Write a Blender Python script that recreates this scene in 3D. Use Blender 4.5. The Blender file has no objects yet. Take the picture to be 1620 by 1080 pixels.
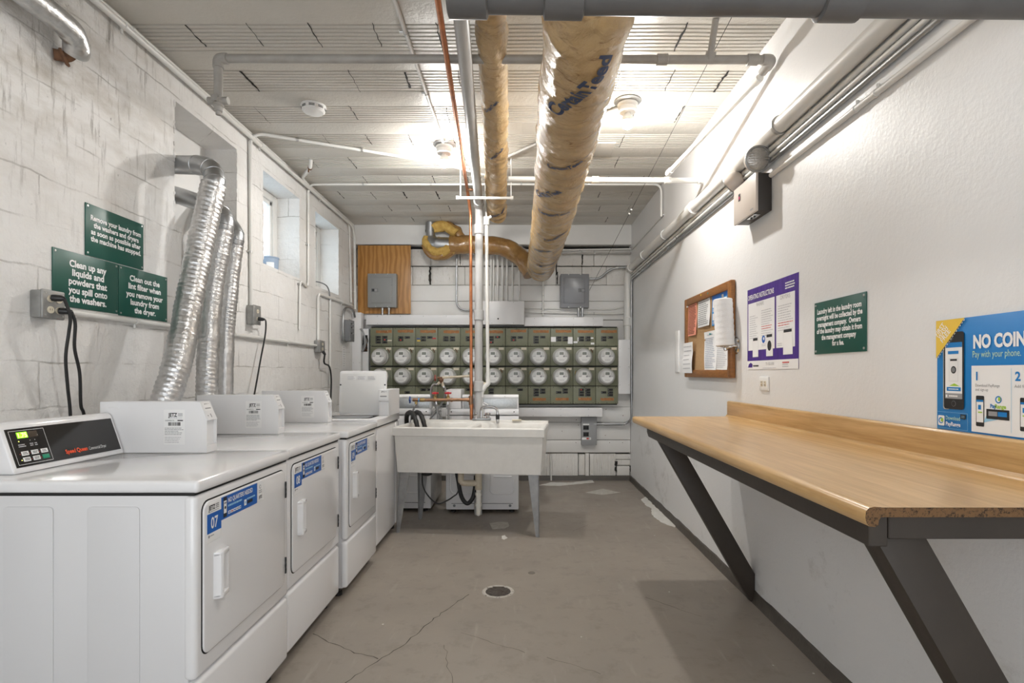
import bpy, bmesh, math, random
from mathutils import Vector, Matrix, noise as mnoise

# ------------------------------------------------------------------ camera
sc = bpy.context.scene
COL = sc.collection
F, CX, CY, HC = 880.0, 824.0, 590.0, 1.234        # focal length and vanishing point in pixels of the 1620x1080 frame
XL, XR, ZC, YB = -1.90, 1.265, 2.926, 6.40        # left wall, right wall, ceiling, back wall
cam_d = bpy.data.cameras.new('camera')
cam = bpy.data.objects.new('camera', cam_d)
COL.objects.link(cam)
cam.location = (0, 0, HC)
cam.rotation_euler = (math.pi / 2, 0, 0)
cam_d.sensor_fit = 'HORIZONTAL'
cam_d.sensor_width = 36.0
cam_d.lens = F / 1620 * 36.0
cam_d.shift_x = -(CX - 810) / 1620
cam_d.shift_y = (CY - 540) / 1620
cam_d.clip_start = 0.02
sc.camera = cam

# ------------------------------------------------------------------ world, exposure
world = bpy.data.worlds.new('sky')
sc.world = world
world.use_nodes = True
bg = world.node_tree.nodes['Background']
bg.inputs[0].default_value = (0.93, 0.965, 1.0, 1)
bg.inputs[1].default_value = 1.8
sc.view_settings.view_transform = 'Standard'
sc.view_settings.look = 'None'
sc.view_settings.gamma = 1.0
sc.view_settings.use_curve_mapping = False
sc.view_settings.exposure = 0.78
BULB = 700.0           # emission strength of the bare bulbs, the added fill bulb included
try:
    sc.cycles.max_bounces = 14
    sc.cycles.diffuse_bounces = 8
    sc.cycles.transparent_max_bounces = 12
    sc.cycles.sample_clamp_indirect = 8.0
except Exception:
    pass

random.seed(7)

def W(px, py, Y):
    return Vector(((px - CX) / F * Y, Y, HC - (py - CY) / F * Y))
def yL(px, x=XL):      # depth of a pixel column on a plane x = const
    return F * x / (px - CX)
def zP(py, Y):
    return HC - (py - CY) / F * Y
def xP(px, Y):
    return (px - CX) / F * Y

# ------------------------------------------------------------------ materials
MATS = {}
def _new(name):
    m = bpy.data.materials.new(name)
    m.use_nodes = True
    nt = m.node_tree
    b = nt.nodes['Principled BSDF']
    return m, nt, b
def nd(nt, t, **kw):
    n = nt.nodes.new(t)
    for k, v in kw.items():
        setattr(n, k, v)
    return n
def ramp(nt, src, p0, p1, c0=(0, 0, 0, 1), c1=(1, 1, 1, 1)):
    r = nd(nt, 'ShaderNodeValToRGB')
    r.color_ramp.elements[0].position = p0
    r.color_ramp.elements[1].position = p1
    r.color_ramp.elements[0].color = c0
    r.color_ramp.elements[1].color = c1
    nt.links.new(src, r.inputs[0])
    return r.outputs[0]
def mixc(nt, fac, a, b, mode='MIX'):
    n = nd(nt, 'ShaderNodeMix', data_type='RGBA', blend_type=mode)
    for s, v in ((0, fac), (6, a), (7, b)):
        if hasattr(v, 'is_output'):
            nt.links.new(v, n.inputs[s])
        else:
            n.inputs[s].default_value = v if s == 0 else (tuple(v) + (1,))[:4]
    return n.outputs[2]
def mth(nt, op, a, b=None, c=None):
    n = nd(nt, 'ShaderNodeMath', operation=op)
    for i, v in enumerate((a, b, c)):
        if v is None:
            continue
        if hasattr(v, 'is_output'):
            nt.links.new(v, n.inputs[i])
        else:
            n.inputs[i].default_value = v
    return n.outputs[0]
def coords(nt, scale=(1, 1, 1), loc=(0, 0, 0), rot=(0, 0, 0)):
    tc = nd(nt, 'ShaderNodeTexCoord')
    mp = nd(nt, 'ShaderNodeMapping')
    mp.inputs['Scale'].default_value = scale
    mp.inputs['Location'].default_value = loc
    mp.inputs['Rotation'].default_value = rot
    nt.links.new(tc.outputs['Object'], mp.inputs[0])
    return mp.outputs[0]
def noise(nt, vec, scale, detail=4, rough=0.55, dist=0.0):
    n = nd(nt, 'ShaderNodeTexNoise')
    n.inputs['Scale'].default_value = scale
    n.inputs['Detail'].default_value = detail
    n.inputs['Roughness'].default_value = rough
    n.inputs['Distortion'].default_value = dist
    nt.links.new(vec, n.inputs['Vector'])
    return n.outputs['Fac']
def bump(nt, b, h, strength=0.3, dist=0.01, prev=None):
    n = nd(nt, 'ShaderNodeBump')
    n.inputs['Strength'].default_value = strength
    n.inputs['Distance'].default_value = dist
    nt.links.new(h, n.inputs['Height'])
    if prev is not None:
        nt.links.new(prev, n.inputs['Normal'])
    nt.links.new(n.outputs[0], b.inputs['Normal'])
    return n.outputs[0]

def srgb(r, g, b):
    f = lambda c: ((c / 255 + 0.055) / 1.055) ** 2.4 if c > 10 else c / 255 / 12.92
    return (f(r), f(g), f(b))

def mat(name, col, rough=0.5, metal=0.0, var=None, grain=None, spots=None, bmp=None, coat=0.0, spec=None, emit=None, stretch=(1, 1, 1)):
    """var=(scale, colour2), spots=(scale, lo, hi, colour), bmp=(scale, strength, distance)"""
    if name in MATS:
        return MATS[name]
    m, nt, b = _new(name)
    b.inputs['Roughness'].default_value = rough
    b.inputs['Metallic'].default_value = metal
    if coat:
        b.inputs['Coat Weight'].default_value = coat
        b.inputs['Coat Roughness'].default_value = 0.08
    if spec is not None:
        b.inputs['Specular IOR Level'].default_value = spec
    c = tuple(col) + (1,)
    b.inputs['Base Color'].default_value = c
    if var or spots or bmp:
        v = coords(nt, stretch)
        out = col
        if var:
            out = mixc(nt, ramp(nt, noise(nt, v, var[0], 5), 0.3, 0.7), col, var[1])
        if spots:
            out = mixc(nt, ramp(nt, noise(nt, v, spots[0], 6, 0.7), spots[1], spots[2]), out, spots[3])
        if hasattr(out, 'is_output'):
            nt.links.new(out, b.inputs['Base Color'])
        if bmp:
            bump(nt, b, noise(nt, v, bmp[0], 4), bmp[1], bmp[2])
    if emit:
        b.inputs['Emission Color'].default_value = tuple(emit[0]) + (1,)
        b.inputs['Emission Strength'].default_value = emit[1]
    MATS[name] = m
    return m

# --- appliances and simple things
ENAMEL = mat('white_enamel', (0.80, 0.80, 0.81), 0.16, coat=0.5)
ENAMEL_SHADED = mat('white_textured_steel_shaded', (0.68, 0.68, 0.69), 0.42, bmp=(350, 0.06, 0.001))  # greyer than the front enamel: shade on the side panels mixed into the colour
WHITE_PL = mat('white_plastic', (0.80, 0.80, 0.79), 0.4)
BOXWHITE = mat('white_powder_coat', (0.78, 0.78, 0.79), 0.38, bmp=(300, 0.04, 0.001))
GAPDARK = mat('seam_dark', (0.012, 0.012, 0.012), 0.8)
BLACKPL = mat('black_plastic', (0.016, 0.016, 0.017), 0.35)
BLACKPANEL = mat('black_gloss_panel', (0.022, 0.020, 0.019), 0.12)
RUBBER = mat('black_rubber', (0.014, 0.014, 0.014), 0.55, bmp=(60, 0.15, 0.004))
PAPER = mat('white_paper', (0.82, 0.82, 0.82), 0.7)
STICK = mat('white_sticker', (0.84, 0.84, 0.84), 0.4)
INK = mat('black_ink', (0.012, 0.012, 0.014), 0.6)
GREYINK = mat('grey_ink', (0.30, 0.30, 0.31), 0.6)
PALEINK = mat('pale_grey_ink', (0.52, 0.52, 0.54), 0.6)
REDINK = mat('red_ink', (0.55, 0.05, 0.04), 0.6)
BLUE = mat('sticker_blue', srgb(0, 92, 180), 0.35)
POSTBLUE = mat('poster_blue', srgb(0, 122, 196), 0.42)
SKYBLUE = mat('light_blue_print', srgb(150, 200, 228), 0.42)
YELLOW = mat('print_yellow', srgb(233, 195, 70), 0.42)
LIME = mat('print_lime', srgb(160, 200, 50), 0.42)
PALEGREEN = mat('pale_green_letters', srgb(190, 222, 190), 0.42)
WHITEINK = mat('white_letters', (0.86, 0.86, 0.86), 0.45)
PURPLE = mat('poster_purple', srgb(82, 48, 150), 0.35, var=(7, srgb(60, 30, 122)), stretch=(1, 6, 1))
SIGNGREEN = mat('sign_green', srgb(8, 78, 66), 0.38)
ORANGEINK = mat('orange_letters', srgb(240, 80, 30), 0.4)
LEDGREEN = mat('display_green', (0.05, 0.20, 0.0), 0.4, emit=((0.25, 1.0, 0.02), 1.2))
LEDDIG = mat('display_digits', (0.4, 0.6, 0.0), 0.4, emit=((0.85, 1.0, 0.15), 3.0))
LEDOFF = mat('display_unlit', (0.07, 0.05, 0.035), 0.3)
BTNGREEN = mat('green_button', srgb(0, 140, 105), 0.4)
PINKPAPER = mat('pink_paper', srgb(240, 160, 135), 0.7)
GALV = mat('galvanized_steel', (0.50, 0.51, 0.52), 0.38, 1.0, var=(9, (0.38, 0.39, 0.40)))
GALVFLAT = mat('galvanized_sheet', (0.55, 0.57, 0.58), 0.42, 0.85, var=(70, (0.45, 0.47, 0.48)))
CHROME = mat('chrome', (0.58, 0.58, 0.59), 0.12, 1.0)
STEEL = mat('zinc_screws', (0.55, 0.55, 0.54), 0.4, 1.0)
FOIL = mat('foil', (0.70, 0.70, 0.70), 0.33, 1.0, bmp=(55, 0.4, 0.008), var=(25, (0.52, 0.52, 0.52)))
COPPER = mat('copper', (0.68, 0.27, 0.12), 0.34, 1.0, var=(14, (0.42, 0.17, 0.09)))
OLDCOPPER = mat('aged_copper', (0.40, 0.22, 0.13), 0.45, 0.85, var=(24, (0.26, 0.15, 0.09)))
BRASS = mat('brass', (0.60, 0.42, 0.18), 0.36, 1.0, var=(30, (0.35, 0.25, 0.12)))
RUST = mat('rusty_iron', (0.10, 0.05, 0.03), 0.85, var=(40, (0.20, 0.10, 0.05)))
REDPAINT = mat('red_handle_paint', (0.50, 0.02, 0.03), 0.35)
BLUEPAINT = mat('blue_handle_paint', (0.02, 0.08, 0.34), 0.35)
GREYPAINT = mat('grey_panel_paint', (0.27, 0.275, 0.27), 0.4)
GREYPAINT2 = mat('blue_grey_panel_paint', (0.23, 0.235, 0.25), 0.32)
GREYMETAL = mat('grey_box_paint', (0.30, 0.305, 0.31), 0.45)
MIDGREY = mat('mid_grey_paint', (0.19, 0.195, 0.205), 0.45)
BOXMETAL = mat('zinc_box', (0.36, 0.36, 0.35), 0.5, 0.6, var=(25, (0.28, 0.28, 0.27)))
PIPEWHITE = mat('white_painted_pipe', (0.70, 0.695, 0.67), 0.38, bmp=(50, 0.12, 0.003))
PIPEGREY = mat('grey_painted_pipe', (0.40, 0.385, 0.36), 0.42, var=(10, (0.31, 0.295, 0.27)), bmp=(60, 0.2, 0.003))
PIPEDARK = mat('dark_grey_pipe', (0.125, 0.122, 0.12), 0.4, var=(8, (0.10, 0.097, 0.095)), bmp=(60, 0.1, 0.002))
DRAINPAINT = mat('light_grey_drain_pipe', (0.48, 0.48, 0.475), 0.36, var=(5, (0.42, 0.42, 0.415)))
PVC = mat('white_pvc', (0.74, 0.72, 0.66), 0.35)
PVCOLD = mat('yellowed_pvc', (0.60, 0.54, 0.43), 0.45, var=(20, (0.5, 0.43, 0.32)))
HOSEGREY = mat('braided_hose', (0.28, 0.28, 0.28), 0.5, 0.4, bmp=(300, 0.5, 0.002))
TUB = mat('white_tub_plastic', (0.74, 0.725, 0.69), 0.45, var=(18, (0.69, 0.675, 0.64)), spots=(26, 0.68, 0.8, (0.42, 0.38, 0.33)), bmp=(200, 0.05, 0.001))
TUBLEG = mat('grey_steel_leg', (0.34, 0.34, 0.34), 0.45, 0.5, var=(20, (0.26, 0.26, 0.26)))
IVORY = mat('ivory_plastic', (0.66, 0.60, 0.48), 0.4)
LAMPBEIGE = mat('beige_enamel', (0.56, 0.50, 0.45), 0.32)
DARKBROWN = mat('dark_brown_shade', (0.035, 0.03, 0.027), 0.5)
LENS = mat('clear_lens', (0.42, 0.40, 0.37), 0.12, 0.5, bmp=(90, 0.6, 0.004))
BRACE = mat('brown_painted_lumber', (0.040, 0.030, 0.022), 0.5, var=(9, (0.032, 0.024, 0.018)), bmp=(60, 0.15, 0.003))
CHIPBOARD = mat('raw_chipboard', (0.16, 0.085, 0.035), 0.9, spots=(160, 0.5, 0.62, (0.035, 0.02, 0.01)), bmp=(220, 0.6, 0.003))
CORK = mat('cork', (0.47, 0.30, 0.15), 0.9, var=(190, (0.34, 0.20, 0.09)), bmp=(300, 0.3, 0.002))
OAK = mat('oak_frame', (0.30, 0.125, 0.032), 0.42, var=(22, (0.20, 0.08, 0.02)), stretch=(1, 1, 6))
TOWEL = mat('paper_towel', (0.84, 0.84, 0.84), 0.9, bmp=(230, 0.5, 0.004))
METERGREEN = mat('olive_green_enamel', (0.215, 0.222, 0.148), 0.42, var=(11, (0.175, 0.183, 0.120)), spots=(34, 0.70, 0.78, (0.06, 0.055, 0.04)), bmp=(90, 0.06, 0.002))
METERRING = mat('meter_ring_steel', (0.50, 0.50, 0.47), 0.35, 0.5)
METERWHITE = mat('meter_cover_grey_white', (0.62, 0.62, 0.61), 0.25)
METERFACE = mat('meter_face_white', (0.82, 0.82, 0.81), 0.35)
LCD = mat('meter_lcd', (0.20, 0.22, 0.19), 0.25)
BREAKER = mat('black_breaker', (0.012, 0.012, 0.012), 0.4)
ORANGELABEL = mat('stained_orange_label', (0.44, 0.20, 0.07), 0.65, var=(30, (0.27, 0.11, 0.035)), spots=(22, 0.62, 0.70, (0.55, 0.38, 0.22)))
TAPE = None
MATS_DONE = True

def fancy(name):
    m, nt, b = _new(name)
    MATS[name] = m
    return m, nt, b

# brown vinyl tape wrapped round insulation
m, nt, b = fancy('brown_tape_wrap')
v = coords(nt)
c = mixc(nt, ramp(nt, noise(nt, v, 5, 5), 0.3, 0.7), (0.45, 0.28, 0.115), (0.56, 0.395, 0.20))
c = mixc(nt, ramp(nt, noise(nt, coords(nt, (1, 3.2, 1)), 7, 6, 0.6, 1.5), 0.58, 0.70), c, (0.27, 0.15, 0.06))
nt.links.new(c, b.inputs['Base Color'])
b.inputs['Roughness'].default_value = 0.24
b.inputs['Coat Weight'].default_value = 0.4
b.inputs['Coat Roughness'].default_value = 0.1
w = nd(nt, 'ShaderNodeTexWave', wave_type='BANDS', bands_direction='Y')
w.inputs['Scale'].default_value = 3.6
w.inputs['Distortion'].default_value = 7.0
w.inputs['Detail'].default_value = 4
w.inputs['Detail Scale'].default_value = 2.2
nt.links.new(v, w.inputs['Vector'])
n1 = bump(nt, b, w.outputs['Fac'], 0.4, 0.02)
bump(nt, b, noise(nt, v, 20, 7, 0.7, 1.0), 0.8, 0.018, n1)
TAPE = m
BROWNTAPE = mat('dark_brown_tape', (0.36, 0.20, 0.065), 0.2, var=(9, (0.25, 0.125, 0.035)), bmp=(26, 0.65, 0.014), coat=0.5)
INSUL = mat('yellow_insulation', (0.62, 0.42, 0.12), 0.85, var=(30, (0.46, 0.27, 0.06)), bmp=(40, 0.7, 0.012))

# floor paint
m, nt, b = fancy('grey_brown_floor_paint')
v = coords(nt)
c = mixc(nt, ramp(nt, noise(nt, v, 1.3, 5), 0.3, 0.7), (0.285, 0.250, 0.212), (0.245, 0.214, 0.183))
c = mixc(nt, ramp(nt, noise(nt, v, 9, 7, 0.7), 0.52, 0.72), c, (0.205, 0.18, 0.152))
c = mixc(nt, ramp(nt, noise(nt, coords(nt, (5, 0.8, 1)), 4, 5), 0.60, 0.75), c, (0.31, 0.276, 0.238))
vo = nd(nt, 'ShaderNodeTexVoronoi')
vo.inputs['Scale'].default_value = 7.5
nt.links.new(v, vo.inputs['Vector'])
sp = ramp(nt, vo.outputs['Distance'], 0.030, 0.045, (1, 1, 1, 1), (0, 0, 0, 1))
sp = mth(nt, 'MULTIPLY', sp, ramp(nt, noise(nt, v, 2.1, 2), 0.50, 0.56))
c = mixc(nt, sp, c, (0.62, 0.60, 0.57))
vo2 = nd(nt, 'ShaderNodeTexVoronoi')
vo2.inputs['Scale'].default_value = 5.1
nt.links.new(coords(nt, (1, 1, 1), (3.3, 1.7, 0)), vo2.inputs['Vector'])
sp2 = ramp(nt, vo2.outputs['Distance'], 0.022, 0.04, (1, 1, 1, 1), (0, 0, 0, 1))
sp2 = mth(nt, 'MULTIPLY', sp2, ramp(nt, noise(nt, v, 1.7, 2), 0.52, 0.58))
c = mixc(nt, sp2, c, (0.03, 0.026, 0.022))
nt.links.new(c, b.inputs['Base Color'])
nt.links.new(ramp(nt, noise(nt, v, 3, 5), 0.3, 0.7, (0.36, 0.36, 0.36, 1), (0.52, 0.52, 0.52, 1)), b.inputs['Roughness'])
bump(nt, b, noise(nt, v, 24, 5), 0.12, 0.004)
FLOOR = m
CURB = mat('dark_base_paint', (0.085, 0.074, 0.062), 0.42, var=(12, (0.06, 0.052, 0.044)), bmp=(30, 0.3, 0.006))
CRACK = mat('floor_crack', (0.06, 0.052, 0.043), 0.9)

# board-marked, stained left wall
m, nt, b = fancy('stained_white_concrete_block')
tc = nd(nt, 'ShaderNodeTexCoord')
sx = nd(nt, 'ShaderNodeSeparateXYZ')
nt.links.new(tc.outputs['Object'], sx.inputs[0])
cb = nd(nt, 'ShaderNodeCombineXYZ')
yz = mth(nt, 'ADD', sx.outputs['Y'], sx.outputs['X'])
nt.links.new(yz, cb.inputs[0])
nt.links.new(sx.outputs['Z'], cb.inputs[1])
wv = nd(nt, 'ShaderNodeVectorMath', operation='ADD')
nn = nd(nt, 'ShaderNodeTexNoise')
nn.inputs['Scale'].default_value = 6
nn.inputs['Detail'].default_value = 6
nt.links.new(tc.outputs['Object'], nn.inputs['Vector'])
sc_ = nd(nt, 'ShaderNodeVectorMath', operation='SCALE')
nt.links.new(nn.outputs['Color'], sc_.inputs[0])
sc_.inputs['Scale'].default_value = 0.035
nt.links.new(cb.outputs[0], wv.inputs[0])
nt.links.new(sc_.outputs[0], wv.inputs[1])
br = nd(nt, 'ShaderNodeTexBrick')
br.inputs['Scale'].default_value = 1.0
br.inputs['Brick Width'].default_value = 0.62
br.inputs['Row Height'].default_value = 0.185
br.inputs['Mortar Size'].default_value = 0.004
br.inputs['Mortar Smooth'].default_value = 0.35
nt.links.new(wv.outputs[0], br.inputs['Vector'])
v = tc.outputs['Object']
big = noise(nt, v, 1.1, 5)
fine = noise(nt, v, 26, 8, 0.7)
c = mixc(nt, ramp(nt, big, 0.35, 0.7), (0.80, 0.795, 0.785), (0.735, 0.72, 0.695))
# grime: streaks running down, strongest high on the wall near the front
hz = ramp(nt, sx.outputs['Z'], 0.0, 1.0)
mr = nd(nt, 'ShaderNodeMapRange')
mr.inputs[1].default_value = 1.75; mr.inputs[2].default_value = 2.45
nt.links.new(sx.outputs['Z'], mr.inputs[0])
mr2 = nd(nt, 'ShaderNodeMapRange')
mr2.inputs[1].default_value = 3.3; mr2.inputs[2].default_value = 2.4
nt.links.new(sx.outputs['Y'], mr2.inputs[0])
msk = mth(nt, 'ADD', mth(nt, 'MULTIPLY', mth(nt, 'MULTIPLY', mr.outputs[0], mr2.outputs[0]), 0.9), 0.10)
st = noise(nt, coords(nt, (1, 11, 1.6)), 2.6, 8, 0.7)
streak = mth(nt, 'MULTIPLY', ramp(nt, st, 0.54, 0.68), msk)
c = mixc(nt, streak, c, (0.22, 0.20, 0.175))
blot = mth(nt, 'MULTIPLY', ramp(nt, noise(nt, coords(nt, (1, 1.0, 2.4)), 2.8, 7, 0.65), 0.46, 0.66), msk)
c = mixc(nt, mth(nt, 'MULTIPLY', blot, 0.75), c, (0.44, 0.40, 0.34))
pit = ramp(nt, noise(nt, coords(nt, (1, 1.6, 1)), 17, 6, 0.78), 0.645, 0.70)
c = mixc(nt, mth(nt, 'MULTIPLY', pit, mth(nt, 'ADD', msk, 0.16)), c, (0.10, 0.09, 0.08))
jd = mth(nt, 'MULTIPLY', br.outputs['Fac'], ramp(nt, noise(nt, v, 4.2, 5), 0.45, 0.62))
c = mixc(nt, mth(nt, 'MULTIPLY', jd, 0.7), c, (0.34, 0.32, 0.29))
nt.links.new(c, b.inputs['Base Color'])
b.inputs['Roughness'].default_value = 0.55
inv = mth(nt, 'SUBTRACT', 1.0, br.outputs['Fac'])
n1 = bump(nt, b, inv, 0.45, 0.012)
n2 = bump(nt, b, noise(nt, v, 9, 8, 0.65), 0.75, 0.026, n1)
bump(nt, b, fine, 0.30, 0.006, n2)
WALL_L = m

# smooth thick-painted right wall
m, nt, b = fancy('white_gloss_wall_paint')
v = coords(nt)
c = mixc(nt, ramp(nt, noise(nt, v, 0.9, 4), 0.3, 0.7), (0.775, 0.775, 0.775), (0.74, 0.74, 0.74))
sx = nd(nt, 'ShaderNodeSeparateXYZ')
nt.links.new(v, sx.inputs[0])
low = nd(nt, 'ShaderNodeMapRange')
low.inputs[1].default_value = 0.95; low.inputs[2].default_value = 0.45
nt.links.new(sx.outputs['Z'], low.inputs[0])
scuff = mth(nt, 'MULTIPLY', ramp(nt, noise(nt, coords(nt, (1, 1, 1.4)), 2.6, 9, 0.75), 0.56, 0.72), low.outputs[0])
c = mixc(nt, mth(nt, 'MULTIPLY', scuff, 0.55), c, (0.33, 0.31, 0.28))
tick = ramp(nt, noise(nt, v, 22, 4, 0.7), 0.745, 0.77)
c = mixc(nt, mth(nt, 'MULTIPLY', tick, 0.6), c, (0.42, 0.40, 0.38))
nt.links.new(c, b.inputs['Base Color'])
b.inputs['Roughness'].default_value = 0.40
n1 = bump(nt, b, noise(nt, v, 3.0, 5, 0.6), 0.16, 0.03)
bump(nt, b, noise(nt, v, 60, 6, 0.65), 0.30, 0.005, n1)
WALL_R = m

# back wall boards, hollow tile and the ceiling
m, nt, b = fancy('white_painted_boards')
v = coords(nt)
c = mixc(nt, ramp(nt, noise(nt, v, 3, 4), 0.3, 0.7), (0.76, 0.755, 0.74), (0.71, 0.70, 0.68))
c = mixc(nt, ramp(nt, noise(nt, v, 30, 5, 0.7), 0.70, 0.76), c, (0.25, 0.23, 0.2))
nt.links.new(c, b.inputs['Base Color'])
b.inputs['Roughness'].default_value = 0.42
bump(nt, b, noise(nt, coords(nt, (1, 1, 9)), 9, 5), 0.16, 0.004)
BOARD = m
m, nt, b = fancy('rough_white_hollow_tile')
v = coords(nt)
c = mixc(nt, ramp(nt, noise(nt, v, 4, 5), 0.3, 0.7), (0.75, 0.735, 0.71), (0.66, 0.64, 0.60))
st = noise(nt, coords(nt, (7, 1, 1.5)), 5, 8, 0.75)
c = mixc(nt, ramp(nt, st, 0.60, 0.72), c, (0.20, 0.15, 0.12))
nt.links.new(c, b.inputs['Base Color'])
b.inputs['Roughness'].default_value = 0.6
bump(nt, b, noise(nt, v, 30, 7, 0.7), 0.7, 0.012)
TILE = m
m, nt, b = fancy('cream_painted_ceiling_tile')
v = coords(nt)
c = mixc(nt, ramp(nt, noise(nt, v, 1.6, 5), 0.3, 0.7), (0.60, 0.575, 0.525), (0.53, 0.505, 0.455))
c = mixc(nt, ramp(nt, noise(nt, coords(nt, (1, 2.5, 1)), 13, 6, 0.75), 0.68, 0.74), c, (0.26, 0.23, 0.19))
nt.links.new(c, b.inputs['Base Color'])
b.inputs['Roughness'].default_value = 0.42
n1 = bump(nt, b, noise(nt, v, 7, 5, 0.6), 0.35, 0.02)
bump(nt, b, noise(nt, v, 55, 6, 0.7), 0.5, 0.007, n1)
CEIL = m
WALLGAP = mat('dark_wall_gap', (0.02, 0.018, 0.016), 0.9)
REARWALL = mat('plain_white_wall', (0.74, 0.74, 0.73), 0.6, bmp=(20, 0.2, 0.01))

# laminate counter, plywood
m, nt, b = fancy('maple_laminate')
v = coords(nt, (9, 0.55, 9))
c = mixc(nt, ramp(nt, noise(nt, v, 4.2, 6, 0.65), 0.32, 0.68), (0.68, 0.445, 0.205), (0.48, 0.285, 0.105))
c = mixc(nt, mth(nt, 'MULTIPLY', ramp(nt, noise(nt, coords(nt, (42, 0.9, 42)), 3, 4, 0.6), 0.5, 0.72), 0.5), c, (0.37, 0.20, 0.065))
nt.links.new(c, b.inputs['Base Color'])
b.inputs['Roughness'].default_value = 0.30
b.inputs['Coat Weight'].default_value = 0.25
b.inputs['Coat Roughness'].default_value = 0.15
bump(nt, b, noise(nt, v, 9, 3), 0.04, 0.002)
LAMINATE = m
m, nt, b = fancy('orange_plywood')
v = coords(nt, (2.6, 1, 0.75))
ww = nd(nt, 'ShaderNodeTexWave', wave_type='BANDS', bands_direction='X')
ww.inputs['Scale'].default_value = 2.4
ww.inputs['Distortion'].default_value = 6.5
ww.inputs['Detail'].default_value = 3
ww.inputs['Detail Scale'].default_value = 1.4
nt.links.new(v, ww.inputs['Vector'])
c = mixc(nt, ramp(nt, ww.outputs['Fac'], 0.2, 0.9), (0.53, 0.275, 0.085), (0.38, 0.175, 0.045))
c = mixc(nt, mth(nt, 'MULTIPLY', ramp(nt, noise(nt, coords(nt, (50, 1, 2)), 2, 3), 0.5, 0.7), 0.5), c, (0.33, 0.15, 0.04))
nt.links.new(c, b.inputs['Base Color'])
b.inputs['Roughness'].default_value = 0.36
PLY = m

# window glass, lamp glass
m = bpy.data.materials.new('window_glass'); m.use_nodes = True; nt = m.node_tree
nt.nodes.remove(nt.nodes['Principled BSDF'])
tr = nd(nt, 'ShaderNodeBsdfTransparent'); tr.inputs[0].default_value = (0.86, 0.93, 0.97, 1)
gl = nd(nt, 'ShaderNodeBsdfGlossy'); gl.inputs['Roughness'].default_value = 0.05
mx = nd(nt, 'ShaderNodeMixShader'); mx.inputs[0].default_value = 0.08
nt.links.new(tr.outputs[0], mx.inputs[1]); nt.links.new(gl.outputs[0], mx.inputs[2])
nt.links.new(mx.outputs[0], nt.nodes['Material Output'].inputs[0])
GLASS = m
BULBGLOW = mat('glowing_bulb', (1, 1, 1), 0.3, emit=((1.0, 0.98, 0.945), BULB))

# ------------------------------------------------------------------ mesh builder
ORG = {}
FONT = bpy.data.curves.new('lettering', 'FONT')
_glyph = {}
def text_mesh(s, bold):
    key = (s, bold)
    if key not in _glyph:
        cu = FONT.copy()
        cu.body = s
        cu.size = 1.0
        cu.offset = bold
        cu.resolution_u = 3
        o = bpy.data.objects.new('lettering', cu)
        COL.objects.link(o)
        bpy.context.view_layer.update()
        me = bpy.data.meshes.new_from_object(o.evaluated_get(bpy.context.evaluated_depsgraph_get()))
        vs = [(v.co.x, v.co.y) for v in me.vertices]
        fs = [tuple(p.vertices) for p in me.polygons]
        bpy.data.objects.remove(o)
        bpy.data.curves.remove(cu)
        bpy.data.meshes.remove(me)
        _glyph[key] = (vs, fs)
    return _glyph[key]

def fillet(pts, R=0.06, n=6):
    pts = [Vector(p) for p in pts]
    if len(pts) < 3:
        return pts
    out = [pts[0]]
    for i in range(1, len(pts) - 1):
        a, p, c = pts[i - 1], pts[i], pts[i + 1]
        u, w = (a - p), (c - p)
        r = min(R, u.length * 0.48, w.length * 0.48)
        u.normalize(); w.normalize()
        if abs(u.dot(w)) > 0.995:
            out.append(p); continue
        A, B = p + u * r, p + w * r
        for k in range(n + 1):
            t = k / n
            out.append((1 - t) ** 2 * A + 2 * t * (1 - t) * p + t * t * B)
    out.append(pts[-1])
    return out

def spline(pts, n=8):
    P = [Vector(p) for p in pts]
    P = [P[0] * 2 - P[1]] + P + [P[-1] * 2 - P[-2]]
    out = []
    for i in range(1, len(P) - 2):
        for k in range(n):
            t = k / n
            out.append(0.5 * ((2 * P[i]) + (P[i + 1] - P[i - 1]) * t + (2 * P[i - 1] - 5 * P[i] + 4 * P[i + 1] - P[i + 2]) * t * t
                              + (3 * P[i] - P[i - 1] - 3 * P[i + 1] + P[i + 2]) * t ** 3))
    out.append(P[-2])
    return out

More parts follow.
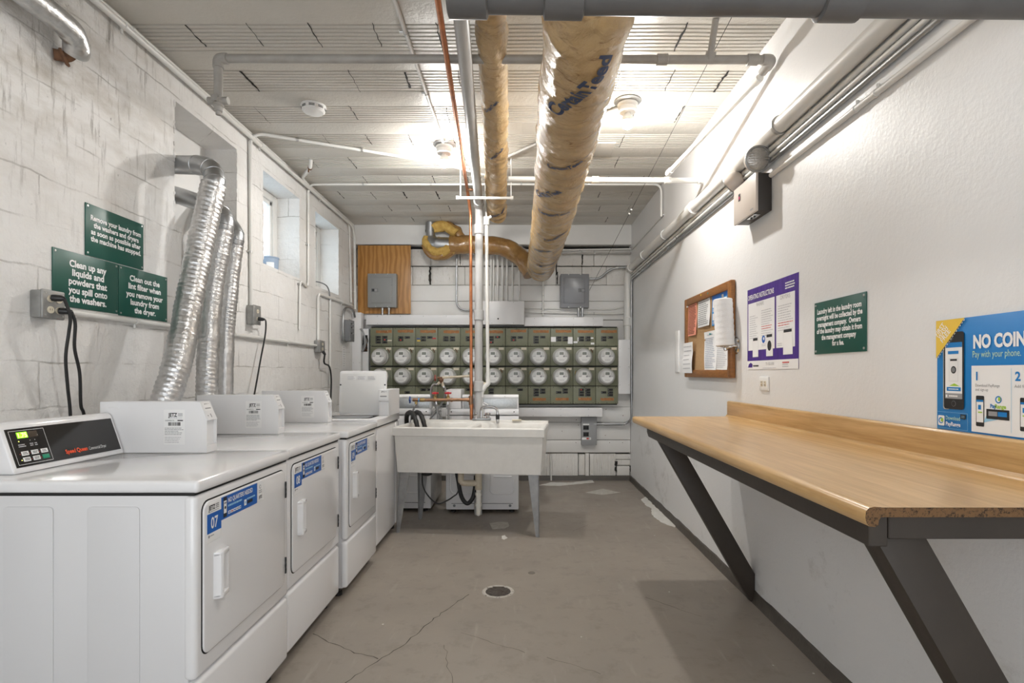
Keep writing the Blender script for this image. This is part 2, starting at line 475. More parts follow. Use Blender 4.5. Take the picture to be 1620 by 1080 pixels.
class MB:
    def __init__(s):
        s.v = []; s.f = []; s.m = []; s.mats = []
    def mi(s, mt):
        if mt not in s.mats:
            s.mats.append(mt)
        return s.mats.index(mt)
    def add(s, vs, fs, mt, M=None):
        o = len(s.v); k = s.mi(mt)
        for p in vs:
            p = Vector(p)
            s.v.append(M @ p if M is not None else p)
        for f in fs:
            s.f.append(tuple(i + o for i in f)); s.m.append(k)
        return s
    def box(s, lo, hi, mt, bev=0.0, seg=2, M=None):
        x0, y0, z0 = [min(a, b) for a, b in zip(lo, hi)]
        x1, y1, z1 = [max(a, b) for a, b in zip(lo, hi)]
        vs = [(x0, y0, z0), (x1, y0, z0), (x1, y1, z0), (x0, y1, z0), (x0, y0, z1), (x1, y0, z1), (x1, y1, z1), (x0, y1, z1)]
        fs = [(0, 3, 2, 1), (4, 5, 6, 7), (0, 1, 5, 4), (1, 2, 6, 5), (2, 3, 7, 6), (3, 0, 4, 7)]
        if bev <= 0:
            return s.add(vs, fs, mt, M)
        bev = min(bev, (x1 - x0) * 0.48, (y1 - y0) * 0.48, (z1 - z0) * 0.48)
        return s.bevelled(vs, fs, mt, bev, seg, M)
    def bevelled(s, vs, fs, mt, bev, seg=2, M=None, test=None):
        bm = bmesh.new()
        bv = [bm.verts.new(v) for v in vs]
        for f in fs:
            bm.faces.new([bv[i] for i in f])
        bm.normal_update()
        es = [e for e in bm.edges if (test is None or test(e.verts[0].co, e.verts[1].co))]
        bmesh.ops.bevel(bm, geom=es, offset=bev, segments=seg, affect='EDGES', profile=0.5)
        bm.verts.index_update()
        out = s.add([v.co.copy() for v in bm.verts], [tuple(v.index for v in f.verts) for f in bm.faces], mt, M)
        bm.free()
        return out
    def prism(s, poly, axis, a, b, mt, bev=0.0, seg=2, M=None):
        """poly: list of 2D points in the plane normal to axis (x: (y,z), y: (x,z), z: (x,y))"""
        def q(p, t):
            return {'x': (t, p[0], p[1]), 'y': (p[0], t, p[1]), 'z': (p[0], p[1], t)}[axis]
        n = len(poly)
        vs = [q(p, a) for p in poly] + [q(p, b) for p in poly]
        fs = [tuple(range(n)), tuple(range(2 * n - 1, n - 1, -1))] + [((i + 1) % n, i, n + i, n + (i + 1) % n) for i in range(n)]
        if bev > 0:
            return s.bevelled(vs, fs, mt, bev, seg, M)
        return s.add(vs, fs, mt, M)
    def tube(s, pts, r, mt, seg=12, caps=True, rfun=None, M=None):
        pts = [Vector(p) for p in pts]
        n = len(pts)
        T = []
        for i in range(n):
            t = (pts[min(i + 1, n - 1)] - pts[max(i - 1, 0)])
            T.append(t.normalized() if t.length > 1e-9 else Vector((0, 0, 1)))
        up = Vector((0, 0, 1)) if abs(T[0].z) < 0.9 else Vector((1, 0, 0))
        nx = T[0].cross(up).normalized()
        vs = []; dist = 0.0
        for i in range(n):
            if i:
                dist += (pts[i] - pts[i - 1]).length
                nx = (nx - T[i] * nx.dot(T[i])).normalized()
            ny = T[i].cross(nx)
            for k in range(seg):
                a = 2 * math.pi * k / seg
                rr = r if rfun is None else rfun(i / (n - 1), dist, a, pts[i])
                vs.append(pts[i] + (nx * math.cos(a) + ny * math.sin(a)) * rr)
        fs = []
        for i in range(n - 1):
            for k in range(seg):
                k2 = (k + 1) % seg
                fs.append((i * seg + k, i * seg + k2, (i + 1) * seg + k2, (i + 1) * seg + k))
        if caps:
            fs.append(tuple(range(seg - 1, -1, -1)))
            fs.append(tuple((n - 1) * seg + k for k in range(seg)))
        return s.add(vs, fs, mt, M)
    def cyl(s, p0, p1, r, mt, seg=16, r1=None, M=None):
        r1 = r if r1 is None else r1
        return s.tube([p0, p1], r, mt, seg, True, (lambda t, d, a, p: r + (r1 - r) * t), M)
    def lathe(s, c, ax, prof, mt, seg=24, M=None):
        """prof: (radius, distance along ax) pairs from point c"""
        c = Vector(c); ax = Vector(ax).normalized()
        nx = ax.cross(Vector((0, 0, 1)) if abs(ax.z) < 0.9 else Vector((1, 0, 0))).normalized()
        ny = ax.cross(nx)
        vs = []; n = len(prof)
        for r, h in prof:
            for k in range(seg):
                a = 2 * math.pi * k / seg
                vs.append(c + ax * h + (nx * math.cos(a) + ny * math.sin(a)) * max(r, 1e-5))
        fs = []
        for i in range(n - 1):
            for k in range(seg):
                k2 = (k + 1) % seg
                fs.append((i * seg + k, i * seg + k2, (i + 1) * seg + k2, (i + 1) * seg + k))
        if prof[0][0] > 1e-4:
            fs.append(tuple(range(seg - 1, -1, -1)))
        if prof[-1][0] > 1e-4:
            fs.append(tuple((n - 1) * seg + k for k in range(seg)))
        return s.add(vs, fs, mt, M)
    def quad(s, pts, mt, M=None):
        return s.add(pts, [tuple(range(len(pts)))], mt, M)
    def ball(s, c, r, mt, seg=16, sq=(1, 1, 1)):
        vs = []; fs = []; n = seg // 2
        c = Vector(c)
        for i in range(1, n):
            th = math.pi * i / n
            for k in range(seg):
                a = 2 * math.pi * k / seg
                vs.append(c + Vector((math.sin(th) * math.cos(a) * r * sq[0], math.sin(th) * math.sin(a) * r * sq[1], math.cos(th) * r * sq[2])))
        t = len(vs); vs.append(c + Vector((0, 0, r * sq[2]))); vs.append(c - Vector((0, 0, r * sq[2])))
        for k in range(seg):
            k2 = (k + 1) % seg
            fs.append((t, k, k2)); fs.append((t + 1, (n - 2) * seg + k2, (n - 2) * seg + k))
            for i in range(n - 2):
                fs.append((i * seg + k, (i + 1) * seg + k, (i + 1) * seg + k2, i * seg + k2))
        return s.add(vs, fs, mt)
    def build(s, name, parent=None, label=None, cat=None, group=None, kind=None, origin=None, sharp=32, solid=True):
        if origin is None:
            if parent is not None:
                origin = ORG[parent.name]
            elif kind == 'structure':
                origin = Vector((0, 0, 0))
            else:
                xs = [p.x for p in s.v]; ys = [p.y for p in s.v]; zs = [p.z for p in s.v]
                origin = Vector(((min(xs) + max(xs)) / 2, (min(ys) + max(ys)) / 2, min(zs)))
        me = bpy.data.meshes.new(name)
        me.from_pydata([p - origin for p in s.v], [], s.f)
        for mt in s.mats:
            me.materials.append(mt)
        me.polygons.foreach_set('material_index', s.m)
        me.validate()
        me.update()
        if solid:
            bm = bmesh.new(); bm.from_mesh(me)
            bmesh.ops.recalc_face_normals(bm, faces=bm.faces)
            bm.to_mesh(me); bm.free()
        me.polygons.foreach_set('use_smooth', [True] * len(me.polygons))
        me.set_sharp_from_angle(angle=math.radians(sharp))
        o = bpy.data.objects.new(name, me)
        COL.objects.link(o)
        if parent is not None:
            o.parent = parent
            o.location = origin - ORG[parent.name]
        else:
            o.location = origin
        ORG[o.name] = Vector(origin)
        tag(o, label, cat, group, kind)
        return o

def tag(o, label=None, cat=None, group=None, kind=None):
    for k, val in (('label', label), ('category', cat), ('group', group), ('kind', kind)):
        if val:
            o[k] = val
    return o
def thing(name, label, cat, loc, group=None):
    o = bpy.data.objects.new(name, None)
    o.empty_display_size = 0.05
    COL.objects.link(o)
    o.location = loc
    ORG[o.name] = Vector(loc)
    return tag(o, label, cat, group)
def kids(o):
    return [c for c in bpy.data.objects if c.parent == o]
def copy_tree(o, parent=None):
    c = o.copy(); COL.objects.link(c)
    if parent is not None:
        c.parent = parent
    ORG[c.name] = ORG[o.name].copy()
    for ch in kids(o):
        if ch is not c:
            copy_tree(ch, c)
    return c

class Face:
    """a flat print area: origin (bottom left seen from the front), right and up directions"""
    def __init__(s, o, r, u):
        s.o = Vector(o); s.r = Vector(r).normalized(); s.u = Vector(u).normalized(); s.n = s.r.cross(s.u)
    def p(s, a, b, e=0.0):
        return s.o + s.r * a + s.u * b + s.n * e
    def rect(s, mb, a0, b0, a1, b1, mt, e=0.0006):
        mb.quad([s.p(a0, b0, e), s.p(a1, b0, e), s.p(a1, b1, e), s.p(a0, b1, e)], mt)
    def poly(s, mb, pts, mt, e=0.0006):
        mb.quad([s.p(a, b, e) for a, b in pts], mt)
    def disc(s, mb, a, b, r, mt, e=0.0006, sy=1.0, n=20):
        mb.quad([s.p(a + r * math.cos(2 * math.pi * k / n), b + r * sy * math.sin(2 * math.pi * k / n), e) for k in range(n)], mt)
    def slab(s, mb, a0, b0, a1, b1, t, mt, bev=0.0):
        """a board of thickness t in front of the face plane"""
        pts = [s.p(a, b, e) for e in (0, t) for a, b in ((a0, b0), (a1, b0), (a1, b1), (a0, b1))]
        fs = [(0, 3, 2, 1), (4, 5, 6, 7), (0, 1, 5, 4), (1, 2, 6, 5), (2, 3, 7, 6), (3, 0, 4, 7)]
        if bev:
            mb.bevelled(pts, fs, mt, bev, 2)
        else:
            mb.add(pts, fs, mt)
    def text(s, mb, t, a, b, h, mt, w=None, al='l', bold=0.0, e=0.0012, rot=0.0, cond=1.0):
        """cap height h; width fitted to w if given"""
        vs, fs = text_mesh(t, bold)
        if not vs:
            return
        x0 = min(v[0] for v in vs); x1 = max(v[0] for v in vs)
        ky = h / 0.70
        kx = ky * cond if w is None else w / max(x1 - x0, 1e-6)
        wd = (x1 - x0) * kx
        off = {'l': 0.0, 'c': -wd / 2, 'r': -wd}[al]
        ca, sa = math.cos(rot), math.sin(rot)
        out = []
        for x, y in vs:
            lx = (x - x0) * kx + off; ly = y * ky
            out.append(s.p(a + lx * ca - ly * sa, b + lx * sa + ly * ca, e))
        mb.add(out, fs, mt)
    def lines(s, mb, a0, b_top, a1, n, pitch, th, mt, e=0.0012, ragged=0.3, seed=1):
        """rows of print too small to read"""
        rd = random.Random(seed)
        for i in range(n):
            x = a0
            end = a1 - (a1 - a0) * ragged * rd.random()
            y = b_top - i * pitch
            while x < end - 0.0005:
                wl = (a1 - a0) * rd.uniform(0.06, 0.2)
                s.rect(mb, x, y - th, min(x + wl, end), y, mt, e)
                x += wl + (a1 - a0) * 0.022
    def barcode(s, mb, a0, b0, a1, b1, mt, e=0.0012, seed=3):
        rd = random.Random(seed); x = a0
        while x < a1:
            wb = rd.uniform(0.0012, 0.004)
            s.rect(mb, x, b0, min(x + wb, a1), b1, mt, e)
            x += wb + rd.uniform(0.001, 0.003)
    def frame(s, mb, a0, b0, a1, b1, w, mt, e=0.0008):
        s.rect(mb, a0, b0, a1, b0 + w, mt, e); s.rect(mb, a0, b1 - w, a1, b1, mt, e)
        s.rect(mb, a0, b0 + w, a0 + w, b1 - w, mt, e); s.rect(mb, a1 - w, b0 + w, a1, b1 - w, mt, e)
def faceL(y, z, x=XL):
    return Face((x, y, z), (0, 1, 0), (0, 0, 1))
def faceR(y, z, x=XR):
    return Face((x, y, z), (0, -1, 0), (0, 0, 1))
def faceB(x, z, y):
    return Face((x, y, z), (1, 0, 0), (0, 0, 1))

# ================================================================== the room
Y0 = -1.6
mb = MB()
mb.box((XL - 0.4, Y0, -0.12), (XR + 0.1, YB + 0.15, 0.0), FLOOR)
def crack(pix, wd=0.0035):
    pts = []
    for px, py in pix:
        Y = F * HC / (py - CY)
        pts.append(Vector((xP(px, Y), Y, 0.0007)))
    fine = []
    for a, b in zip(pts, pts[1:]):
        n = max(2, int((b - a).length / 0.03))
        d = (b - a).normalized(); sd = Vector((-d.y, d.x, 0))
        for k in range(n):
            fine.append(a.lerp(b, k / n) + sd * random.uniform(-0.007, 0.007))
    fine.append(pts[-1])
    L = []; R = []
    for i, p in enumerate(fine):
        d = (fine[min(i + 1, len(fine) - 1)] - fine[max(i - 1, 0)]).normalized()
        sd = Vector((-d.y, d.x, 0)) * wd * random.uniform(0.25, 0.7)
        L.append(p + sd); R.append(p - sd)
    vs = L + R; n = len(L)
    mb.add(vs, [(i, i + 1, n + i + 1, n + i) for i in range(n - 1)], CRACK)
crack([(545, 1080), (595, 1046), (640, 1018), (688, 978), (714, 958), (742, 940)], 0.004)
crack([(496, 1002), (520, 1016), (562, 1032), (598, 1042)], 0.004)
crack([(730, 1000), (770, 1014), (830, 1032)], 0.002)
crack([(880, 843), (905, 841), (930, 830)], 0.002)
crack([(865, 1040), (905, 1050), (950, 1066)], 0.002)
crack([(704, 1020), (710, 1060), (716, 1080)], 0.0016)
crack([(1020, 945), (1060, 958), (1110, 975)], 0.002)
mb.build('floor', kind='structure', solid=False)

# left wall with three window recesses
RZ0, RZ1, RD = 2.044, 2.73, 0.24
REC = [(3.053, 3.72), (4.10, 4.77), (5.14, 5.795)]
mb = MB()
ys = [Y0] + [y for r in REC for y in r] + [YB + 0.15]
zs = [0.0, RZ0, RZ1, ZC + 0.06]
def isrec(ya, yb):
    return any(abs(ya - a) < 1e-6 for a, b in REC)
vid = {}
def vw(x, y, z):
    k = (round(x, 5), round(y, 5), round(z, 5))
    if k not in vid:
        vid[k] = len(mb.v); mb.v.append(Vector((x, y, z)))
    return vid[k]
k0 = mb.mi(WALL_L)
def fw(*p):
    mb.f.append(tuple(vw(*q) for q in p)); mb.m.append(k0)
for ya, yb in zip(ys, ys[1:]):
    for za, zb in zip(zs, zs[1:]):
        if isrec(ya, yb) and za == RZ0:
            xb = XL - RD
            fw((XL, ya, za), (XL, yb, za), (xb, yb, za), (xb, ya, za))
            fw((XL, ya, zb), (xb, ya, zb), (xb, yb, zb), (XL, yb, zb))
            fw((XL, ya, za), (xb, ya, za), (xb, ya, zb), (XL, ya, zb))
            fw((XL, yb, za), (XL, yb, zb), (xb, yb, zb), (xb, yb, za))
        else:
            fw((XL, ya, za), (XL, ya, zb), (XL, yb, zb), (XL, yb, za))
# rough render lumps on the near jamb and along the recess edges
for ya, yb in REC:
    for k in range(26):
        z = random.uniform(RZ0, RZ1)
        mb.ball((XL + 0.001, (ya - 0.004) if k % 2 else (yb + 0.004), z), random.uniform(0.006, 0.013), WALL_L, 8, (0.5, 0.8, random.uniform(1, 3)))
for k in range(40):
    mb.ball((XL - 0.02 - random.random() * 0.05, 3.053 + 0.004, random.uniform(RZ0, RZ1)), random.uniform(0.008, 0.016), WALL_L, 8)
# outer leaf behind the front recess (boarded up)
mb.box((XL - RD - 0.03, 3.03, RZ0 - 0.02), (XL - RD + 0.03, 3.74, RZ1 + 0.02), REARWALL)
mb.build('wall_left', kind='structure', solid=False)

def window(n, ya, yb):
    x0, x1 = XL - RD, XL - RD + 0.055
    w = MB()
    for lo, hi in (((x0, ya, RZ0), (x1, ya + 0.06, RZ1)), ((x0, yb - 0.085, RZ0), (x1, yb, RZ1)),
                   ((x0, ya + 0.06, RZ0), (x1, yb - 0.085, RZ0 + 0.06)), ((x0, ya + 0.06, RZ1 - 0.06), (x1, yb - 0.085, RZ1))):
        w.box(lo, hi, PIPEWHITE, 0.006)
    o = w.build('window_%d' % n, kind='structure', origin=Vector((x0, ya, RZ0)))
    s = MB()
    a, b = ya + 0.06, yb - 0.085
    for lo, hi in (((x0 + 0.012, a, RZ0 + 0.06), (x0 + 0.042, a + 0.035, RZ1 - 0.06)), ((x0 + 0.012, b - 0.035, RZ0 + 0.06), (x0 + 0.042, b, RZ1 - 0.06)),
                   ((x0 + 0.012, a, RZ0 + 0.06), (x0 + 0.042, b, RZ0 + 0.095)), ((x0 + 0.012, a, RZ1 - 0.095), (x0 + 0.042, b, RZ1 - 0.06))):
        s.box(lo, hi, WHITE_PL, 0.004)
    s.build('sash', o)
    g = MB(); g.box((x0 + 0.024, a + 0.03, RZ0 + 0.09), (x0 + 0.028, b - 0.03, RZ1 - 0.09), GLASS)
    g.build('pane', o)
window(1, *REC[1]); window(2, *REC[2])

mb = MB(); mb.box((XR, Y0, 0.0), (XR + 0.12, YB + 0.15, ZC + 0.06), WALL_R)
mb.build('wall_right', kind='structure', solid=False)
mb = MB()          # rear wall; its wide doorway is added to let fill daylight in behind the viewer
mb.box((XL - 0.4, Y0 - 0.1, 0.0), (XL + 0.25, Y0, ZC + 0.06), REARWALL)
mb.box((XR - 0.25, Y0 - 0.1, 0.0), (XR + 0.1, Y0, ZC + 0.06), REARWALL)
mb.box((XL + 0.25, Y0 - 0.1, 2.50), (XR - 0.25, Y0, ZC + 0.06), REARWALL)
mb.build('wall_rear', kind='structure')

# right and back base curb of dark paint
mb = MB()
prof = [(XR + 0.01, 0.0), (XR - 0.020, 0.0), (XR - 0.012, 0.018), (XR - 0.006, 0.052), (XR + 0.01, 0.062)]
n = 60
rows = []
for i in range(n + 1):
    y = Y0 + (YB - Y0) * i / n
    rows.append([Vector((x - random.uniform(0, 0.006) * (1 if 0 < j < 4 else 0), y, z + (random.uniform(-0.006, 0.006) if j > 2 else 0))) for j, (x, z) in enumerate(prof)])
vs = [p for r in rows for p in r]
mb.add(vs, [(i * 5 + j, i * 5 + j + 1, (i + 1) * 5 + j + 1, (i + 1) * 5 + j) for i in range(n) for j in range(4)], CURB)
mb.build('baseboard_right', kind='structure')
mb = MB()
mb.prism([(YB + 0.06, 0.0), (YB - 0.012, 0.0), (YB - 0.006, 0.02), (YB + 0.0, 0.052), (YB + 0.06, 0.060)], 'x', XL, XR - 0.008, CURB)
mb.build('baseboard_back', kind='structure')

# back wall: backing, boards, hollow tile and the beam above
mb = MB()
mb.box((XL - 0.4, YB + 0.10, 0.0), (XR + 0.1, YB + 0.15, ZC + 0.06), WALLGAP)
edges = [2.245, 2.062, 1.845, 1.60, 1.36, 1.10, 0.846, 0.667, 0.465, 0.318]
for i, (zt, zb) in enumerate(zip(edges, edges[1:])):
    dz = random.uniform(0.0015, 0.0035)
    mb.box((XL, YB + random.uniform(0, 0.006), zb + dz), (XR - 0.004, YB + 0.10, zt - dz), BOARD, 0.004)
def tiles(pxs, z0, z1, yf):
    for a, b in zip(pxs, pxs[1:]):
        xa, xb = xP(a, YB), xP(b, YB)
        mb.box((xa + 0.0015, yf + random.uniform(0, 0.006), z0), (xb - 0.0015, YB + 0.10, z1), TILE, 0.006)
tiles([562, 600, 650, 681, 728, 780, 830, 880, 921, 940, 999], 2.475, 2.668, YB + 0.03)
tiles([562, 621, 652, 681, 735, 800, 880, 921, 960, 999], 2.252, 2.462, YB + 0.025)
tiles([562, 600, 640, 672, 720, 760, 800, 840, 872, 915], 0.0, 0.308, YB + 0.015)
tiles([926, 932.5], 0.0, 0.312, YB + 0.006)
tiles([933, 975], 0.0, 0.306, YB + 0.015)
tiles([915.5, 926], 0.0, 0.300, YB + 0.030)
tiles([976, 997], 0.0, 0.16, YB + 0.020)
tiles([975.5, 998], 0.17, 0.235, YB + 0.026)
tiles([974.5, 999], 0.24, 0.300, YB + 0.020)
for a, b in ((876, 913), (936, 972), (843, 870)):        # ribs of the hollow tile
    k = a + 3
    while k < b:
        x = xP(k, YB)
        mb.box((x, YB + 0.010, 0.03), (x + 0.008, YB + 0.03, 0.295), TILE, 0.003)
        k += 3.2
for px, z0, z1, wd in ((680.5, 2.255, 2.46, 5), (880.5, 2.36, 2.665, 3), (882.5, 2.255, 2.40, 3), (921.5, 2.48, 2.60, 3), (728, 2.50, 2.66, 1.5), (975.2, 0.10, 0.22, 6), (997.6, 0.10, 0.17, 4), (915.4, 0.02, 0.30, 1.2), (932.6, 0.01, 0.30, 1.2), (872, 0.06, 0.29, 1.2)):
    m0 = random.uniform(-0.004, 0.004)
    n_ = 8
    L_ = [Vector((xP(px, YB) + m0 - wd * 0.0035 * random.uniform(0.2, 1), YB + 0.011, z0 + (z1 - z0) * k / n_)) for k in range(n_ + 1)]
    R_ = [Vector((xP(px, YB) + m0 + wd * 0.0035 * random.uniform(0.2, 1), YB + 0.011, z0 + (z1 - z0) * k / n_)) for k in range(n_ + 1)]
    mb.add(L_ + R_, [(k, k + 1, n_ + k + 2, n_ + k + 1) for k in range(n_)], WALLGAP)
mb.box((XL, YB - 0.05, 2.703), (XR, YB + 0.10, ZC + 0.06), BOARD, 0.006)
# nail heads
for i, zt in enumerate(edges[5:-1]):
    for k in range(6):
        x = xP(865 + 24 * k + random.uniform(-4, 4), YB)
        mb.lathe((x, YB + 0.001, zt - random.choice((0.03, 0.10, 0.15))), (0, -1, 0), [(0.005, 0), (0.004, 0.0015)], RUST, 8)
mb.build('wall_back', kind='structure')

# ceiling of ribbed hollow tile between plain concrete ribs
P0, PITCH, TW, NR = 2.68, 0.415, 0.25, 8
prof = []
y = P0 - 11 * PITCH
while y < YB + 0.3:
    g = TW / NR
    for k in range(NR):
        for t, h in ((0.0, 0.0), (0.0175, 0.0), (0.0205, 0.012), (0.0270, 0.012), (0.0300, 0.0)):
            prof.append((y + k * g + t, h))
    prof.append((y + TW + 0.006, -0.001)); prof.append((y + PITCH - 0.006, -0.001))
    y += PITCH
mb = MB()
nx_ = 40
vs = []
for yy, h in prof:
    for i in range(nx_ + 1):
        x = XL - 0.05 + (XR + 0.1 - XL) * i / nx_
        vs.append((x, yy, ZC + h + 0.004 * mnoise.noise(Vector((x * 2.2, yy * 5, 0)))))
st = nx_ + 1
mb.add(vs, [(i * st + j, i * st + j + 1, (i + 1) * st + j + 1, (i + 1) * st + j) for i in range(len(prof) - 1) for j in range(nx_)], CEIL)
# open joints between the tiles
rd = random.Random(5)
k = 0
y = P0 - 2 * PITCH
while y < YB:
    x = XL + 0.30 + rd.uniform(-0.12, 0.12) + (0.15 if k % 2 else 0)
    while x < XR - 0.05:
        if rd.random() < 0.8:
            wd = rd.choice((0.002, 0.003, 0.004, 0.007))
            a, b = y + rd.uniform(0.0, 0.03), y + TW - rd.uniform(-0.01, 0.06)
            L = []; R = []
            m = 9
            for q in range(m + 1):
                yy = a + (b - a) * q / m
                xx = x + rd.uniform(-0.004, 0.004)
                w2 = wd * rd.uniform(0.3, 1.2)
                z = ZC - 0.0022 + 0.004 * mnoise.noise(Vector((xx * 2.2, yy * 5, 0)))
                L.append((xx - w2, yy, z)); R.append((xx + w2, yy, z))
            mb.add(L + R, [(q, q + 1, m + 1 + q + 1, m + 1 + q) for q in range(m)], WALLGAP)
        x += rd.choice((0.30, 0.305, 0.31))
    y += PITCH; k += 1
mb.quad([(XL - 0.4, Y0 - 0.1, ZC + 0.06), (XR + 0.1, Y0 - 0.1, ZC + 0.06), (XR + 0.1, YB + 0.15, ZC + 0.06), (XL - 0.4, YB + 0.15, ZC + 0.06)], CEIL)
mb.build('ceiling', kind='structure', solid=False, sharp=60)

# ------------------------------------------------------------------ bare bulbs on the ceiling
def bare_bulb(x, y, label):
    t = thing('ceiling_lamp', label, 'lamp', (x, y, ZC), 'bare bulbs on the ceiling')
    a = MB()
    a.lathe((x, y, ZC + 0.004), (0, 0, -1), [(0.005, 0), (0.082, 0.0), (0.084, 0.010), (0.062, 0.022), (0.0, 0.022)], BOXMETAL, 28)
    a.build('mounting_plate', t)
    b_ = MB()
    b_.lathe((x, y, ZC - 0.015), (0, 0, -1), [(0.060, 0), (0.064, 0.008), (0.062, 0.018), (0.052, 0.026), (0.055, 0.034), (0.056, 0.052), (0.048, 0.060), (0.0, 0.060)], WHITE_PL, 28)
    b_.build('socket', t)
    c_ = MB()
    c_.lathe((x, y, ZC - 0.074), (0, 0, -1), [(0.0, 0.055), (0.0385, 0.055), (0.039, 0.062), (0.036, 0.077), (0.026, 0.091), (0.012, 0.099), (0.0, 0.101)], BULBGLOW, 24)
    c_.build('bulb', t)
    c_ = MB()
    c_.lathe((x, y, ZC - 0.074), (0, 0, -1), [(0.018, 0), (0.020, 0.010), (0.031, 0.026), (0.0385, 0.044), (0.0395, 0.056), (0.030, 0.056)], WHITE_PL, 24)
    c_.build('bulb_collar', t)
bare_bulb(-0.565, 4.11, 'bare glowing ceiling bulb beside the copper pipe, left of the taped ducts')
bare_bulb(0.664, 3.46, 'bare glowing ceiling bulb to the right of the thick taped duct')
bare_bulb(0.15, 1.62, 'added bare fill bulb above the front of the room, out of the picture')  # unseen extra bulb, added to brighten the foreground

# ================================================================== appliances
def rrect(y0, z0, y1, z1, r, n=5, corners=(1, 1, 1, 1)):
    """rounded rectangle polygon, anticlockwise from bottom left"""
    out = []
    for i, (cx, cy, a0) in enumerate(((y0, z0, math.pi), (y1, z0, 1.5 * math.pi), (y1, z1, 0), (y0, z1, 0.5 * math.pi))):
        sx = 1 if i in (0, 3) else -1
        sy = 1 if i in (0, 1) else -1
        if not corners[i]:
            out.append((cx, cy)); continue
        for k in range(n + 1):
            a = a0 + 0.5 * math.pi * k / n
            out.append((cx + sx * r + r * math.cos(a), cy + sy * r + r * math.sin(a)))
    return out

def coin_label(f, a, b, w, h, mb, seed=1, long=True):
    """maker's label on a coin box; f is the face of the box, (a, b) the bottom left corner of the label"""
    f.rect(mb, a, b, a + w, b + h, STICK, 0.0008)
    e = 0.0014
    f.text(mb, 'JETZ', a + w * 0.22, b + h * 0.80, h * 0.105, INK, w * 0.42, bold=0.03, e=e)
    for k in range(3):
        f.rect(mb, a + w * 0.68, b + h * (0.815 + 0.033 * k), a + w * 0.90, b + h * (0.83 + 0.033 * k), GREYINK, e)
    if long:
        f.text(mb, 'SERVICE CO', a + w * 0.22, b + h * 0.755, h * 0.025, GREYINK, w * 0.66, e=e)
        f.text(mb, 'EQUIPMENT ID', a + w * 0.08, b + h * 0.675, h * 0.032, INK, w * 0.42, e=e)
        f.rect(mb, a + w * 0.66, b + h * 0.675, a + w * 0.92, b + h * 0.705, INK, e)
        f.barcode(mb, a + w * 0.22, b + h * 0.54, a + w * 0.80, b + h * 0.64, INK, e, seed)
        f.lines(mb, a + w * 0.05, b + h * 0.48, a + w * 0.95, 5, h * 0.045, h * 0.016, GREYINK, e, seed=seed)
        f.lines(mb, a + w * 0.05, b + h * 0.22, a + w * 0.95, 4, h * 0.048, h * 0.018, PALEINK, e, seed=seed + 5)
    else:
        f.rect(mb, a + w * 0.10, b + h * 0.22, a + w * 0.90, b + h * 0.36, GREYINK, e)

def door_stickers(y, z, x, num, parent):
    """payment stickers along the top of a dryer door; (y, z) is the top left of the door"""
    f = Face((x, y, z), (0, 1, 0), (0, 0, 1))
    w, h = 0.080, 0.118
    s = MB()
    f.slab(s, 0.014, -h - 0.010, 0.014 + w, -0.008, 0.0006, STICK)
    f.text(s, 'JETZ', 0.022, -0.030, 0.014, INK, 0.036, bold=0.03)
    for k in range(3):
        f.rect(s, 0.062, -0.030 + 0.0055 * k, 0.080, -0.027 + 0.0055 * k, GREYINK, 0.0012)
    f.rect(s, 0.022, -0.036, 0.080, -0.0345, GREYINK, 0.0012)
    f.rect(s, 0.014, -0.101, 0.094, -0.041, BLUE, 0.0009)
    f.text(s, num, 0.054, -0.088, 0.034, WHITEINK, 0.040, al='c', bold=0.02, e=0.0014)
    f.disc(s, 0.024, -0.110, 0.0045, GREYINK, 0.0012, n=12)
    f.lines(s, 0.031, -0.108, 0.052, 1, 0.003, 0.003, GREYINK, 0.0012, 0.0)
    s.build('number_sticker', parent)
    s = MB()
    a0, a1, b0, b1 = 0.094, 0.335, -0.078, -0.006
    f.slab(s, a0, b0, a1, b1, 0.0006, BLUE)
    f.rect(s, 0.106, -0.073, 0.127, -0.008, INK, 0.001)
    f.rect(s, 0.108, -0.060, 0.125, -0.020, STICK, 0.0014)
    f.rect(s, 0.110, -0.030, 0.123, -0.024, GREYINK, 0.0018); f.disc(s, 0.1165, -0.042, 0.005, INK, 0.0018)
    f.text(s, 'NO QUARTERS NEEDED', 0.135, -0.030, 0.015, WHITEINK, 0.165, bold=0.02, e=0.0012)
    f.lines(s, 0.135, -0.038, 0.225, 1, 0.006, 0.006, SKYBLUE, 0.0012, 0.0, 4)
    for k in range(5):
        f.rect(s, 0.135 + 0.017 * k, -0.068, 0.150 + 0.017 * k, -0.058, STICK, 0.0012)
        f.rect(s, 0.138 + 0.017 * k, -0.065, 0.147 + 0.017 * k, -0.061, (BLUE, REDINK, BLUE, GREYINK, BLUE)[k], 0.0016)
    f.rect(s, 0.240, -0.066, 0.256, -0.046, STICK, 0.0012); f.disc(s, 0.248, -0.056, 0.005, SKYBLUE, 0.0016)
    f.lines(s, 0.260, -0.044, 0.318, 1, 0.005, 0.005, SKYBLUE, 0.0012, 0.0, 5)
    f.rect(s, 0.262, -0.064, 0.300, -0.053, INK, 0.0012)
    s.build('payment_sticker', parent)
    s = MB()
    f.slab(s, 0.338, -0.075, 0.384, -0.008, 0.0006, STICK)
    f.disc(s, 0.358, -0.024, 0.007, GREYINK, 0.0012); f.disc(s, 0.358, -0.024, 0.005, STICK, 0.0016)
    f.lines(s, 0.346, -0.036, 0.374, 2, 0.007, 0.003, GREYINK, 0.0012, 0.2, 6)
    f.text(s, 'JETZ', 0.348, -0.066, 0.010, INK, 0.024, bold=0.03)
    s.build('service_sticker', parent)

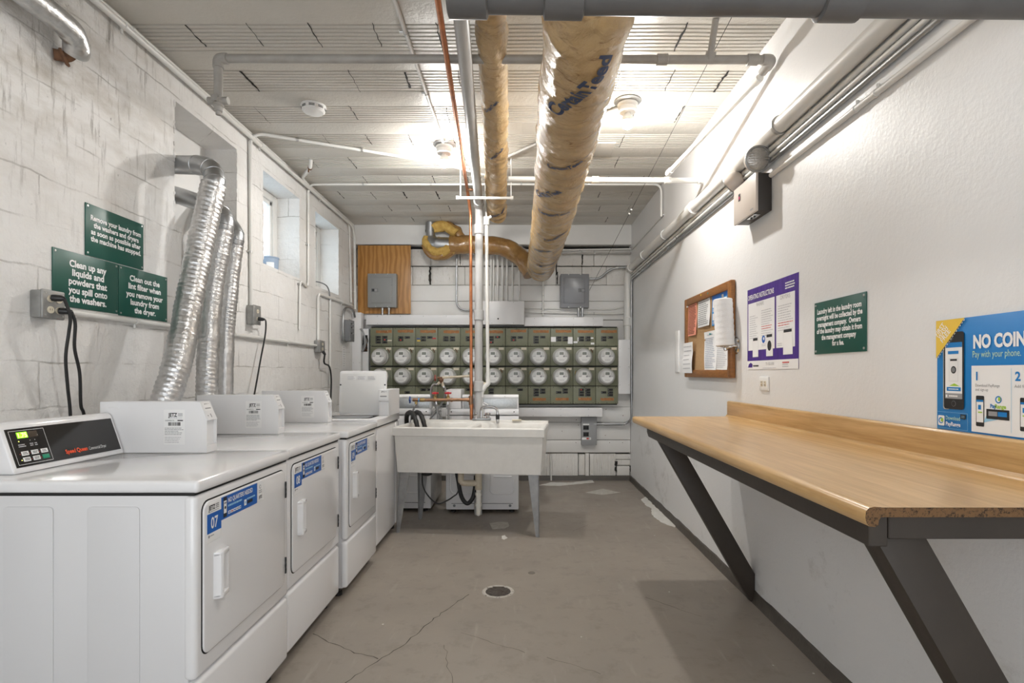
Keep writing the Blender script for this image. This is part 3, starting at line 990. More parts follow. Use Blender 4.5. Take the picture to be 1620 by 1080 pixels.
def dryer(yn, yf, dx, num, label):
    xf = -0.962 + dx
    xb = -1.672 + dx
    t = thing('clothes_dryer', label, 'dryer', ((xf + xb) / 2, (yn + yf) / 2, 0), 'front loading dryers in a row')
    c = MB()
    c.box((xb, yn + 0.004, 0.055), (xf - 0.024, yf - 0.004, 0.874), ENAMEL_SHADED, 0.004)
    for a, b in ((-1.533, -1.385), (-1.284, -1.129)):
        c.prism(rrect(a + dx, 0.056, b + dx, 0.838, 0.012, 4, (0, 0, 1, 1)), 'y', yn + 0.0045, yn + 0.0005, ENAMEL_SHADED, 0.0018, 2)
    c.build('cabinet', t)
    p = MB()
    p.box((xf - 0.040, yn, 0.319), (xf, yf, 0.872), ENAMEL, 0.016, 4)
    p.build('front_panel', t)
    p = MB()
    p.box((xf - 0.040, yn, 0.056), (xf, yf, 0.313), ENAMEL, 0.016, 4)
    p.build('lower_panel', t)
    w = MB()
    w.box((xb, yn - 0.002, 0.8775), (xf + 0.008, yf + 0.002, 0.915), ENAMEL, 0.012, 4)
    w.box((xb + 0.01, yn + 0.004, 0.870), (xf - 0.006, yf - 0.004, 0.880), GAPDARK)
    w.build('worktop', t)
    for yy in (yn + 0.06, yf - 0.06):
        for xx in (xf - 0.07, xb + 0.07):
            q = MB(); q.lathe((xx, yy, 0), (0, 0, 1), [(0.024, 0), (0.024, 0.02), (0.014, 0.024), (0.014, 0.06)], RUBBER, 14)
            q.build('foot', t)
    # door
    d0, d1 = yn + 0.032, yf - 0.046
    d = MB()
    d.prism(rrect(d0 - 0.004, 0.376, d1 + 0.004, 0.847, 0.034), 'x', xf - 0.002, xf + 0.0008, GAPDARK)
    d.prism(rrect(d0, 0.380, d1, 0.843, 0.030), 'x', xf, xf + 0.007, ENAMEL, 0.0035, 3)
    door = d.build('door', t)
    h = MB()
    hy, h0, h1 = d0 + 0.050, 0.530, 0.676
    xo = xf + 0.006
    h.prism([(xo, hy), (xo + 0.020, hy + 0.010), (xo + 0.0235, hy + 0.016), (xo + 0.0235, hy + 0.021), (xo + 0.004, hy + 0.025), (xo + 0.002, hy + 0.034), (xo + 0.005, hy + 0.052), (xo + 0.013, hy + 0.068), (xo, hy + 0.071)], 'z', h0 + 0.006, h1 - 0.006, ENAMEL)
    for za, zb in ((h0, h0 + 0.014), (h1 - 0.014, h1)):
        h.prism([(xo, hy), (xo + 0.020, hy + 0.010), (xo + 0.0235, hy + 0.016), (xo + 0.0235, hy + 0.022), (xo + 0.0155, hy + 0.069), (xo, hy + 0.072)], 'z', za, zb, ENAMEL, 0.003, 2)
    h.build('handle', door)
    for za in (0.422, 0.728):
        q = MB(); q.box((xf - 0.002, d1 - 0.002, za), (xf + 0.011, d1 + 0.007, za + 0.066), BLACKPL, 0.002)
        for k in range(3):
            q.box((xf + 0.004, d1 - 0.003, za + 0.010 + 0.02 * k), (xf + 0.0125, d1 + 0.004, za + 0.022 + 0.02 * k), BLACKPL, 0.001)
        q.build('hinge', door)
    door_stickers(d0, 0.843, xf + 0.0075, num, door)
    # console with its sloping black panel
    k0, k1 = yn + 0.092, yf - 0.083
    prof = [(-1.668, 0.9155), (-1.583, 0.9155), (-1.582, 0.922), (-1.631, 1.066), (-1.640, 1.074), (-1.652, 1.078), (-1.664, 1.074), (-1.668, 1.066)]
    c = MB()
    c.prism([(a + dx, b) for a, b in prof], 'y', k0, k1, ENAMEL, 0.005, 3)
    con = c.build('console', t)
    P0_ = Vector((-1.5862 + dx, k0 + 0.013, 0.934)); up = Vector((-0.0436, 0, 0.128)).normalized()
    f = Face(P0_, (0, 1, 0), up)
    L, H = k1 - k0 - 0.026, 0.1275
    s = MB()
    f.slab(s, 0, 0, L, H, 0.0022, BLACKPANEL)
    f.text(s, 'Speed Queen', L * 0.43, 0.018, 0.0145, ORANGEINK, L * 0.215, bold=0.035, e=0.003)
    f.text(s, 'Commercial Dryer', L * 0.66, 0.0175, 0.012, WHITEINK, L * 0.185, bold=0.0, e=0.003)
    f.frame(s, 0.008, 0.007, 0.138, 0.120, 0.0012, STICK, 0.003)
    f.rect(s, 0.108, 0.098, 0.109, 0.101, STICK, 0.003)
    for q in range(3):
        f.lines(s, (0.028, 0.070, 0.088)[q], 0.074, (0.056, 0.084, 0.100)[q], 2, 0.006, 0.003, PALEINK, 0.003, 0.2, q)
        f.disc(s, (0.034, 0.075, 0.093)[q], 0.084, 0.0016, LEDDIG if q == 0 else PALEINK, 0.003, n=8)
    pan = s.build('control_panel', con)
    s = MB()
    f.rect(s, 0.034, 0.094, 0.072, 0.114, LEDGREEN, 0.0028)
    f.rect(s, 0.072, 0.094, 0.110, 0.114, LEDOFF, 0.0028)
    f.text(s, '1.75', 0.038, 0.0965, 0.0145, LEDDIG, 0.032, bold=0.02, e=0.0034)
    f.text(s, '888', 0.075, 0.0965, 0.0145, LEDOFF, 0.032, bold=0.02, e=0.0034)
    s.build('display', con)
    for r in range(2):
        for q in range(3):
            s = MB()
            a = 0.030 + 0.036 * q + 0.0 * r; b = 0.034 - 0.0 - 0.020 * r + 0.002
            mt_ = BTNGREEN if (r == 1 and q == 2) else STICK
            f.slab(s, a, b, a + 0.026, b + 0.014, 0.0035, mt_, 0.001)
            if mt_ is STICK:
                f.lines(s, a + 0.004, b + 0.0105, a + 0.023, 2, 0.0045, 0.0022, INK, 0.0038, 0.2, r * 3 + q)
            f.disc(s, a - 0.006, b + 0.006, 0.0014, LEDDIG if (r, q) == (1, 0) else REDINK, 0.003, n=8)
            s.build('button', con)
    # coin box beside the console
    c0, c1 = yf - 0.075, yf - 0.002
    cx0, cx1 = -1.683 + dx, -1.256 + dx
    c = MB()
    c.prism([(cx0, 0.916), (cx1 - 0.012, 0.916), (cx1 - 0.012, 1.040), (cx1 - 0.030, 1.118), (cx0, 1.118)], 'y', c0 + 0.003, c1 - 0.003, BOXWHITE)
    cheek = [(cx0, 0.916), (cx1, 0.916), (cx1, 1.046), (cx1 - 0.028, 1.119), (cx0, 1.119)]
    c.prism(cheek, 'y', c0, c0 + 0.003, BOXWHITE)
    c.prism(cheek, 'y', c1 - 0.003, c1, BOXWHITE)
    c.add([(cx1 - 0.012, c0 + 0.003, 1.040), (cx1 + 0.004, c0 + 0.003, 1.046), (cx1 + 0.004, c1 - 0.003, 1.046), (cx1 - 0.012, c1 - 0.003, 1.040),
           (cx1 - 0.030, c0 + 0.003, 1.119), (cx1 - 0.030, c1 - 0.003, 1.119)], [(0, 1, 2, 3), (1, 4, 5, 2), (0, 4, 1), (3, 2, 5)], BOXWHITE)
    c.box((cx1 - 0.012, c0 + 0.003, 0.916), (cx1, c1 - 0.003, 0.946), BOXWHITE)
    c.box((cx0 + 0.035, c0 - 0.0015, 1.094), (cx0 + 0.075, c0 + 0.0, 1.100), BOXWHITE, 0.0007)
    box = c.build('coin_box', t)
    s = MB()
    coin_label(Face((cx1, c0, 0.916), (1, 0, 0), (0, 0, 1)), -0.172, 0.032, 0.084, 0.140, s, int(num))
    s.build('maker_label', box)
    s = MB()
    slope = Vector((-0.034, 0, 0.073)).normalized()
    f2 = Face(Vector((cx1 + 0.004, c0 + 0.003, 1.046)), (0, 1, 0), slope)
    coin_label(f2, 0.008, 0.040, c1 - c0 - 0.022, 0.034, s, 2, False)
    f2.disc(s, 0.012, 0.018, 0.0025, INK, 0.001, n=8)
    f2.rect(s, 0.030, 0.010, 0.036, 0.026, GREYINK, 0.001)
    s.build('coin_plate', box)
    return t

dryer(1.645, 2.300, 0.0, '07', 'white front loading dryer nearest the viewer, door sticker numbered 07')
dryer(2.325, 2.985, -0.012, '08', 'white front loading dryer in the middle of the row, door sticker numbered 08')
dryer(3.040, 3.662, 0.012, '09', 'white front loading dryer at the far end of the row, door sticker numbered 09')

# --- top loading washer with its lid standing open
wx0, wx1, wy0, wy1 = -1.670, -0.985, 3.800, 4.490
t = thing('washing_machine', 'white top loading washer with its lid standing open, beside the sink', 'washing machine', ((wx0 + wx1) / 2, (wy0 + wy1) / 2, 0))
c = MB()
c.box((wx0, wy0, 0.045), (wx1, wy1, 0.858), ENAMEL, 0.018, 4)
c.box((wx1 - 0.001, wy1 - 0.13, 0.06), (wx1 + 0.003, wy1 - 0.02, 0.85), ENAMEL, 0.002)
c.build('cabinet', t)
c = MB()
c.box((wx0, wy0 - 0.002, 0.864), (wx1 + 0.006, wy1 + 0.002, 0.918), ENAMEL, 0.010, 3)
c.box((wx0 + 0.01, wy0 + 0.006, 0.856), (wx1 - 0.006, wy1 - 0.006, 0.866), GAPDARK)
c.prism(rrect(-1.39, 3.87, -1.05, 4.14, 0.04), 'z', 0.9165, 0.9185, GAPDARK)
c.prism(rrect(-1.36, 3.90, -1.08, 4.11, 0.05), 'z', 0.917, 0.9188, GALV)
c.build('worktop', t)
c = MB()
Ml = Matrix.Translation((-0.015, 4.150, 0.922)) @ Matrix.Rotation(math.radians(-5), 4, 'X')
c.prism(rrect(-1.345, 0.0, -0.992, 0.330, 0.020), 'y', 0.0, 0.022, ENAMEL, 0.006, 3, M=Ml)
c.prism(rrect(-1.333, 0.012, -1.004, 0.318, 0.018), 'y', -0.003, 0.004, WHITE_PL, 0.002, 2, M=Ml)
lid = c.build('lid', t)
s = MB()
f = Face(Ml @ Vector((-1.345, -0.0032, 0)), (1, 0, 0), (Ml.to_3x3() @ Vector((0, 0, 1))))
for k in range(3):
    f.rect(s, 0.060 + 0.075 * k, 0.262, 0.125 + 0.075 * k, 0.290, PALEINK if k == 9 else STICK, 0.0008)
    f.lines(s, 0.062 + 0.075 * k, 0.288, 0.123 + 0.075 * k, 4, 0.0065, 0.003, PALEINK, 0.0012, 0.3, k)
s.build('care_label', lid)
for xx in (-1.338, -1.000):
    s = MB(); s.lathe(Ml @ Vector((xx + (0.003 if xx < -1.1 else -0.003), -0.002, 0.225)), (0, -1, 0), [(0.006, 0), (0.006, 0.004), (0, 0.004)], BLACKPL, 10); s.build('lid_stop', lid)
c = MB()
bx0, bx1, by0, by1 = -1.047, -0.972, 4.095, 4.450
c.prism([(by0 + 0.020, 0.9185), (by1, 0.9185), (by1, 1.112), (by0 + 0.004, 1.112), (by0 - 0.006, 1.030), (by0 + 0.020, 1.022)], 'x', bx0, bx1, BOXWHITE, 0.0015, 1)
for xx in (bx0, bx1 - 0.003):
    c.box((xx, by0, 0.9185), (xx + 0.003, by0 + 0.03, 1.03), BOXWHITE)
box = c.build('coin_box', t)
s = MB()
f = Face((bx0, by0 - 0.0065, 1.030), (1, 0, 0), Vector((0, 0.010, 0.082)))
coin_label(f, 0.006, 0.016, 0.060, 0.060, s, 3, False)
s.build('maker_label', box)
for xx, yy in ((wx1 - 0.06, wy0 + 0.05), (wx1 - 0.05, wy1 - 0.06), (wx0 + 0.06, wy0 + 0.06), (wx0 + 0.06, wy1 - 0.06)):
    s = MB(); s.lathe((xx, yy, 0), (0, 0, 1), [(0.026, 0), (0.026, 0.022), (0.014, 0.026), (0.014, 0.05)], RUBBER, 14); s.build('foot', t)

# --- two washers behind the sink, backs to the room
def back_washer(x0, x1, yb, label, cbox):
    t = thing('washing_machine', label, 'washing machine', ((x0 + x1) / 2, yb + 0.34, 0), 'washers standing behind the sink')
    c = MB()
    c.box((x0, yb, 0.030), (x1, yb + 0.68, 0.858), ENAMEL, 0.008, 2)
    c.build('cabinet', t)
    c = MB()
    zt = 0.85
    xm = (x0 + x1) / 2 - 0.0
    # pressed ribs on the back panel
    for a, b in ((x0 + 0.04, xm - 0.05), (xm + 0.07, x1 - 0.04)):
        c.tube(fillet([(a, yb, zt), (a, yb, 0.17), (b, yb, 0.17), (b, yb, 0.30)], 0.05), 0.007, ENAMEL, 8)
        c.tube([(a + 0.03, yb, 0.32), (b - 0.02, yb, 0.32)], 0.006, ENAMEL, 8)
    c.tube([(xm + 0.015, yb, zt), (xm + 0.015, yb, 0.12)], 0.0035, ENAMEL, 6)
    c.tube([(x0 + 0.05, yb - 0.0005, 0.085), (x1 - 0.05, yb - 0.0005, 0.085)], 0.002, GAPDARK, 6)
    for xx in (x0 + 0.075, x1 - 0.075):
        c.lathe((xx, yb + 0.001, 0.066), (0, -1, 0), [(0.012, 0), (0.012, 0.003), (0.006, 0.0035), (0, 0.003)], MIDGREY, 12)
    c.build('back_panel', t)
    c = MB()
    c.box((x0 - 0.004, yb - 0.006, 0.864), (x1 + 0.004, yb + 0.685, 0.918), ENAMEL, 0.008, 2)
    for xx in (x0 + 0.05, x1 - 0.04):
        c.lathe((xx, yb - 0.0055, 0.893), (0, -1, 0), [(0.006, 0), (0.005, 0.002), (0, 0.002)], GAPDARK, 10)
    c.build('worktop', t)
    c = MB()
    k0 = x0 + (0.145 if cbox else 0.0)
    c.prism([(yb + 0.005, 0.919), (yb + 0.13, 0.919), (yb + 0.085, 1.035), (yb + 0.06, 1.045), (yb + 0.012, 1.045), (yb, 1.035), (yb - 0.004, 1.02), (yb + 0.002, 1.012)], 'x', k0, x1, ENAMEL, 0.003, 2)
    con = c.build('console', t)
    c = MB()
    c.box((k0 + 0.012, yb - 0.001, 0.924), (x1 - 0.012, yb + 0.006, 1.010), GALVFLAT, 0.002)
    for xx in (k0 + 0.03, x1 - 0.03):
        c.lathe((xx, yb - 0.001, 0.934), (0, -1, 0), [(0.004, 0), (0.003, 0.002), (0, 0.002)], STEEL, 8)
    c.build('console_back', con)
    c = MB()
    c.lathe((x1 - 0.12, yb - 0.003, 1.028), (0, -1, 0), [(0.005, 0), (0.004, 0.002), (0, 0.002)], STEEL, 8)
    c.build('screw', con)
    if cbox:
        c = MB()
        c.box((x0 + 0.004, yb - 0.004, 0.919), (x0 + 0.135, yb + 0.30, 1.088), BOXWHITE, 0.003)
        c.build('coin_box', t)
    for xx, yy in ((x0 + 0.06, yb + 0.06), (x1 - 0.06, yb + 0.06), (x0 + 0.06, yb + 0.62), (x1 - 0.06, yb + 0.62)):
        s = MB(); s.lathe((xx, yy, 0), (0, 0, 1), [(0.024, 0), (0.024, 0.015), (0.014, 0.018), (0.014, 0.035)], RUBBER, 12); s.build('foot', t)
back_washer(-1.420, -0.800, 4.945, 'white washer with its back to the sink, beside the open top loader', False)
back_washer(-0.662, -0.020, 4.905, 'white washer with its back turned, directly behind the sink and drain pipe', True)

# --- the utility sink, set slightly askew
SA = math.atan2(-0.13, 1.163)
SM = Matrix.Translation((-0.985, 4.265, 0)) @ Matrix.Rotation(SA, 4, 'Z')
SWd, SDp = 1.166, 0.540
t = thing('laundry_sink', 'large white plastic laundry sink on grey steel legs', 'sink', SM @ Vector((SWd / 2, SDp / 2, 0)))
c = MB()
def ring(x0, y0, x1, y1, z):
    return [(x0, y0, z), (x1, y0, z), (x1, y1, z), (x0, y1, z)]
def loft(mb, rings, mt, M, close_last=True):
    vs = [p for r in rings for p in r]
    fs = []
    for i in range(len(rings) - 1):
        for k in range(4):
            k2 = (k + 1) % 4
            fs.append((i * 4 + k, i * 4 + k2, i * 4 + 4 + k2, i * 4 + 4 + k))
    if close_last:
        n = (len(rings) - 1) * 4
        fs.append((n, n + 1, n + 2, n + 3))
    mb.add(vs, fs, mt, M)
W_, D_ = SWd, SDp
loft(c, [ring(0.030, 0.030, W_ - 0.030, D_ - 0.01, 0.470), ring(0.012, 0.014, W_ - 0.012, D_ - 0.004, 0.752), ring(0.0, 0.0, W_, D_, 0.756), ring(0.0, 0.0, W_, D_, 0.812),
         ring(0.006, 0.006, W_ - 0.006, D_ - 0.006, 0.820)], TUB, SM, False)
c.add(ring(0.030, 0.030, W_ - 0.030, D_ - 0.01, 0.470), [(3, 2, 1, 0)], TUB, SM)
# top rim with two basins
bx = [(0.035, W_ / 2 - 0.02), (W_ / 2 + 0.02, W_ - 0.035)]
yb0, yb1 = 0.035, D_ - 0.095
zt = 0.820
def flat(x0, y0, x1, y1):
    c.add(ring(x0, y0, x1, y1, zt), [(0, 1, 2, 3)], TUB, SM)
flat(0.006, 0.006, W_ - 0.006, yb0); flat(0.006, yb1, W_ - 0.006, D_ - 0.006)
flat(0.006, yb0, bx[0][0], yb1); flat(bx[0][1], yb0, bx[1][0], yb1); flat(bx[1][1], yb0, W_ - 0.006, yb1)
for a, b in bx:
    loft(c, [ring(a, yb0, b, yb1, zt), ring(a + 0.008, yb0 + 0.008, b - 0.008, yb1 - 0.008, zt - 0.012), ring(a + 0.02, yb0 + 0.03, b - 0.02, yb1 - 0.06, 0.50)], TUB, SM)
# raised back deck
loft(c, [ring(0.0, yb1 + 0.012, W_, D_, 0.815), ring(0.002, yb1 + 0.018, W_ - 0.002, D_, 0.836)], TUB, SM)
c.build('basin', t, sharp=25)
for lx, ly, sx_, sy_ in ((0.045, 0.040, 1, 1), (W_ - 0.045, 0.040, -1, 1), (0.075, D_ - 0.08, 1, -1), (W_ - 0.075, D_ - 0.08, -1, -1)):
    s = MB()
    tw, bw, th = 0.080, 0.026, 0.004
    # an angle-iron leg, wide at the tub and narrow at the floor, splayed outwards
    ox = -sx_ * 0.030 if sy_ > 0 and sx_ > 0 else -sx_ * 0.004
    for wx, wy in ((1, 0), (0, 1)):
        def P_(z, wd, e):
            f_ = (0.474 - z) / 0.474
            x = lx + ox * f_; y = ly
            if wx:
                return [(x, y, z), (x + sx_ * wd, y, z), (x + sx_ * wd, y + sy_ * th, z), (x, y + sy_ * th, z)]
            return [(x, y, z), (x + sx_ * th, y, z), (x + sx_ * th, y + sy_ * wd * 0.8, z), (x, y + sy_ * wd * 0.8, z)]
        loft(s, [P_(0.474, tw, 0), P_(0.0, bw, 0)], TUBLEG, SM)
    s.lathe(SM @ Vector((lx + ox + sx_ * 0.012, ly + sy_ * 0.010, 0)), (0, 0, 1), [(0.014, 0), (0.014, 0.008), (0, 0.010)], TUBLEG, 10)
    s.build('leg', t)

# faucet on the deck
fo = SM @ Vector((0.605, D_ - 0.052, 0.8375))
t = thing('faucet', 'chrome two handle faucet on the back deck of the sink', 'faucet', fo)
c = MB()
c.box((fo.x - 0.078, fo.y - 0.024, fo.z), (fo.x + 0.078, fo.y + 0.024, fo.z + 0.020), GALV, 0.006)
c.build('base', t)
c = MB()
c.tube(fillet([(fo.x - 0.004, fo.y, fo.z + 0.018), (fo.x - 0.004, fo.y, fo.z + 0.100), (fo.x + 0.025, fo.y - 0.02, fo.z + 0.118), (fo.x + 0.10, fo.y - 0.10, fo.z + 0.118), (fo.x + 0.138, fo.y - 0.135, fo.z + 0.10), (fo.x + 0.140, fo.y - 0.140, fo.z + 0.045)], 0.05), 0.0105, CHROME, 12)
c.build('spout', t)
c = MB()
c.cyl((fo.x + 0.140, fo.y - 0.140, fo.z + 0.060), (fo.x + 0.140, fo.y - 0.140, fo.z + 0.020), 0.016, BLACKPL, 14)
c.cyl((fo.x + 0.140, fo.y - 0.140, fo.z + 0.020), (fo.x + 0.140, fo.y - 0.140, fo.z - 0.012), 0.014, CHROME, 14)
c.build('hose_nozzle', t)
for xx in (-0.052, 0.052):
    c = MB()
    c.lathe((fo.x + xx, fo.y, fo.z + 0.018), (0, 0, 1), [(0.016, 0), (0.014, 0.01), (0.019, 0.020), (0.022, 0.036), (0.018, 0.046), (0.0, 0.048)], CHROME, 8)
    c.build('handle', t)
mb = MB()
p = SM @ Vector((0.905, 0.47, 0.838))
mb.box((p.x - 0.04, p.y - 0.03, p.z), (p.x + 0.04, p.y + 0.03, p.z + 0.010), IVORY, 0.004)
mb.build('soap_bar', label='flat cream soap bar lying on the back deck of the sink', cat='soap')
# drain hoses hooked over the rim of the sink
for i, dx in enumerate((0.0, 0.055)):
    p = SM @ Vector((0.030 + dx, 0.20 + 0.02 * i, 0))
    mb = MB()
    mb.tube(spline([(p.x - 0.055, p.y + 0.36, 0.70), (p.x - 0.050, p.y + 0.33, 0.86), (p.x + 0.005, p.y + 0.20, 0.905), (p.x + 0.065, p.y + 0.06, 0.885), (p.x + 0.105, p.y + 0.0, 0.79), (p.x + 0.115, p.y - 0.01, 0.66)], 8), 0.019, RUBBER, 12,
            rfun=lambda t_, d, a, q: 0.019 + 0.0012 * math.sin(d * 700))
    mb.build('drain_hose', label=('black drain hose over the sink rim, the left one of the pair', 'black drain hose over the sink rim, the right one of the pair')[i], cat='hose', group='drain hoses over the sink rim')

# white trap under the sink, black hose loop and cord
t = thing('drain_trap', 'white plastic drain pipe and trap hanging under the sink', 'pipe', (-0.345, 4.46, 0.06))
c = MB()
yt = 4.46
c.tube(fillet([W(729, 748, yt), W(729, 764, yt), W(745, 764, yt), W(757, 764, yt)], 0.03), 0.024, PVCOLD, 14)
c.tube([W(757, 744, yt), W(757, 774, yt)], 0.028, PVCOLD, 16)
c.tube([W(727, 746, yt), W(734, 746, yt)], 0.03, PVCOLD, 14)
c.build('waste_tee', t)
c = MB()
c.tube([W(757, 772, yt), W(757, 812, yt)], 0.0195, PVC, 16)
c.ball(W(757, 812, yt), 0.0195, PVC, 16)
for yy in (781, 798):
    c.tube([W(757, yy - 2.2, yt), W(757, yy + 2.2, yt)], 0.027, PVC, 10)
c.build('trap_tube', t)
mb = MB()
mb.tube(spline([W(722, 742, 4.50), W(725, 760, 4.50), W(730, 785, 4.50), W(739, 796, 4.50), W(748, 787, 4.50), W(752, 768, 4.52), W(753, 752, 4.55)], 8), 0.017, RUBBER, 12)
mb.build('rubber_hose', label='thick black rubber hose looped beneath the sink', cat='hose')
mb = MB()
mb.tube(spline([W(668, 742, 4.36), W(669, 768, 4.36), W(679, 786, 4.36), W(692, 796, 4.38), W(704, 793, 4.40), W(716, 786, 4.42), W(725, 776, 4.44), W(728, 745, 4.46)], 8), 0.0055, BLACKPL, 8)
mb.lathe(W(675, 752, 4.36) + Vector((0, 0, 0.02)), (0, 0, -1), [(0.04, 0), (0.045, 0.012), (0.02, 0.022), (0.0, 0.022)], BLACKPL, 16)
mb.build('power_lead', label='thin black cord sagging beneath the sink', cat='cord')

# ================================================================== pipes, conduits and ducts
def along(pts, d):
    for a, b in zip(pts, pts[1:]):
        L = (b - a).length
        if d <= L or (b - pts[-1]).length < 1e-9:
            t = d / L if L else 0
            return a.lerp(b, t), (b - a).normalized()
        d -= L
def pipe(name, label, pts, r, mt, R=0.06, cat='pipe', group=None, straps=(), couplings=(), elbows=False, seg=12, strapmat=None, strapname='strap', spl=False):
    """straps and couplings: distances along the run; elbows: fittings at every corner"""
    raw = [Vector(p) for p in pts]
    path = spline(raw, 8) if spl else fillet(raw, R)
    m_ = MB(); m_.tube(path, r, mt, seg)
    parts = bool(straps or couplings or elbows)
    if not parts:
        return m_.build(name, label=label, cat=cat, group=group)
    t = thing(name, label, cat, raw[0], group)
    m_.build('run', t)
    for d in straps:
        p, v = along(path, d)
        s = MB(); s.tube([p - v * 0.008, p + v * 0.008], r * 1.22, strapmat or STEEL, seg)
        wall = Vector((1, 0, 0)) if p.x > 1.0 else (Vector((-1, 0, 0)) if p.x < -1.6 else Vector((0, 0, 1)))
        side = v.cross(wall).normalized()
        s.cyl(p + wall * r * 0.7 - side * r * 1.1, p + wall * r * 0.7 - side * (r * 1.1 + 0.02), 0.006, strapmat or STEEL, 8)
        s.build(strapname, t)
    for d in couplings:
        p, v = along(path, d)
        s = MB(); s.tube([p - v * r * 1.3, p - v * r * 1.2, p + v * r * 1.2, p + v * r * 1.3], r * 1.28, mt, seg, rfun=lambda t_, dd, a, q: r * (1.05 if t_ in (0.0, 1.0) else 1.28))
        s.build('coupling', t)
    if elbows:
        for i in range(1, len(raw) - 1):
            u = (raw[i - 1] - raw[i]).normalized(); w = (raw[i + 1] - raw[i]).normalized()
            if abs(u.dot(w)) > 0.98:
                continue
            q = R + r * 0.8
            s = MB(); s.tube(fillet([raw[i] + u * q, raw[i], raw[i] + w * q], R), r * 1.25, mt, seg)
            s.build('elbow', t)
    return t

YP = 4.86
# --- taped ducts
def crinkle(r0, r1, amp, f=1.0):
    def fn(t, d, a, p):
        w = 0.5 + 0.5 * math.sin(d * 34 * f + a * 2 + 5.0 * mnoise.noise(p * 3.5) + 9 * mnoise.noise(Vector((0, d * 2.3, 4))))
        q = Vector((p.x + math.cos(a) * r0, p.y, p.z + math.sin(a) * r0))
        return (r0 + (r1 - r0) * t) * (1 + amp * (w ** 4) + amp * 1.2 * mnoise.noise(q * 7) + amp * 0.6 * mnoise.noise(q * 19))
    return fn
t = thing('insulated_duct', 'thick duct wrapped in brown tape running overhead to the back wall', 'duct', (0.23, 4.0, 2.24), 'brown taped ducts')
c = MB()
path = spline([(0.24, 1.72, 2.88), (0.238, 1.80, 2.66), (0.236, 1.97, 2.50), (0.234, 2.35, 2.455), (0.235, 3.2, 2.42), (0.232, 4.2, 2.385), (0.225, 5.2, 2.375), (0.212, 5.85, 2.372), (0.205, 6.05, 2.37)], 26)
base = crinkle(0.158, 0.142, 0.045)
c.tube(path, 0.15, TAPE, 40, rfun=lambda t_, d, a, p: base(t_, d, a, p) * (1.0 if t_ < 0.97 else math.sqrt(max(0.02, 1 - ((t_ - 0.97) / 0.031) ** 2))))
thick_mb, thick = c, t
c.build('wrapping', t, sharp=70)
c = MB()
path = spline([(-0.10, 1.0, 2.838), (-0.128, 2.2, 2.835), (-0.136, 2.6, 2.83), (-0.153, 3.31, 2.80), (-0.178, 4.0, 2.765), (-0.203, 4.6, 2.722), (-0.215, 4.9, 2.69), (-0.222, 5.05, 2.672)], 26)
base2 = crinkle(0.064, 0.092, 0.075, 1.6)
c.tube(path, 0.07, TAPE, 32, rfun=lambda t_, d, a, p: base2(t_, d, a, p) * (1.0 if t_ < 0.965 else math.sqrt(max(0.02, 1 - ((t_ - 0.965) / 0.036) ** 2))))
thin_mb = c
thin = thing('insulated_duct', 'thinner duct wrapped in brown tape, left of the thick one', 'duct', (-0.16, 3.4, 2.70), 'brown taped ducts')
c.build('wrapping', thin, sharp=70)

from mathutils.bvhtree import BVHTree
def tape_print(src, parent, axis_at, spots):
    bv = BVHTree.FromPolygons([tuple(v_) for v_ in src.v], src.f)
    vs, fs = text_mesh('CertainTeed', 0.035)
    x1 = max(v_[0] for v_ in vs)
    for yy, ang, h, lean in spots:
        k = h / 0.7
        out = []
        for x, y in vs:
            al, ac = (x - x1 / 2) * k * 0.9, y * k
            u = al * math.cos(lean) - ac * math.sin(lean)
            w_ = -(al * math.sin(lean) + ac * math.cos(lean))
            c0, r_ = axis_at(yy + w_)
            th = ang + u / r_
            d_ = Vector((math.sin(th), 0, -math.cos(th)))
            hit = bv.ray_cast(c0 + d_ * 0.5, -d_)
            q = hit[0] if hit[0] is not None else c0 + d_ * r_
            out.append(q + d_ * 0.004)
        s_ = MB(); s_.add(out, fs, mat('tape_print_blue', srgb(44, 58, 88), 0.35))
        s_.build('tape_print', parent, solid=False)
def thick_axis(y):
    return Vector((0.234, y, 2.475 - 0.05 * min(1.0, max(0.0, (y - 2.1) / 1.1)) - 0.035 * max(0, (y - 3.2)) / 2)), 0.155
tape_print(thick_mb, thick, thick_axis, ((2.16, 0.10, 0.062, 1.10), (2.85, -0.05, 0.030, 0.5), (3.30, -0.45, 0.044, 1.05), (3.62, -0.15, 0.034, 0.4), (4.15, 0.25, 0.036, 0.9), (4.62, -0.35, 0.036, 0.9), (5.15, 0.1, 0.034, 0.6), (5.6, -0.3, 0.034, 0.9)))
tape_print(thin_mb, thin, lambda y: (Vector((-0.128 - 0.031 * (y - 2.2), y, 2.84 - 0.045 * (y - 2.2) - 0.008 * max(0, y - 3.5) ** 2)), 0.08), ((3.15, -0.1, 0.026, 1.0), (3.75, 0.2, 0.026, 0.9), (4.85, 0.1, 0.030, 0.8)))
t = thing('insulated_duct', 'short brown taped duct crossing in front of the back wall, its torn elbow showing metal', 'duct', W(760, 390, 6.2), 'brown taped ducts')
c = MB()
path = spline([W(842, 432, 6.06), W(832, 416, 6.10), W(818, 402, 6.18), W(800, 392, 6.2), W(775, 388, 6.2), W(745, 387, 6.2), W(712, 388, 6.2)], 12)
c.tube(path, 0.1, BROWNTAPE, 28, rfun=lambda t_, d, a, p: 0.102 * (1 + 0.09 * mnoise.noise(p * 9 + Vector((math.cos(a), 0, math.sin(a)))) + 0.07 * mnoise.noise(p * 21 + Vector((math.cos(a), 0, math.sin(a))) * 2.2)))
c.build('wrapping', t, sharp=70)
c = MB()
path = spline([W(719, 388, 6.2), W(705, 387.5, 6.2), W(692, 386, 6.2), W(684, 380, 6.2), W(681, 368, 6.2), W(680.5, 352, 6.2)], 8)
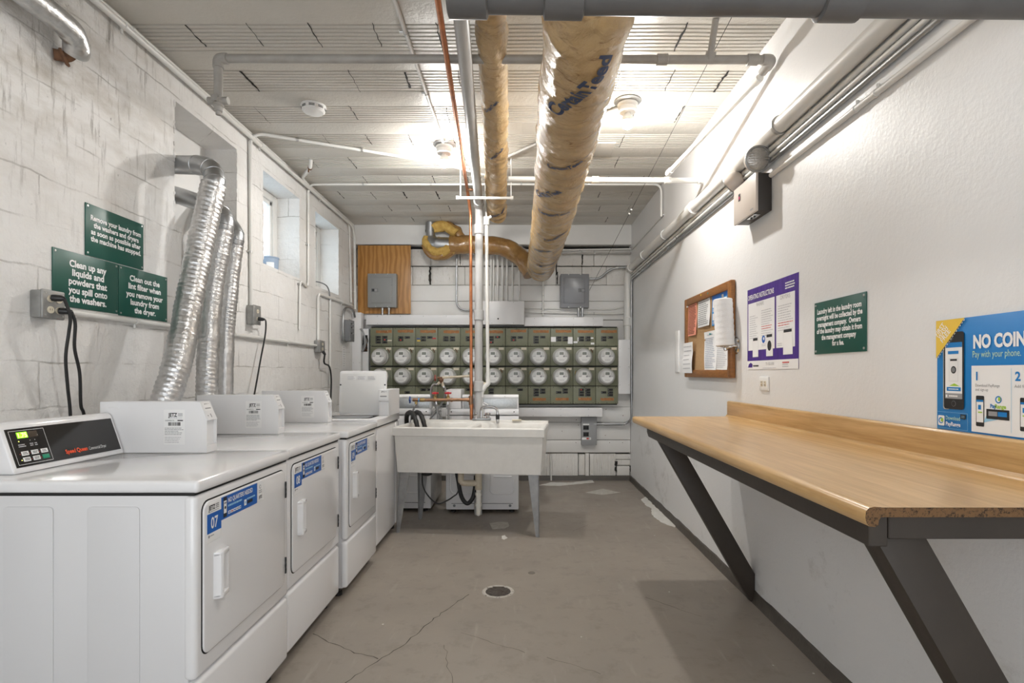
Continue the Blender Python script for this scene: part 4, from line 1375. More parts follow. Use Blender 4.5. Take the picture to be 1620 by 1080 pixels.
c.tube(path, 0.07, GALV, 20, rfun=lambda t_, d, a, p: 0.084 - 0.034 * min(1, max(0, (t_ - 0.45) / 0.25)))
c.tube([W(680.5, 364, 6.2), W(680.5, 366, 6.2)], 0.056, GALV, 18)
c.build('elbow', t)
c = MB()
path = spline([W(716, 391, 6.19), W(704, 397, 6.17), W(692, 399, 6.17), W(681, 393, 6.18), W(675, 382, 6.2), W(676, 374, 6.2)], 8)
c.tube(path, 0.05, INSUL, 18, rfun=lambda t_, d, a, p: 0.070 * (1 - 0.45 * t_) * (1 + 0.40 * mnoise.noise(p * 17 + Vector((math.cos(a), 0, math.sin(a))) * 1.2)))
path = spline([W(685, 362, 6.22), W(700, 358, 6.22), W(712, 362, 6.22), W(722, 370, 6.22)], 8)
c.tube(path, 0.04, INSUL, 16, rfun=lambda t_, d, a, p: 0.055 * (1 + 0.45 * mnoise.noise(p * 16 + Vector((math.cos(a), 0, math.sin(a))) * 1.3)))
c.build('torn_insulation', t, sharp=70)
c = MB()
path = spline([W(716, 396, 6.2), W(702, 404, 6.19), W(688, 405, 6.19), W(677, 398, 6.2), W(671, 387, 6.22)], 8)
c.tube(path, 0.05, BROWNTAPE, 18, rfun=lambda t_, d, a, p: 0.062 * (1 - 0.5 * t_) * (1 + 0.35 * mnoise.noise(p * 14 + Vector((math.cos(a), 0, math.sin(a))))))
path = spline([W(700, 356, 6.26), W(714, 360, 6.26), W(728, 374, 6.26), W(736, 384, 6.24)], 8)
c.tube(path, 0.05, BROWNTAPE, 18, rfun=lambda t_, d, a, p: 0.058 * (1 + 0.4 * mnoise.noise(p * 14 + Vector((math.cos(a), 0, math.sin(a))))))
c.build('torn_wrapping', t, sharp=70)

# --- flexible foil ducts from the dryers up to the boarded window
def flex_duct(label, low, rigid, r, rr, bands):
    t = thing('dryer_duct', label, 'duct', low[0], 'foil dryer ducts')
    c = MB()
    path = spline(low, 40)
    def fn(t_, d, a, p):
        ph = d * 2 * math.pi / 0.024 + a
        return r * (1 + 0.032 * math.sin(ph) + 0.06 * mnoise.noise(p * 13) + 0.03 * mnoise.noise(p * 31))
    c.tube(path, r, FOIL, 28, rfun=fn)
    c.build('foil_hose', t, sharp=75)
    c = MB()
    path = spline(rigid, 8)
    c.tube(path, rr, GALV, 24)
    c.build('elbow_pipe', t)
    c = MB()
    for k in bands:
        p, v = along(path, k)
        c.tube([p - v * 0.006, p - v * 0.004, p + v * 0.004, p + v * 0.006], rr * 1.05, GALV, 24, rfun=lambda t_, d, a, q: rr * (1.0 if t_ in (0.0, 1.0) else 1.05))
    c.build('seam', t)
    return t
flex_duct('silver foil dryer duct nearest the viewer, leaning left behind the front dryer',
          [W(222, 712, 2.56), W(252, 657, 2.615), W(281, 572, 2.70), W(300, 474, 2.82), W(318, 385, 2.90), W(338, 292, 2.95)],
          [W(337, 298, 2.945), W(339.5, 283, 2.955), W(335, 269, 2.985), W(320, 262, 3.02), W(298, 261, 3.08), W(275, 260.5, 3.14), W(240, 260, 3.26)], 0.063, 0.0505, (0.02, 0.05, 0.09, 0.15, 0.26))
flex_duct('silver foil dryer duct in the middle of the three',
          [W(326, 720, 3.05), W(327, 640, 3.08), W(329, 560, 3.12), W(336, 460, 3.17), W(353, 366, 3.20)],
          [W(352.5, 370, 3.20), W(355, 354, 3.205), W(352, 341, 3.22), W(340, 332, 3.26), W(318, 322, 3.30), W(290, 312, 3.36), W(262, 303, 3.44)], 0.057, 0.0505, (0.02, 0.05, 0.09, 0.14))
flex_duct('silver foil dryer duct farthest from the viewer, hanging straight',
          [W(354, 720, 3.36), W(354.5, 640, 3.38), W(357, 540, 3.42), W(362, 470, 3.44), W(371, 388, 3.46)],
          [W(370.5, 392, 3.46), W(373, 376, 3.462), W(370, 364, 3.48), W(360, 352, 3.52), W(342, 340, 3.56), W(318, 332, 3.60)], 0.050, 0.048, (0.02, 0.05, 0.09))

# --- foil lagged pipe end high on the left wall
t = thing('lagged_pipe', 'foil lagged pipe with a rusty open end, high on the left wall at the front', 'pipe', (-1.80, 2.2, 2.56))
c = MB()
c.tube(spline([(-1.80, 1.0, 2.605), (-1.80, 1.7, 2.608), (-1.80, 2.12, 2.61), (-1.805, 2.235, 2.60), (-1.825, 2.285, 2.57), (-1.845, 2.295, 2.545)], 12), 0.045, FOIL, 24, rfun=lambda t_, d, a, p: 0.046 * (1 + 0.10 * mnoise.noise(p * 22)) * (1 if t_ < 0.9 else 1 - 1.4 * (t_ - 0.9)))
c.build('foil_lagging', t, sharp=70)
c = MB()
c.tube(fillet([(-1.835, 2.29, 2.575), (-1.865, 2.295, 2.535), (-1.90, 2.26, 2.53)], 0.02), 0.022, RUST, 14)
c.lathe((-1.872, 2.288, 2.533), (-0.6, -0.3, -0.3), [(0.034, 0), (0.036, 0.008), (0.026, 0.014), (0, 0.014)], RUST, 16)
c.build('pipe_end', t)

# --- overhead pipes
pipe('overhead_pipe', 'dark grey pipe crossing overhead at the very front, along the top edge of the picture', [(-0.150, 1.36, 2.155), (1.262, 1.36, 2.142)], 0.0385, PIPEDARK, couplings=(0.02, 0.255, 0.93), seg=20)
t = pipe('cross_pipe', 'grey painted pipe crossing below the ceiling with a capped valve at its left end',
         [(-1.512, 2.78, 2.60), (-1.512, 2.78, 2.805), (1.228, 2.72, 2.765), (1.215, 2.80, 2.745)], 0.021, PIPEGREY, R=0.03, elbows=True, couplings=(2.40, 2.84), seg=16)
s = MB()
v0 = Vector((-1.512, 2.78, 2.60))
s.lathe(v0 + Vector((0, 0, 0.012)), (0, 0, -1), [(0.022, 0), (0.032, 0.006), (0.034, 0.026), (0.024, 0.032), (0.026, 0.045), (0.020, 0.050), (0.020, 0.070), (0.012, 0.072), (0.012, 0.088), (0, 0.088)], PIPEGREY, 16)
s.cyl(v0 + Vector((-0.05, 0, -0.006)), v0 + Vector((0.05, 0, -0.006)), 0.018, PIPEGREY, 12)
s.cyl(v0 + Vector((0, -0.04, -0.006)), v0 + Vector((0, 0.02, -0.006)), 0.016, PIPEGREY, 12)
s.build('valve', t)
s = MB()
s.tube([(0.925, 2.727, 2.765), (0.932, 2.66, 2.925)], 0.016, PIPEGREY, 14)
s.tube([(0.925, 2.727, 2.77), (0.928, 2.71, 2.80)], 0.025, PIPEGREY, 14)
s.build('riser', t)
pipe('side_pipe', 'white pipe slanting along the right wall below the ceiling', [(1.222, 2.83, 2.742), (1.00, 3.80, 2.592)], 0.0165, PIPEWHITE, couplings=(0.03, 0.97), seg=14)
pipe('cross_pipe', 'white pipe resting across the thick taped duct, running into the right wall', [(-0.085, 3.85, 2.575), (1.262, 3.85, 2.565)], 0.0185, PIPEWHITE, couplings=(0.60, 1.10, 1.335), seg=14)

t = pipe('drain_pipe', 'large grey drain pipe along the ceiling, then straight down behind the sink',
         [(-0.20, 1.0, 2.80), (-0.252, 2.28, 2.765), (-0.365, YP, 2.70), (-0.372, YP, 0.0)], 0.0345, DRAINPAINT, R=0.07, elbows=False, couplings=(3.80, 4.05, 4.80, 5.42), seg=20)
t = pipe('water_pipe', 'bright copper pipe along the ceiling and down beside the drain pipe',
         [(-0.29, 1.0, 2.70), (-0.335, 2.24, 2.74), (-0.458, YP - 0.10, 2.80), (-0.437, YP - 0.02, 2.62), (-0.430, YP - 0.02, 0.62)], 0.0135, COPPER, R=0.05, couplings=(5.45, 5.62), seg=14)
t = thing('supply_pipe', 'white supply pipe dropping to the faucet, right of the drain pipe', 'pipe', W(771, 480, YP))
c = MB(); c.tube([W(768, 292, YP), W(769.5, 350, YP)], 0.007, PIPEWHITE, 10); c.tube([W(769.5, 346, YP), W(772, 604, YP)], 0.0155, PIPEWHITE, 14); c.build('run', t)
c = MB()
c.tube([W(769.5, 343, YP), W(769.6, 356, YP)], 0.027, PIPEWHITE, 14); c.tube([W(769.6, 347, YP), W(777, 342, YP)], 0.014, PIPEWHITE, 12)
c.build('coupling', t)
c = MB()
c.tube(fillet([W(772, 600, YP), W(772.5, 607, YP), W(765, 612, YP), W(761.5, 622, YP)], 0.03), 0.021, PIPEWHITE, 14)
c.tube([W(774, 605, YP), W(757, 609, YP)], 0.012, PVCOLD, 12)
c.tube([W(761.8, 620, YP), W(761.5, 628, YP)], 0.020, PIPEWHITE, 14); c.tube([W(766, 611.5, YP), W(763.5, 616, YP)], 0.025, PIPEWHITE, 14)
c.build('elbow', t)
c = MB(); c.tube([W(761.5, 624, YP), W(763, 670, YP)], 0.0125, PIPEWHITE, 12); c.build('lower_run', t)
c = MB()
f = Face(W(764, 638, YP - 0.02), (1, 0, -0.55), (0.55, 0, 1))
f.slab(c, 0, -0.012, 0.046, 0.016, 0.0008, STICK); f.lines(c, 0.004, 0.008, 0.042, 1, 0.01, 0.010, GREYINK, 0.0014, 0.0, 2)
c.build('paper_tag', t)
t = thing('pipe_hanger', 'white pipe hanger crossing beneath the thinner taped duct', 'bracket', (-0.28, 4.38, 2.60))
c = MB(); c.tube([(-0.497, 4.38, 2.612), (-0.062, 4.38, 2.612)], 0.011, PIPEWHITE, 12)
for x in (-0.497, -0.07): c.tube([(x - 0.011, 4.38, 2.612), (x + 0.011, 4.38, 2.612)], 0.016, PIPEWHITE, 12)
c.build('bar', t)
for x in (-0.475, -0.078):
    c = MB(); c.tube([(x, 4.38, 2.61), (x, 4.38, ZC)], 0.0045, PIPEWHITE, 8); c.build('rod', t)
mb = MB(); mb.tube([(-0.455, 4.72, 2.79), (-0.395, 4.72, 2.79)], 0.010, OLDCOPPER, 12)
mb.tube([(-0.43, 4.72, 2.79), (-0.415, 4.72, 2.79)], 0.014, OLDCOPPER, 12)
mb.build('pipe_stub', label='short dark copper stub between the copper pipe and the drain pipe', cat='pipe')

# --- copper manifold with valves above the sink
t = thing('copper_manifold', 'horizontal copper pipe with a blue and two red valve handles above the sink', 'pipe', W(700, 634, YP - 0.02))
ym = YP - 0.02
c = MB()
c.tube([W(655, 632.5, ym), W(667, 632.5, ym)], 0.011, OLDCOPPER, 12)
c.tube([W(666, 632.6, ym), W(745, 632.0, ym)], 0.0135, OLDCOPPER, 14)
c.build('run', t)
c = MB()
for a, b in ((686, 691), (706, 711), (712.5, 716), (739, 742)):
    c.tube([W(a, 632.4, ym), W(b, 632.4, ym)], 0.0175, OLDCOPPER, 14)
c.tube([W(744.8, 626, ym), W(744.8, 640, ym)], 0.0185, OLDCOPPER, 14)
c.build('fitting', t)
c = MB(); c.tube([W(661.8, 632.4, ym), W(663.8, 632.4, ym)], 0.0165, mat('blue_tape', srgb(110, 165, 215), 0.5), 14); c.build('tape_band', t)
c = MB(); c.tube([W(664.5, 632.4, ym), W(672, 632.4, ym)], 0.0165, BRASS, 14); c.tube([W(653, 632.4, ym), W(661, 632.4, ym)], 0.015, OLDCOPPER, 14)
c.tube([W(658, 632.4, ym), W(658.3, 640, ym)], 0.011, BRASS, 12); c.build('valve_body', t)
def handwheel(mb, c_, ax, r, mt):
    mb.lathe(c_, ax, [(0.006, -0.006), (r * 0.55, -0.004), (r, -0.005), (r, 0.005), (r * 0.55, 0.006), (0.008, 0.010), (0, 0.010)], mt, 14)
    c_ = Vector(c_); ax = Vector(ax).normalized()
    nx = ax.cross(Vector((0, 1, 0.3))).normalized(); ny = ax.cross(nx)
    for k in range(7):
        a = 2 * math.pi * k / 7
        mb.ball(c_ + (nx * math.cos(a) + ny * math.sin(a)) * r * 0.92, 0.0075, mt, 8)
c = MB(); handwheel(c, W(648.5, 632.4, ym), (-1, -0.25, 0), 0.026, BLUEPAINT); c.build('blue_handle', t, label='blue valve handle')
for px in (688.6, 708.8):
    c = MB()
    c.tube([W(px, 632, ym), W(px, 628.5, ym)], 0.016, BRASS, 12); c.ball(W(px, 628.5, ym), 0.017, BRASS, 12); c.tube([W(px, 627, ym), W(px, 622, ym)], 0.009, BRASS, 10)
    c.build('valve_body', t)
    c = MB(); handwheel(c, W(px, 621.6, ym), (0, -0.12, 1), 0.027, REDPAINT); c.build('red_handle', t, label='red valve handle')
t = thing('hose_bib', 'old white pipe with a rusty red handled twin tap in front of the meters', 'tap', W(705, 598, YP))
c = MB(); c.tube([W(695, 597.6, YP), W(744, 594.5, YP)], 0.0095, PVCOLD, 12)
for a in (700, 712, 739): c.tube([W(a, 597.6 - (a - 695) * 0.063, YP), W(a + 3.5, 597.4 - (a - 695) * 0.063, YP)], 0.0125, PVCOLD, 12)
c.build('run', t)
c = MB(); c.tube([W(692, 597.7, YP), W(702, 597.6, YP)], 0.011, RUST, 12); c.ball(W(698, 601, YP), 0.022, RUST, 12); c.tube([W(698, 598, YP), W(698, 606, YP)], 0.015, RUST, 12)
c.tube([W(697, 604, YP), W(692, 607, YP)], 0.012, PVCOLD, 10); c.tube([W(699, 604, YP), W(701.5, 611, YP)], 0.012, PVCOLD, 10)
c.build('tap_body', t)
c = MB(); handwheel(c, W(688.3, 597.8, YP), (-1, -0.3, 0), 0.024, mat('faded_red_paint', (0.30, 0.08, 0.06), 0.6)); c.build('handle', t, label='faded red handle')
ho = [('hose from the rusty twin tap, looping left', [W(692.5, 606.5, YP), W(685, 609, YP), W(681.7, 617, YP + 0.01), W(683, 630, YP + 0.02), W(688, 641, YP + 0.02), W(699, 662, YP + 0.02), W(706, 690, YP + 0.02)]),
      ('hose from the rusty twin tap, hanging on the right', [W(701.5, 610.5, YP), W(704.5, 616, YP), W(703.5, 628, YP + 0.0), W(698, 639, YP), W(681, 662, YP), W(672, 685, YP)]),
      ('hose dropping from the left red valve', [W(690.0, 635, ym - 0.02), W(691, 645, ym - 0.02), W(692.5, 661, ym - 0.02), W(693, 690, ym - 0.02)]),
      ('hose dropping from the right red valve', [W(708.8, 635, ym - 0.02), W(709.2, 645, ym - 0.02), W(709.6, 661, ym - 0.02), W(709.6, 690, ym - 0.02)]),
      ('hose hanging from the blue valve', [W(658.2, 639, ym), W(654, 648, ym), W(651, 660, ym - 0.01), W(650, 690, ym - 0.01)])]
for lb, pts in ho:
    mb = MB(); mb.tube(spline(pts, 8), 0.0085, HOSEGREY, 10)
    mb.tube(spline([pts[0], pts[0].lerp(pts[1], 0.45)], 2), 0.012, CHROME, 12)
    mb.build('supply_hose', label='grey braided ' + lb, cat='hose', group='braided supply hoses above the sink')

# --- conduits on the ceiling and the left wall
pipe('conduit', 'thin conduit along the ceiling to the left bulb', [(-0.572, 1.0, ZC - 0.014), (-0.565, 4.06, ZC - 0.014)], 0.0105, PIPEWHITE, group='ceiling conduits', straps=(1.75, 2.35), cat='conduit')
pipe('conduit', 'thin conduit from the left wall across the ceiling behind the left bulb', [(-0.30, 4.72, ZC - 0.014), (-0.65, 4.44, ZC - 0.014), (-1.884, 3.87, ZC - 0.016), (-1.884, 3.885, 1.705)], 0.0115, PIPEWHITE, R=0.10, straps=(1.05, 1.5, 2.6), cat='conduit', group='ceiling conduits')
pipe('conduit', 'thin conduit crossing the ceiling behind both bulbs and dropping between the two windows',
     [(1.245, 4.93, 2.62), (1.245, 4.93, ZC - 0.02), (-1.884, 4.93, ZC - 0.02), (-1.884, 4.93, 1.985), (-1.884, 4.745, 2.03), (-1.884, 4.735, 1.60)], 0.0105, PIPEWHITE, R=0.07, straps=(0.9, 1.5, 2.3, 2.9, 3.9, 4.45), cat='conduit', group='ceiling conduits')
pipe('conduit', 'slanting conduit on the ceiling between the right bulb and the taped ducts', [(0.63, 3.50, ZC - 0.014), (-0.18, 4.40, ZC - 0.014)], 0.012, PIPEGREY, straps=(0.3,), cat='conduit', group='ceiling conduits')
pipe('conduit', 'white conduit along the top of the left wall, turning down in the back corner', [(-1.868, 1.0, 2.868), (-1.868, 6.24, 2.868), (-1.868, 6.27, 1.955)], 0.0155, PIPEWHITE, R=0.16, straps=(1.62, 3.0, 4.2, 5.9), cat='conduit', group='conduits along the top of the left wall', strapmat=PIPEWHITE)
pipe('conduit', 'thinner white conduit tucked above the other along the left wall top', [(-1.882, 1.0, 2.902), (-1.882, 6.10, 2.902), (-1.882, 6.17, 2.02)], 0.0095, PIPEWHITE, R=0.14, straps=(1.7, 3.1, 4.7), cat='conduit', group='conduits along the top of the left wall', strapmat=PIPEWHITE)
pipe('conduit', 'bent conduit stub from the ceiling beside the window', [(-1.66, 4.40, ZC), (-1.68, 4.44, ZC - 0.055), (-1.865, 4.74, ZC - 0.03), (-1.875, 4.95, ZC - 0.05)], 0.014, PIPEWHITE, R=0.04, cat='conduit', elbows=False, straps=(0.08,), strapname='collar', strapmat=RUST)
pipe('conduit', 'horizontal conduit low on the left wall below the green signs', [(-1.880, 2.30, 1.487), (-1.880, 5.10, 1.487)], 0.013, PIPEWHITE, straps=(0.42, 1.35, 2.2), cat='conduit', strapmat=PIPEWHITE)
pipe('conduit', 'arched conduit below the far window, rising from the outlet box', [(-1.882, 5.165, 1.54), (-1.882, 5.165, 1.972), (-1.882, 6.20, 1.985)], 0.0135, PIPEWHITE, R=0.06, straps=(0.5, 1.1), cat='conduit', strapmat=PIPEWHITE, group='conduits below the far window')
pipe('conduit', 'straight vertical conduit below the far window', [(-1.882, 5.49, 1.97), (-1.882, 5.49, 1.12)], 0.0105, PIPEWHITE, straps=(0.2, 0.6), cat='conduit', strapmat=PIPEWHITE, group='conduits below the far window')
mb = MB(); mb.tube(spline([(-2.06, 5.20, 2.07), (-1.95, 5.26, 2.10), (-1.885, 5.36, 2.085), (-1.88, 5.45, 2.04), (-1.882, 5.485, 1.95)], 8), 0.006, MIDGREY, 8)
mb.build('cable', label='thin grey cable curling out of the far window', cat='cable')
mb = MB(); mb.tube(spline([(-1.855, 6.22, 1.86), (-1.858, 6.16, 1.925), (-1.86, 6.02, 1.94), (-1.86, 5.88, 1.91), (-1.86, 5.82, 1.80), (-1.86, 5.82, 1.66), (-1.86, 5.85, 1.585), (-1.86, 5.90, 1.565)], 8), 0.0125, GALV, 12, rfun=lambda t_, d, a, p: 0.0125 + 0.001 * math.sin(d * 500))
mb.build('flexible_conduit', label='looped metal flexible conduit in the back left corner', cat='conduit')

# --- the run of pipes along the right wall
t = pipe('side_pipe', 'thick white pipe along the right wall, dropping to the meters in the back corner', [(1.222, 0.6, 2.402), (1.222, 6.27, 2.402), (1.207, 6.30, 2.32), (1.207, 6.30, 1.612)], 0.0375, PIPEWHITE, R=0.07, couplings=(3.36, 5.58, 6.25), straps=(2.02, 4.1, 4.9), seg=20)
rails = [('white conduit just beneath the thick pipe on the right wall', 2.352, 0.0115, PIPEWHITE, 1.249, 6.33, 1.16),
         ('second conduit beneath the thick pipe, white with bright clips', 2.322, 0.0105, PIPEWHITE, 1.250, 6.30, 1.0),
         ('lowest of the bundled conduits on the right wall, bare metal', 2.292, 0.0105, GALV, 1.251, 6.27, 0.99)]
for i, (lb, z, r, mt, x, ye, zb) in enumerate(rails):
    pts = [(x, 0.6, z), (x, ye, z)]
    pts += [(x - 0.003, ye + 0.005, z - 0.09), (x - 0.003, ye + 0.005, zb)]
    if i == 2:
        pts += [(x - 0.05, ye + 0.015, zb - 0.05), (0.775 + 0.10, YB - 0.035, 0.70 - 0.045), (0.72, YB - 0.035, 0.655)]
        pts = [pts[0], pts[1], pts[2], (x - 0.003, ye + 0.005, 0.72), (x - 0.05, ye + 0.055, 0.655), (0.83, YB - 0.06, 0.655)]
    pipe('conduit', lb, pts, r, mt, R=0.06, straps=(2.25 + 0.3 * i, 3.6 + 0.25 * i, 4.7 + 0.2 * i, 5.3), cat='conduit', group='conduits bundled on the right wall', strapmat=(PIPEWHITE, CHROME, GALV)[i])
pipe('conduit', 'white conduit running down the right wall to the emergency light', [(1.250, 0.9, 2.214), (1.250, 2.78, 2.222)], 0.012, PIPEWHITE, straps=(1.06, 1.18), cat='conduit', strapmat=PIPEWHITE)
mb = MB(); mb.tube([(1.258, 4.90, 2.63), (1.258, 5.6, 2.63), (1.258, 6.30, 2.63)], 0.006, PIPEWHITE, 8)
mb.build('cable', label='thin white cable high on the right wall near the back corner', cat='cable')
# --- pull cord running from the ceiling to the back wall
t = thing('pull_cord', 'thin dark pull cord stretched from the ceiling pipe to the back wall', 'cord', (0.95, 2.75, 2.75))
A, B = Vector((0.99, 2.60, 2.905)), W(932.5, 459, 6.25)
c = MB(); c.tube([A, B], 0.0018, INK, 6); c.build('line', t)
c = MB()
for k in (0.50, 0.518):
    c.ball(A.lerp(B, k), 0.008, STICK, 8)
c.build('bead', t)

# ================================================================== electrical gear on the back wall
YM = 6.30          # front of the meter bank
BX0, BX1 = xP(585.6, YM), xP(978.0, YM)
CWD = (BX1 - BX0) / 11
RZ = {'top': (1.538, 1.7495), 'up': (1.317, 1.534), 'low': (1.090, 1.304), 'bot': (0.886, 1.086)}
bank = thing('meter_bank', 'olive green bank of electricity meter sockets and breaker panels across the back wall', 'electrical cabinet', ((BX0 + BX1) / 2, YM + 0.05, 0.88))
c = MB()
c.box((BX0 + 0.01, YM + 0.012, 0.875), (BX1 - 0.01, YB - 0.002, 1.760), GAPDARK)
c.box((BX0, YM + 0.004, 1.3045), (BX1 + 0.004, YM + 0.02, 1.316), GAPDARK)
c.build('enclosure', bank)
rd = random.Random(11)
def screws(mb, f, w, h):
    for a in (0.03, w * 0.5, w - 0.03):
        for b in (0.012, h - 0.012):
            mb.lathe(f.p(a, b, 0), f.n, [(0.004, 0), (0.0035, 0.002), (0, 0.002)], GAPDARK, 6)
for i in range(11):
    x = BX0 + i * CWD
    for row in ('top', 'up', 'low', 'bot'):
        z0, z1 = RZ[row]
        off = rd.uniform(-0.002, 0.002)
        c = MB()
        c.box((x + 0.0015, YM + off, z0 + 0.0015), (x + CWD - 0.0015, YM + 0.05, z1 - 0.0015), METERGREEN, 0.004)
        f = faceB(x, z0, YM + off)
        h = z1 - z0
        if row in ('top', 'bot'):
            screws(c, f, CWD, h)
            p = c.build('breaker_panel', bank)
            s = MB()
            if row == 'top':
                lz = h - 0.062 + rd.uniform(-0.006, 0.008)
            else:
                lz = 0.040 + rd.uniform(-0.004, 0.004)
            if row == 'top' or i >= 7:
                la = 0.055 + rd.uniform(-0.006, 0.012)
                n = 12
                wl = 0.178 if row == 'top' else 0.15
                pts = [(la + wl * k / n, lz + rd.uniform(-0.004, 0.002)) for k in range(n + 1)] + [(la + wl * k / n, lz + 0.030 + rd.uniform(-0.004, 0.004)) for k in range(n, -1, -1)]
                f.poly(s, pts, ORANGELABEL, 0.0012)
                s.build('stained_label', p)
            # breakers
            patt = rd.choice((((0, 0), (0, 1), (1, 0), (1, 1)), ((0, 0), (0, 1), (1, 0), (1, 1), (0, 2), (1, 2)), ((0, 0), (0, 1), (1, 0)), ((0, 0), (0, 1), (0, 2), (1, 0))))
            if row == 'bot':
                patt = (((1, 1),), ((1, 1),), ((0, 0), (1, 0)), ((0, 0), (1, 0)), ((0, 0), (1, 0)), ((0, 0), (0, 1), (0, 2)), ((1, 0),), ((0, 0), (0, 1), (0, 2), (1, 0), (1, 1)), ((0, 1), (1, 1), (1, 0)), ((0, 0), (0, 1), (1, 0), (1, 1), (0, 2), (1, 2)), ((0, 1), (1, 0), (1, 1), (1, 2)))[i]
            bz = h - 0.120 if row == 'top' else h - 0.052
            for cx_, r_ in patt:
                s = MB()
                a = 0.062 + 0.074 * cx_ + rd.uniform(-0.001, 0.001); b = bz - 0.030 * r_
                if row == 'top' and max(q[1] for q in patt) == 1: b -= 0.004
                f.slab(s, a, b, a + 0.060, b + 0.025, 0.006, BREAKER, 0.0015)
                f.rect(s, a + 0.022, b + 0.006, a + 0.038, b + 0.019, GAPDARK if rd.random() < 0.94 else REDINK, 0.0075)
                f.rect(s, a + 0.004, b + 0.010, a + 0.012, b + 0.015, GREYINK, 0.0065)
                s.build('breaker', p)
            if row == 'top' and i in (0, 2, 8, 9):
                s = MB()
                if i == 0: f.slab(s, 0.19, 0.058, 0.245, 0.072, 0.0010, IVORY)
                if i == 2:
                    f.slab(s, 0.016, 0.082, 0.056, 0.092, 0.001, BLUEPAINT); f.slab(s, 0.020, 0.055, 0.056, 0.068, 0.001, YELLOW); f.slab(s, 0.192, 0.080, 0.236, 0.095, 0.001, REDPAINT)
                if i == 8:
                    f.slab(s, 0.004, 0.050, 0.060, 0.105, 0.001, STICK); f.slab(s, 0.194, 0.028, 0.250, 0.105, 0.001, STICK)
                if i == 9:
                    f.slab(s, 0.004, 0.036, 0.050, 0.056, 0.001, STICK); f.slab(s, 0.050, 0.055, 0.062, 0.100, 0.001, STICK); f.slab(s, 0.200, 0.085, 0.230, 0.100, 0.001, STICK); f.slab(s, 0.200, 0.020, 0.240, 0.042, 0.001, STICK)
                s.build('paper_label', p)
        else:
            p = c.build('socket_panel', bank)
            s = MB()
            f.slab(s, 0.178, h - 0.036, 0.238, h - 0.010, 0.0012, IVORY)
            s.build('number_tag', p)
            if row == 'up' and i in (3, 0) or rd.random() < 0.25:
                s = MB()
                if rd.random() < 0.6:
                    s.tube(spline([f.p(0.20, 0.19, 0.004), f.p(0.215, 0.165, 0.008), f.p(0.222, 0.150, 0.004)], 4), 0.005, RUST, 6)
                else:
                    s.tube(spline([f.p(0.030, 0.17, 0.004), f.p(0.024, 0.14, 0.010), f.p(0.030, 0.105, 0.004)], 4), 0.006, BRASS, 6)
                s.build('seal', p)
# one meter, then copies
ordn = ('first', 'second', 'third', 'fourth', 'fifth', 'sixth', 'seventh', 'eighth', 'ninth', 'tenth', 'eleventh')
def meter(x, z, label, grp):
    t = thing('electricity_meter', label, 'meter', (x, YM, z), grp)
    c = MB(); c.lathe((x, YM, z), (0, -1, 0), [(0.096, -0.002), (0.098, 0.012), (0.098, 0.026), (0.092, 0.034), (0.086, 0.036)], METERRING, 32); c.build('socket_ring', t)
    c = MB(); c.lathe((x, YM - 0.030, z), (0, -1, 0), [(0.088, 0.0), (0.086, 0.050), (0.080, 0.066), (0.070, 0.074), (0.0, 0.076)], METERWHITE, 32); c.build('cover', t)
    f = Face((x, YM - 0.1055, z), (1, 0, 0), (0, 0, 1))
    c = MB()
    pts = [(-0.062, -0.004)] + [(0.064 * math.cos(math.pi + math.pi * k / 16), -0.004 + 0.058 * math.sin(math.pi + math.pi * k / 16)) for k in range(1, 16)] + [(0.062, -0.004), (0.034, -0.004), (0.030, 0.008), (0.030, 0.056), (-0.030, 0.056), (-0.030, 0.008), (-0.034, -0.004)]
    pv = [f.p(a, b, e) for e in (-0.002, 0.004) for a, b in pts]
    n = len(pts)
    c.add(pv, [tuple(range(n, 2 * n))] + [(k, (k + 1) % n, n + (k + 1) % n, n + k) for k in range(n)], METERFACE)
    f.lines(c, -0.028, -0.036, 0.030, 1, 0.006, 0.004, GREYINK, 0.0046, 0.0, 3)
    fp = c.build('face_plate', t)
    c = MB(); f.slab(c, -0.024, 0.020, 0.024, 0.050, 0.0046, LCD); f.rect(c, -0.024, 0.034, 0.024, 0.0365, GREYINK, 0.0052); c.build('display', t)
    c = MB(); c.lathe(f.p(0.026, 0.004, 0.0), f.n, [(0.011, 0), (0.011, 0.006), (0.007, 0.007), (0, 0.006)], GREYMETAL, 12); c.build('optical_port', t)
    c = MB()
    for sgn in (-1, 1):
        f.rect(c, sgn * 0.050 - 0.012, 0.000, sgn * 0.050 + 0.012, 0.0035, GREYINK, 0.0012)
    c.build('seam_line', t)
    return t
cz = {'up': 1.418, 'low': 1.194}
proto = None
for row, nm in (('up', 'upper'), ('low', 'lower')):
    for i in range(11):
        x = BX0 + (i + 0.5) * CWD - 0.010
        near = ('', '')
        lb = '%s round electricity meter from the left in the %s row of the green bank' % (ordn[i], nm)
        if proto is None:
            proto = meter(x, cz[row], lb, 'round electricity meters')
        else:
            q = copy_tree(proto); q.location = (x, YM, cz[row]); q['label'] = lb

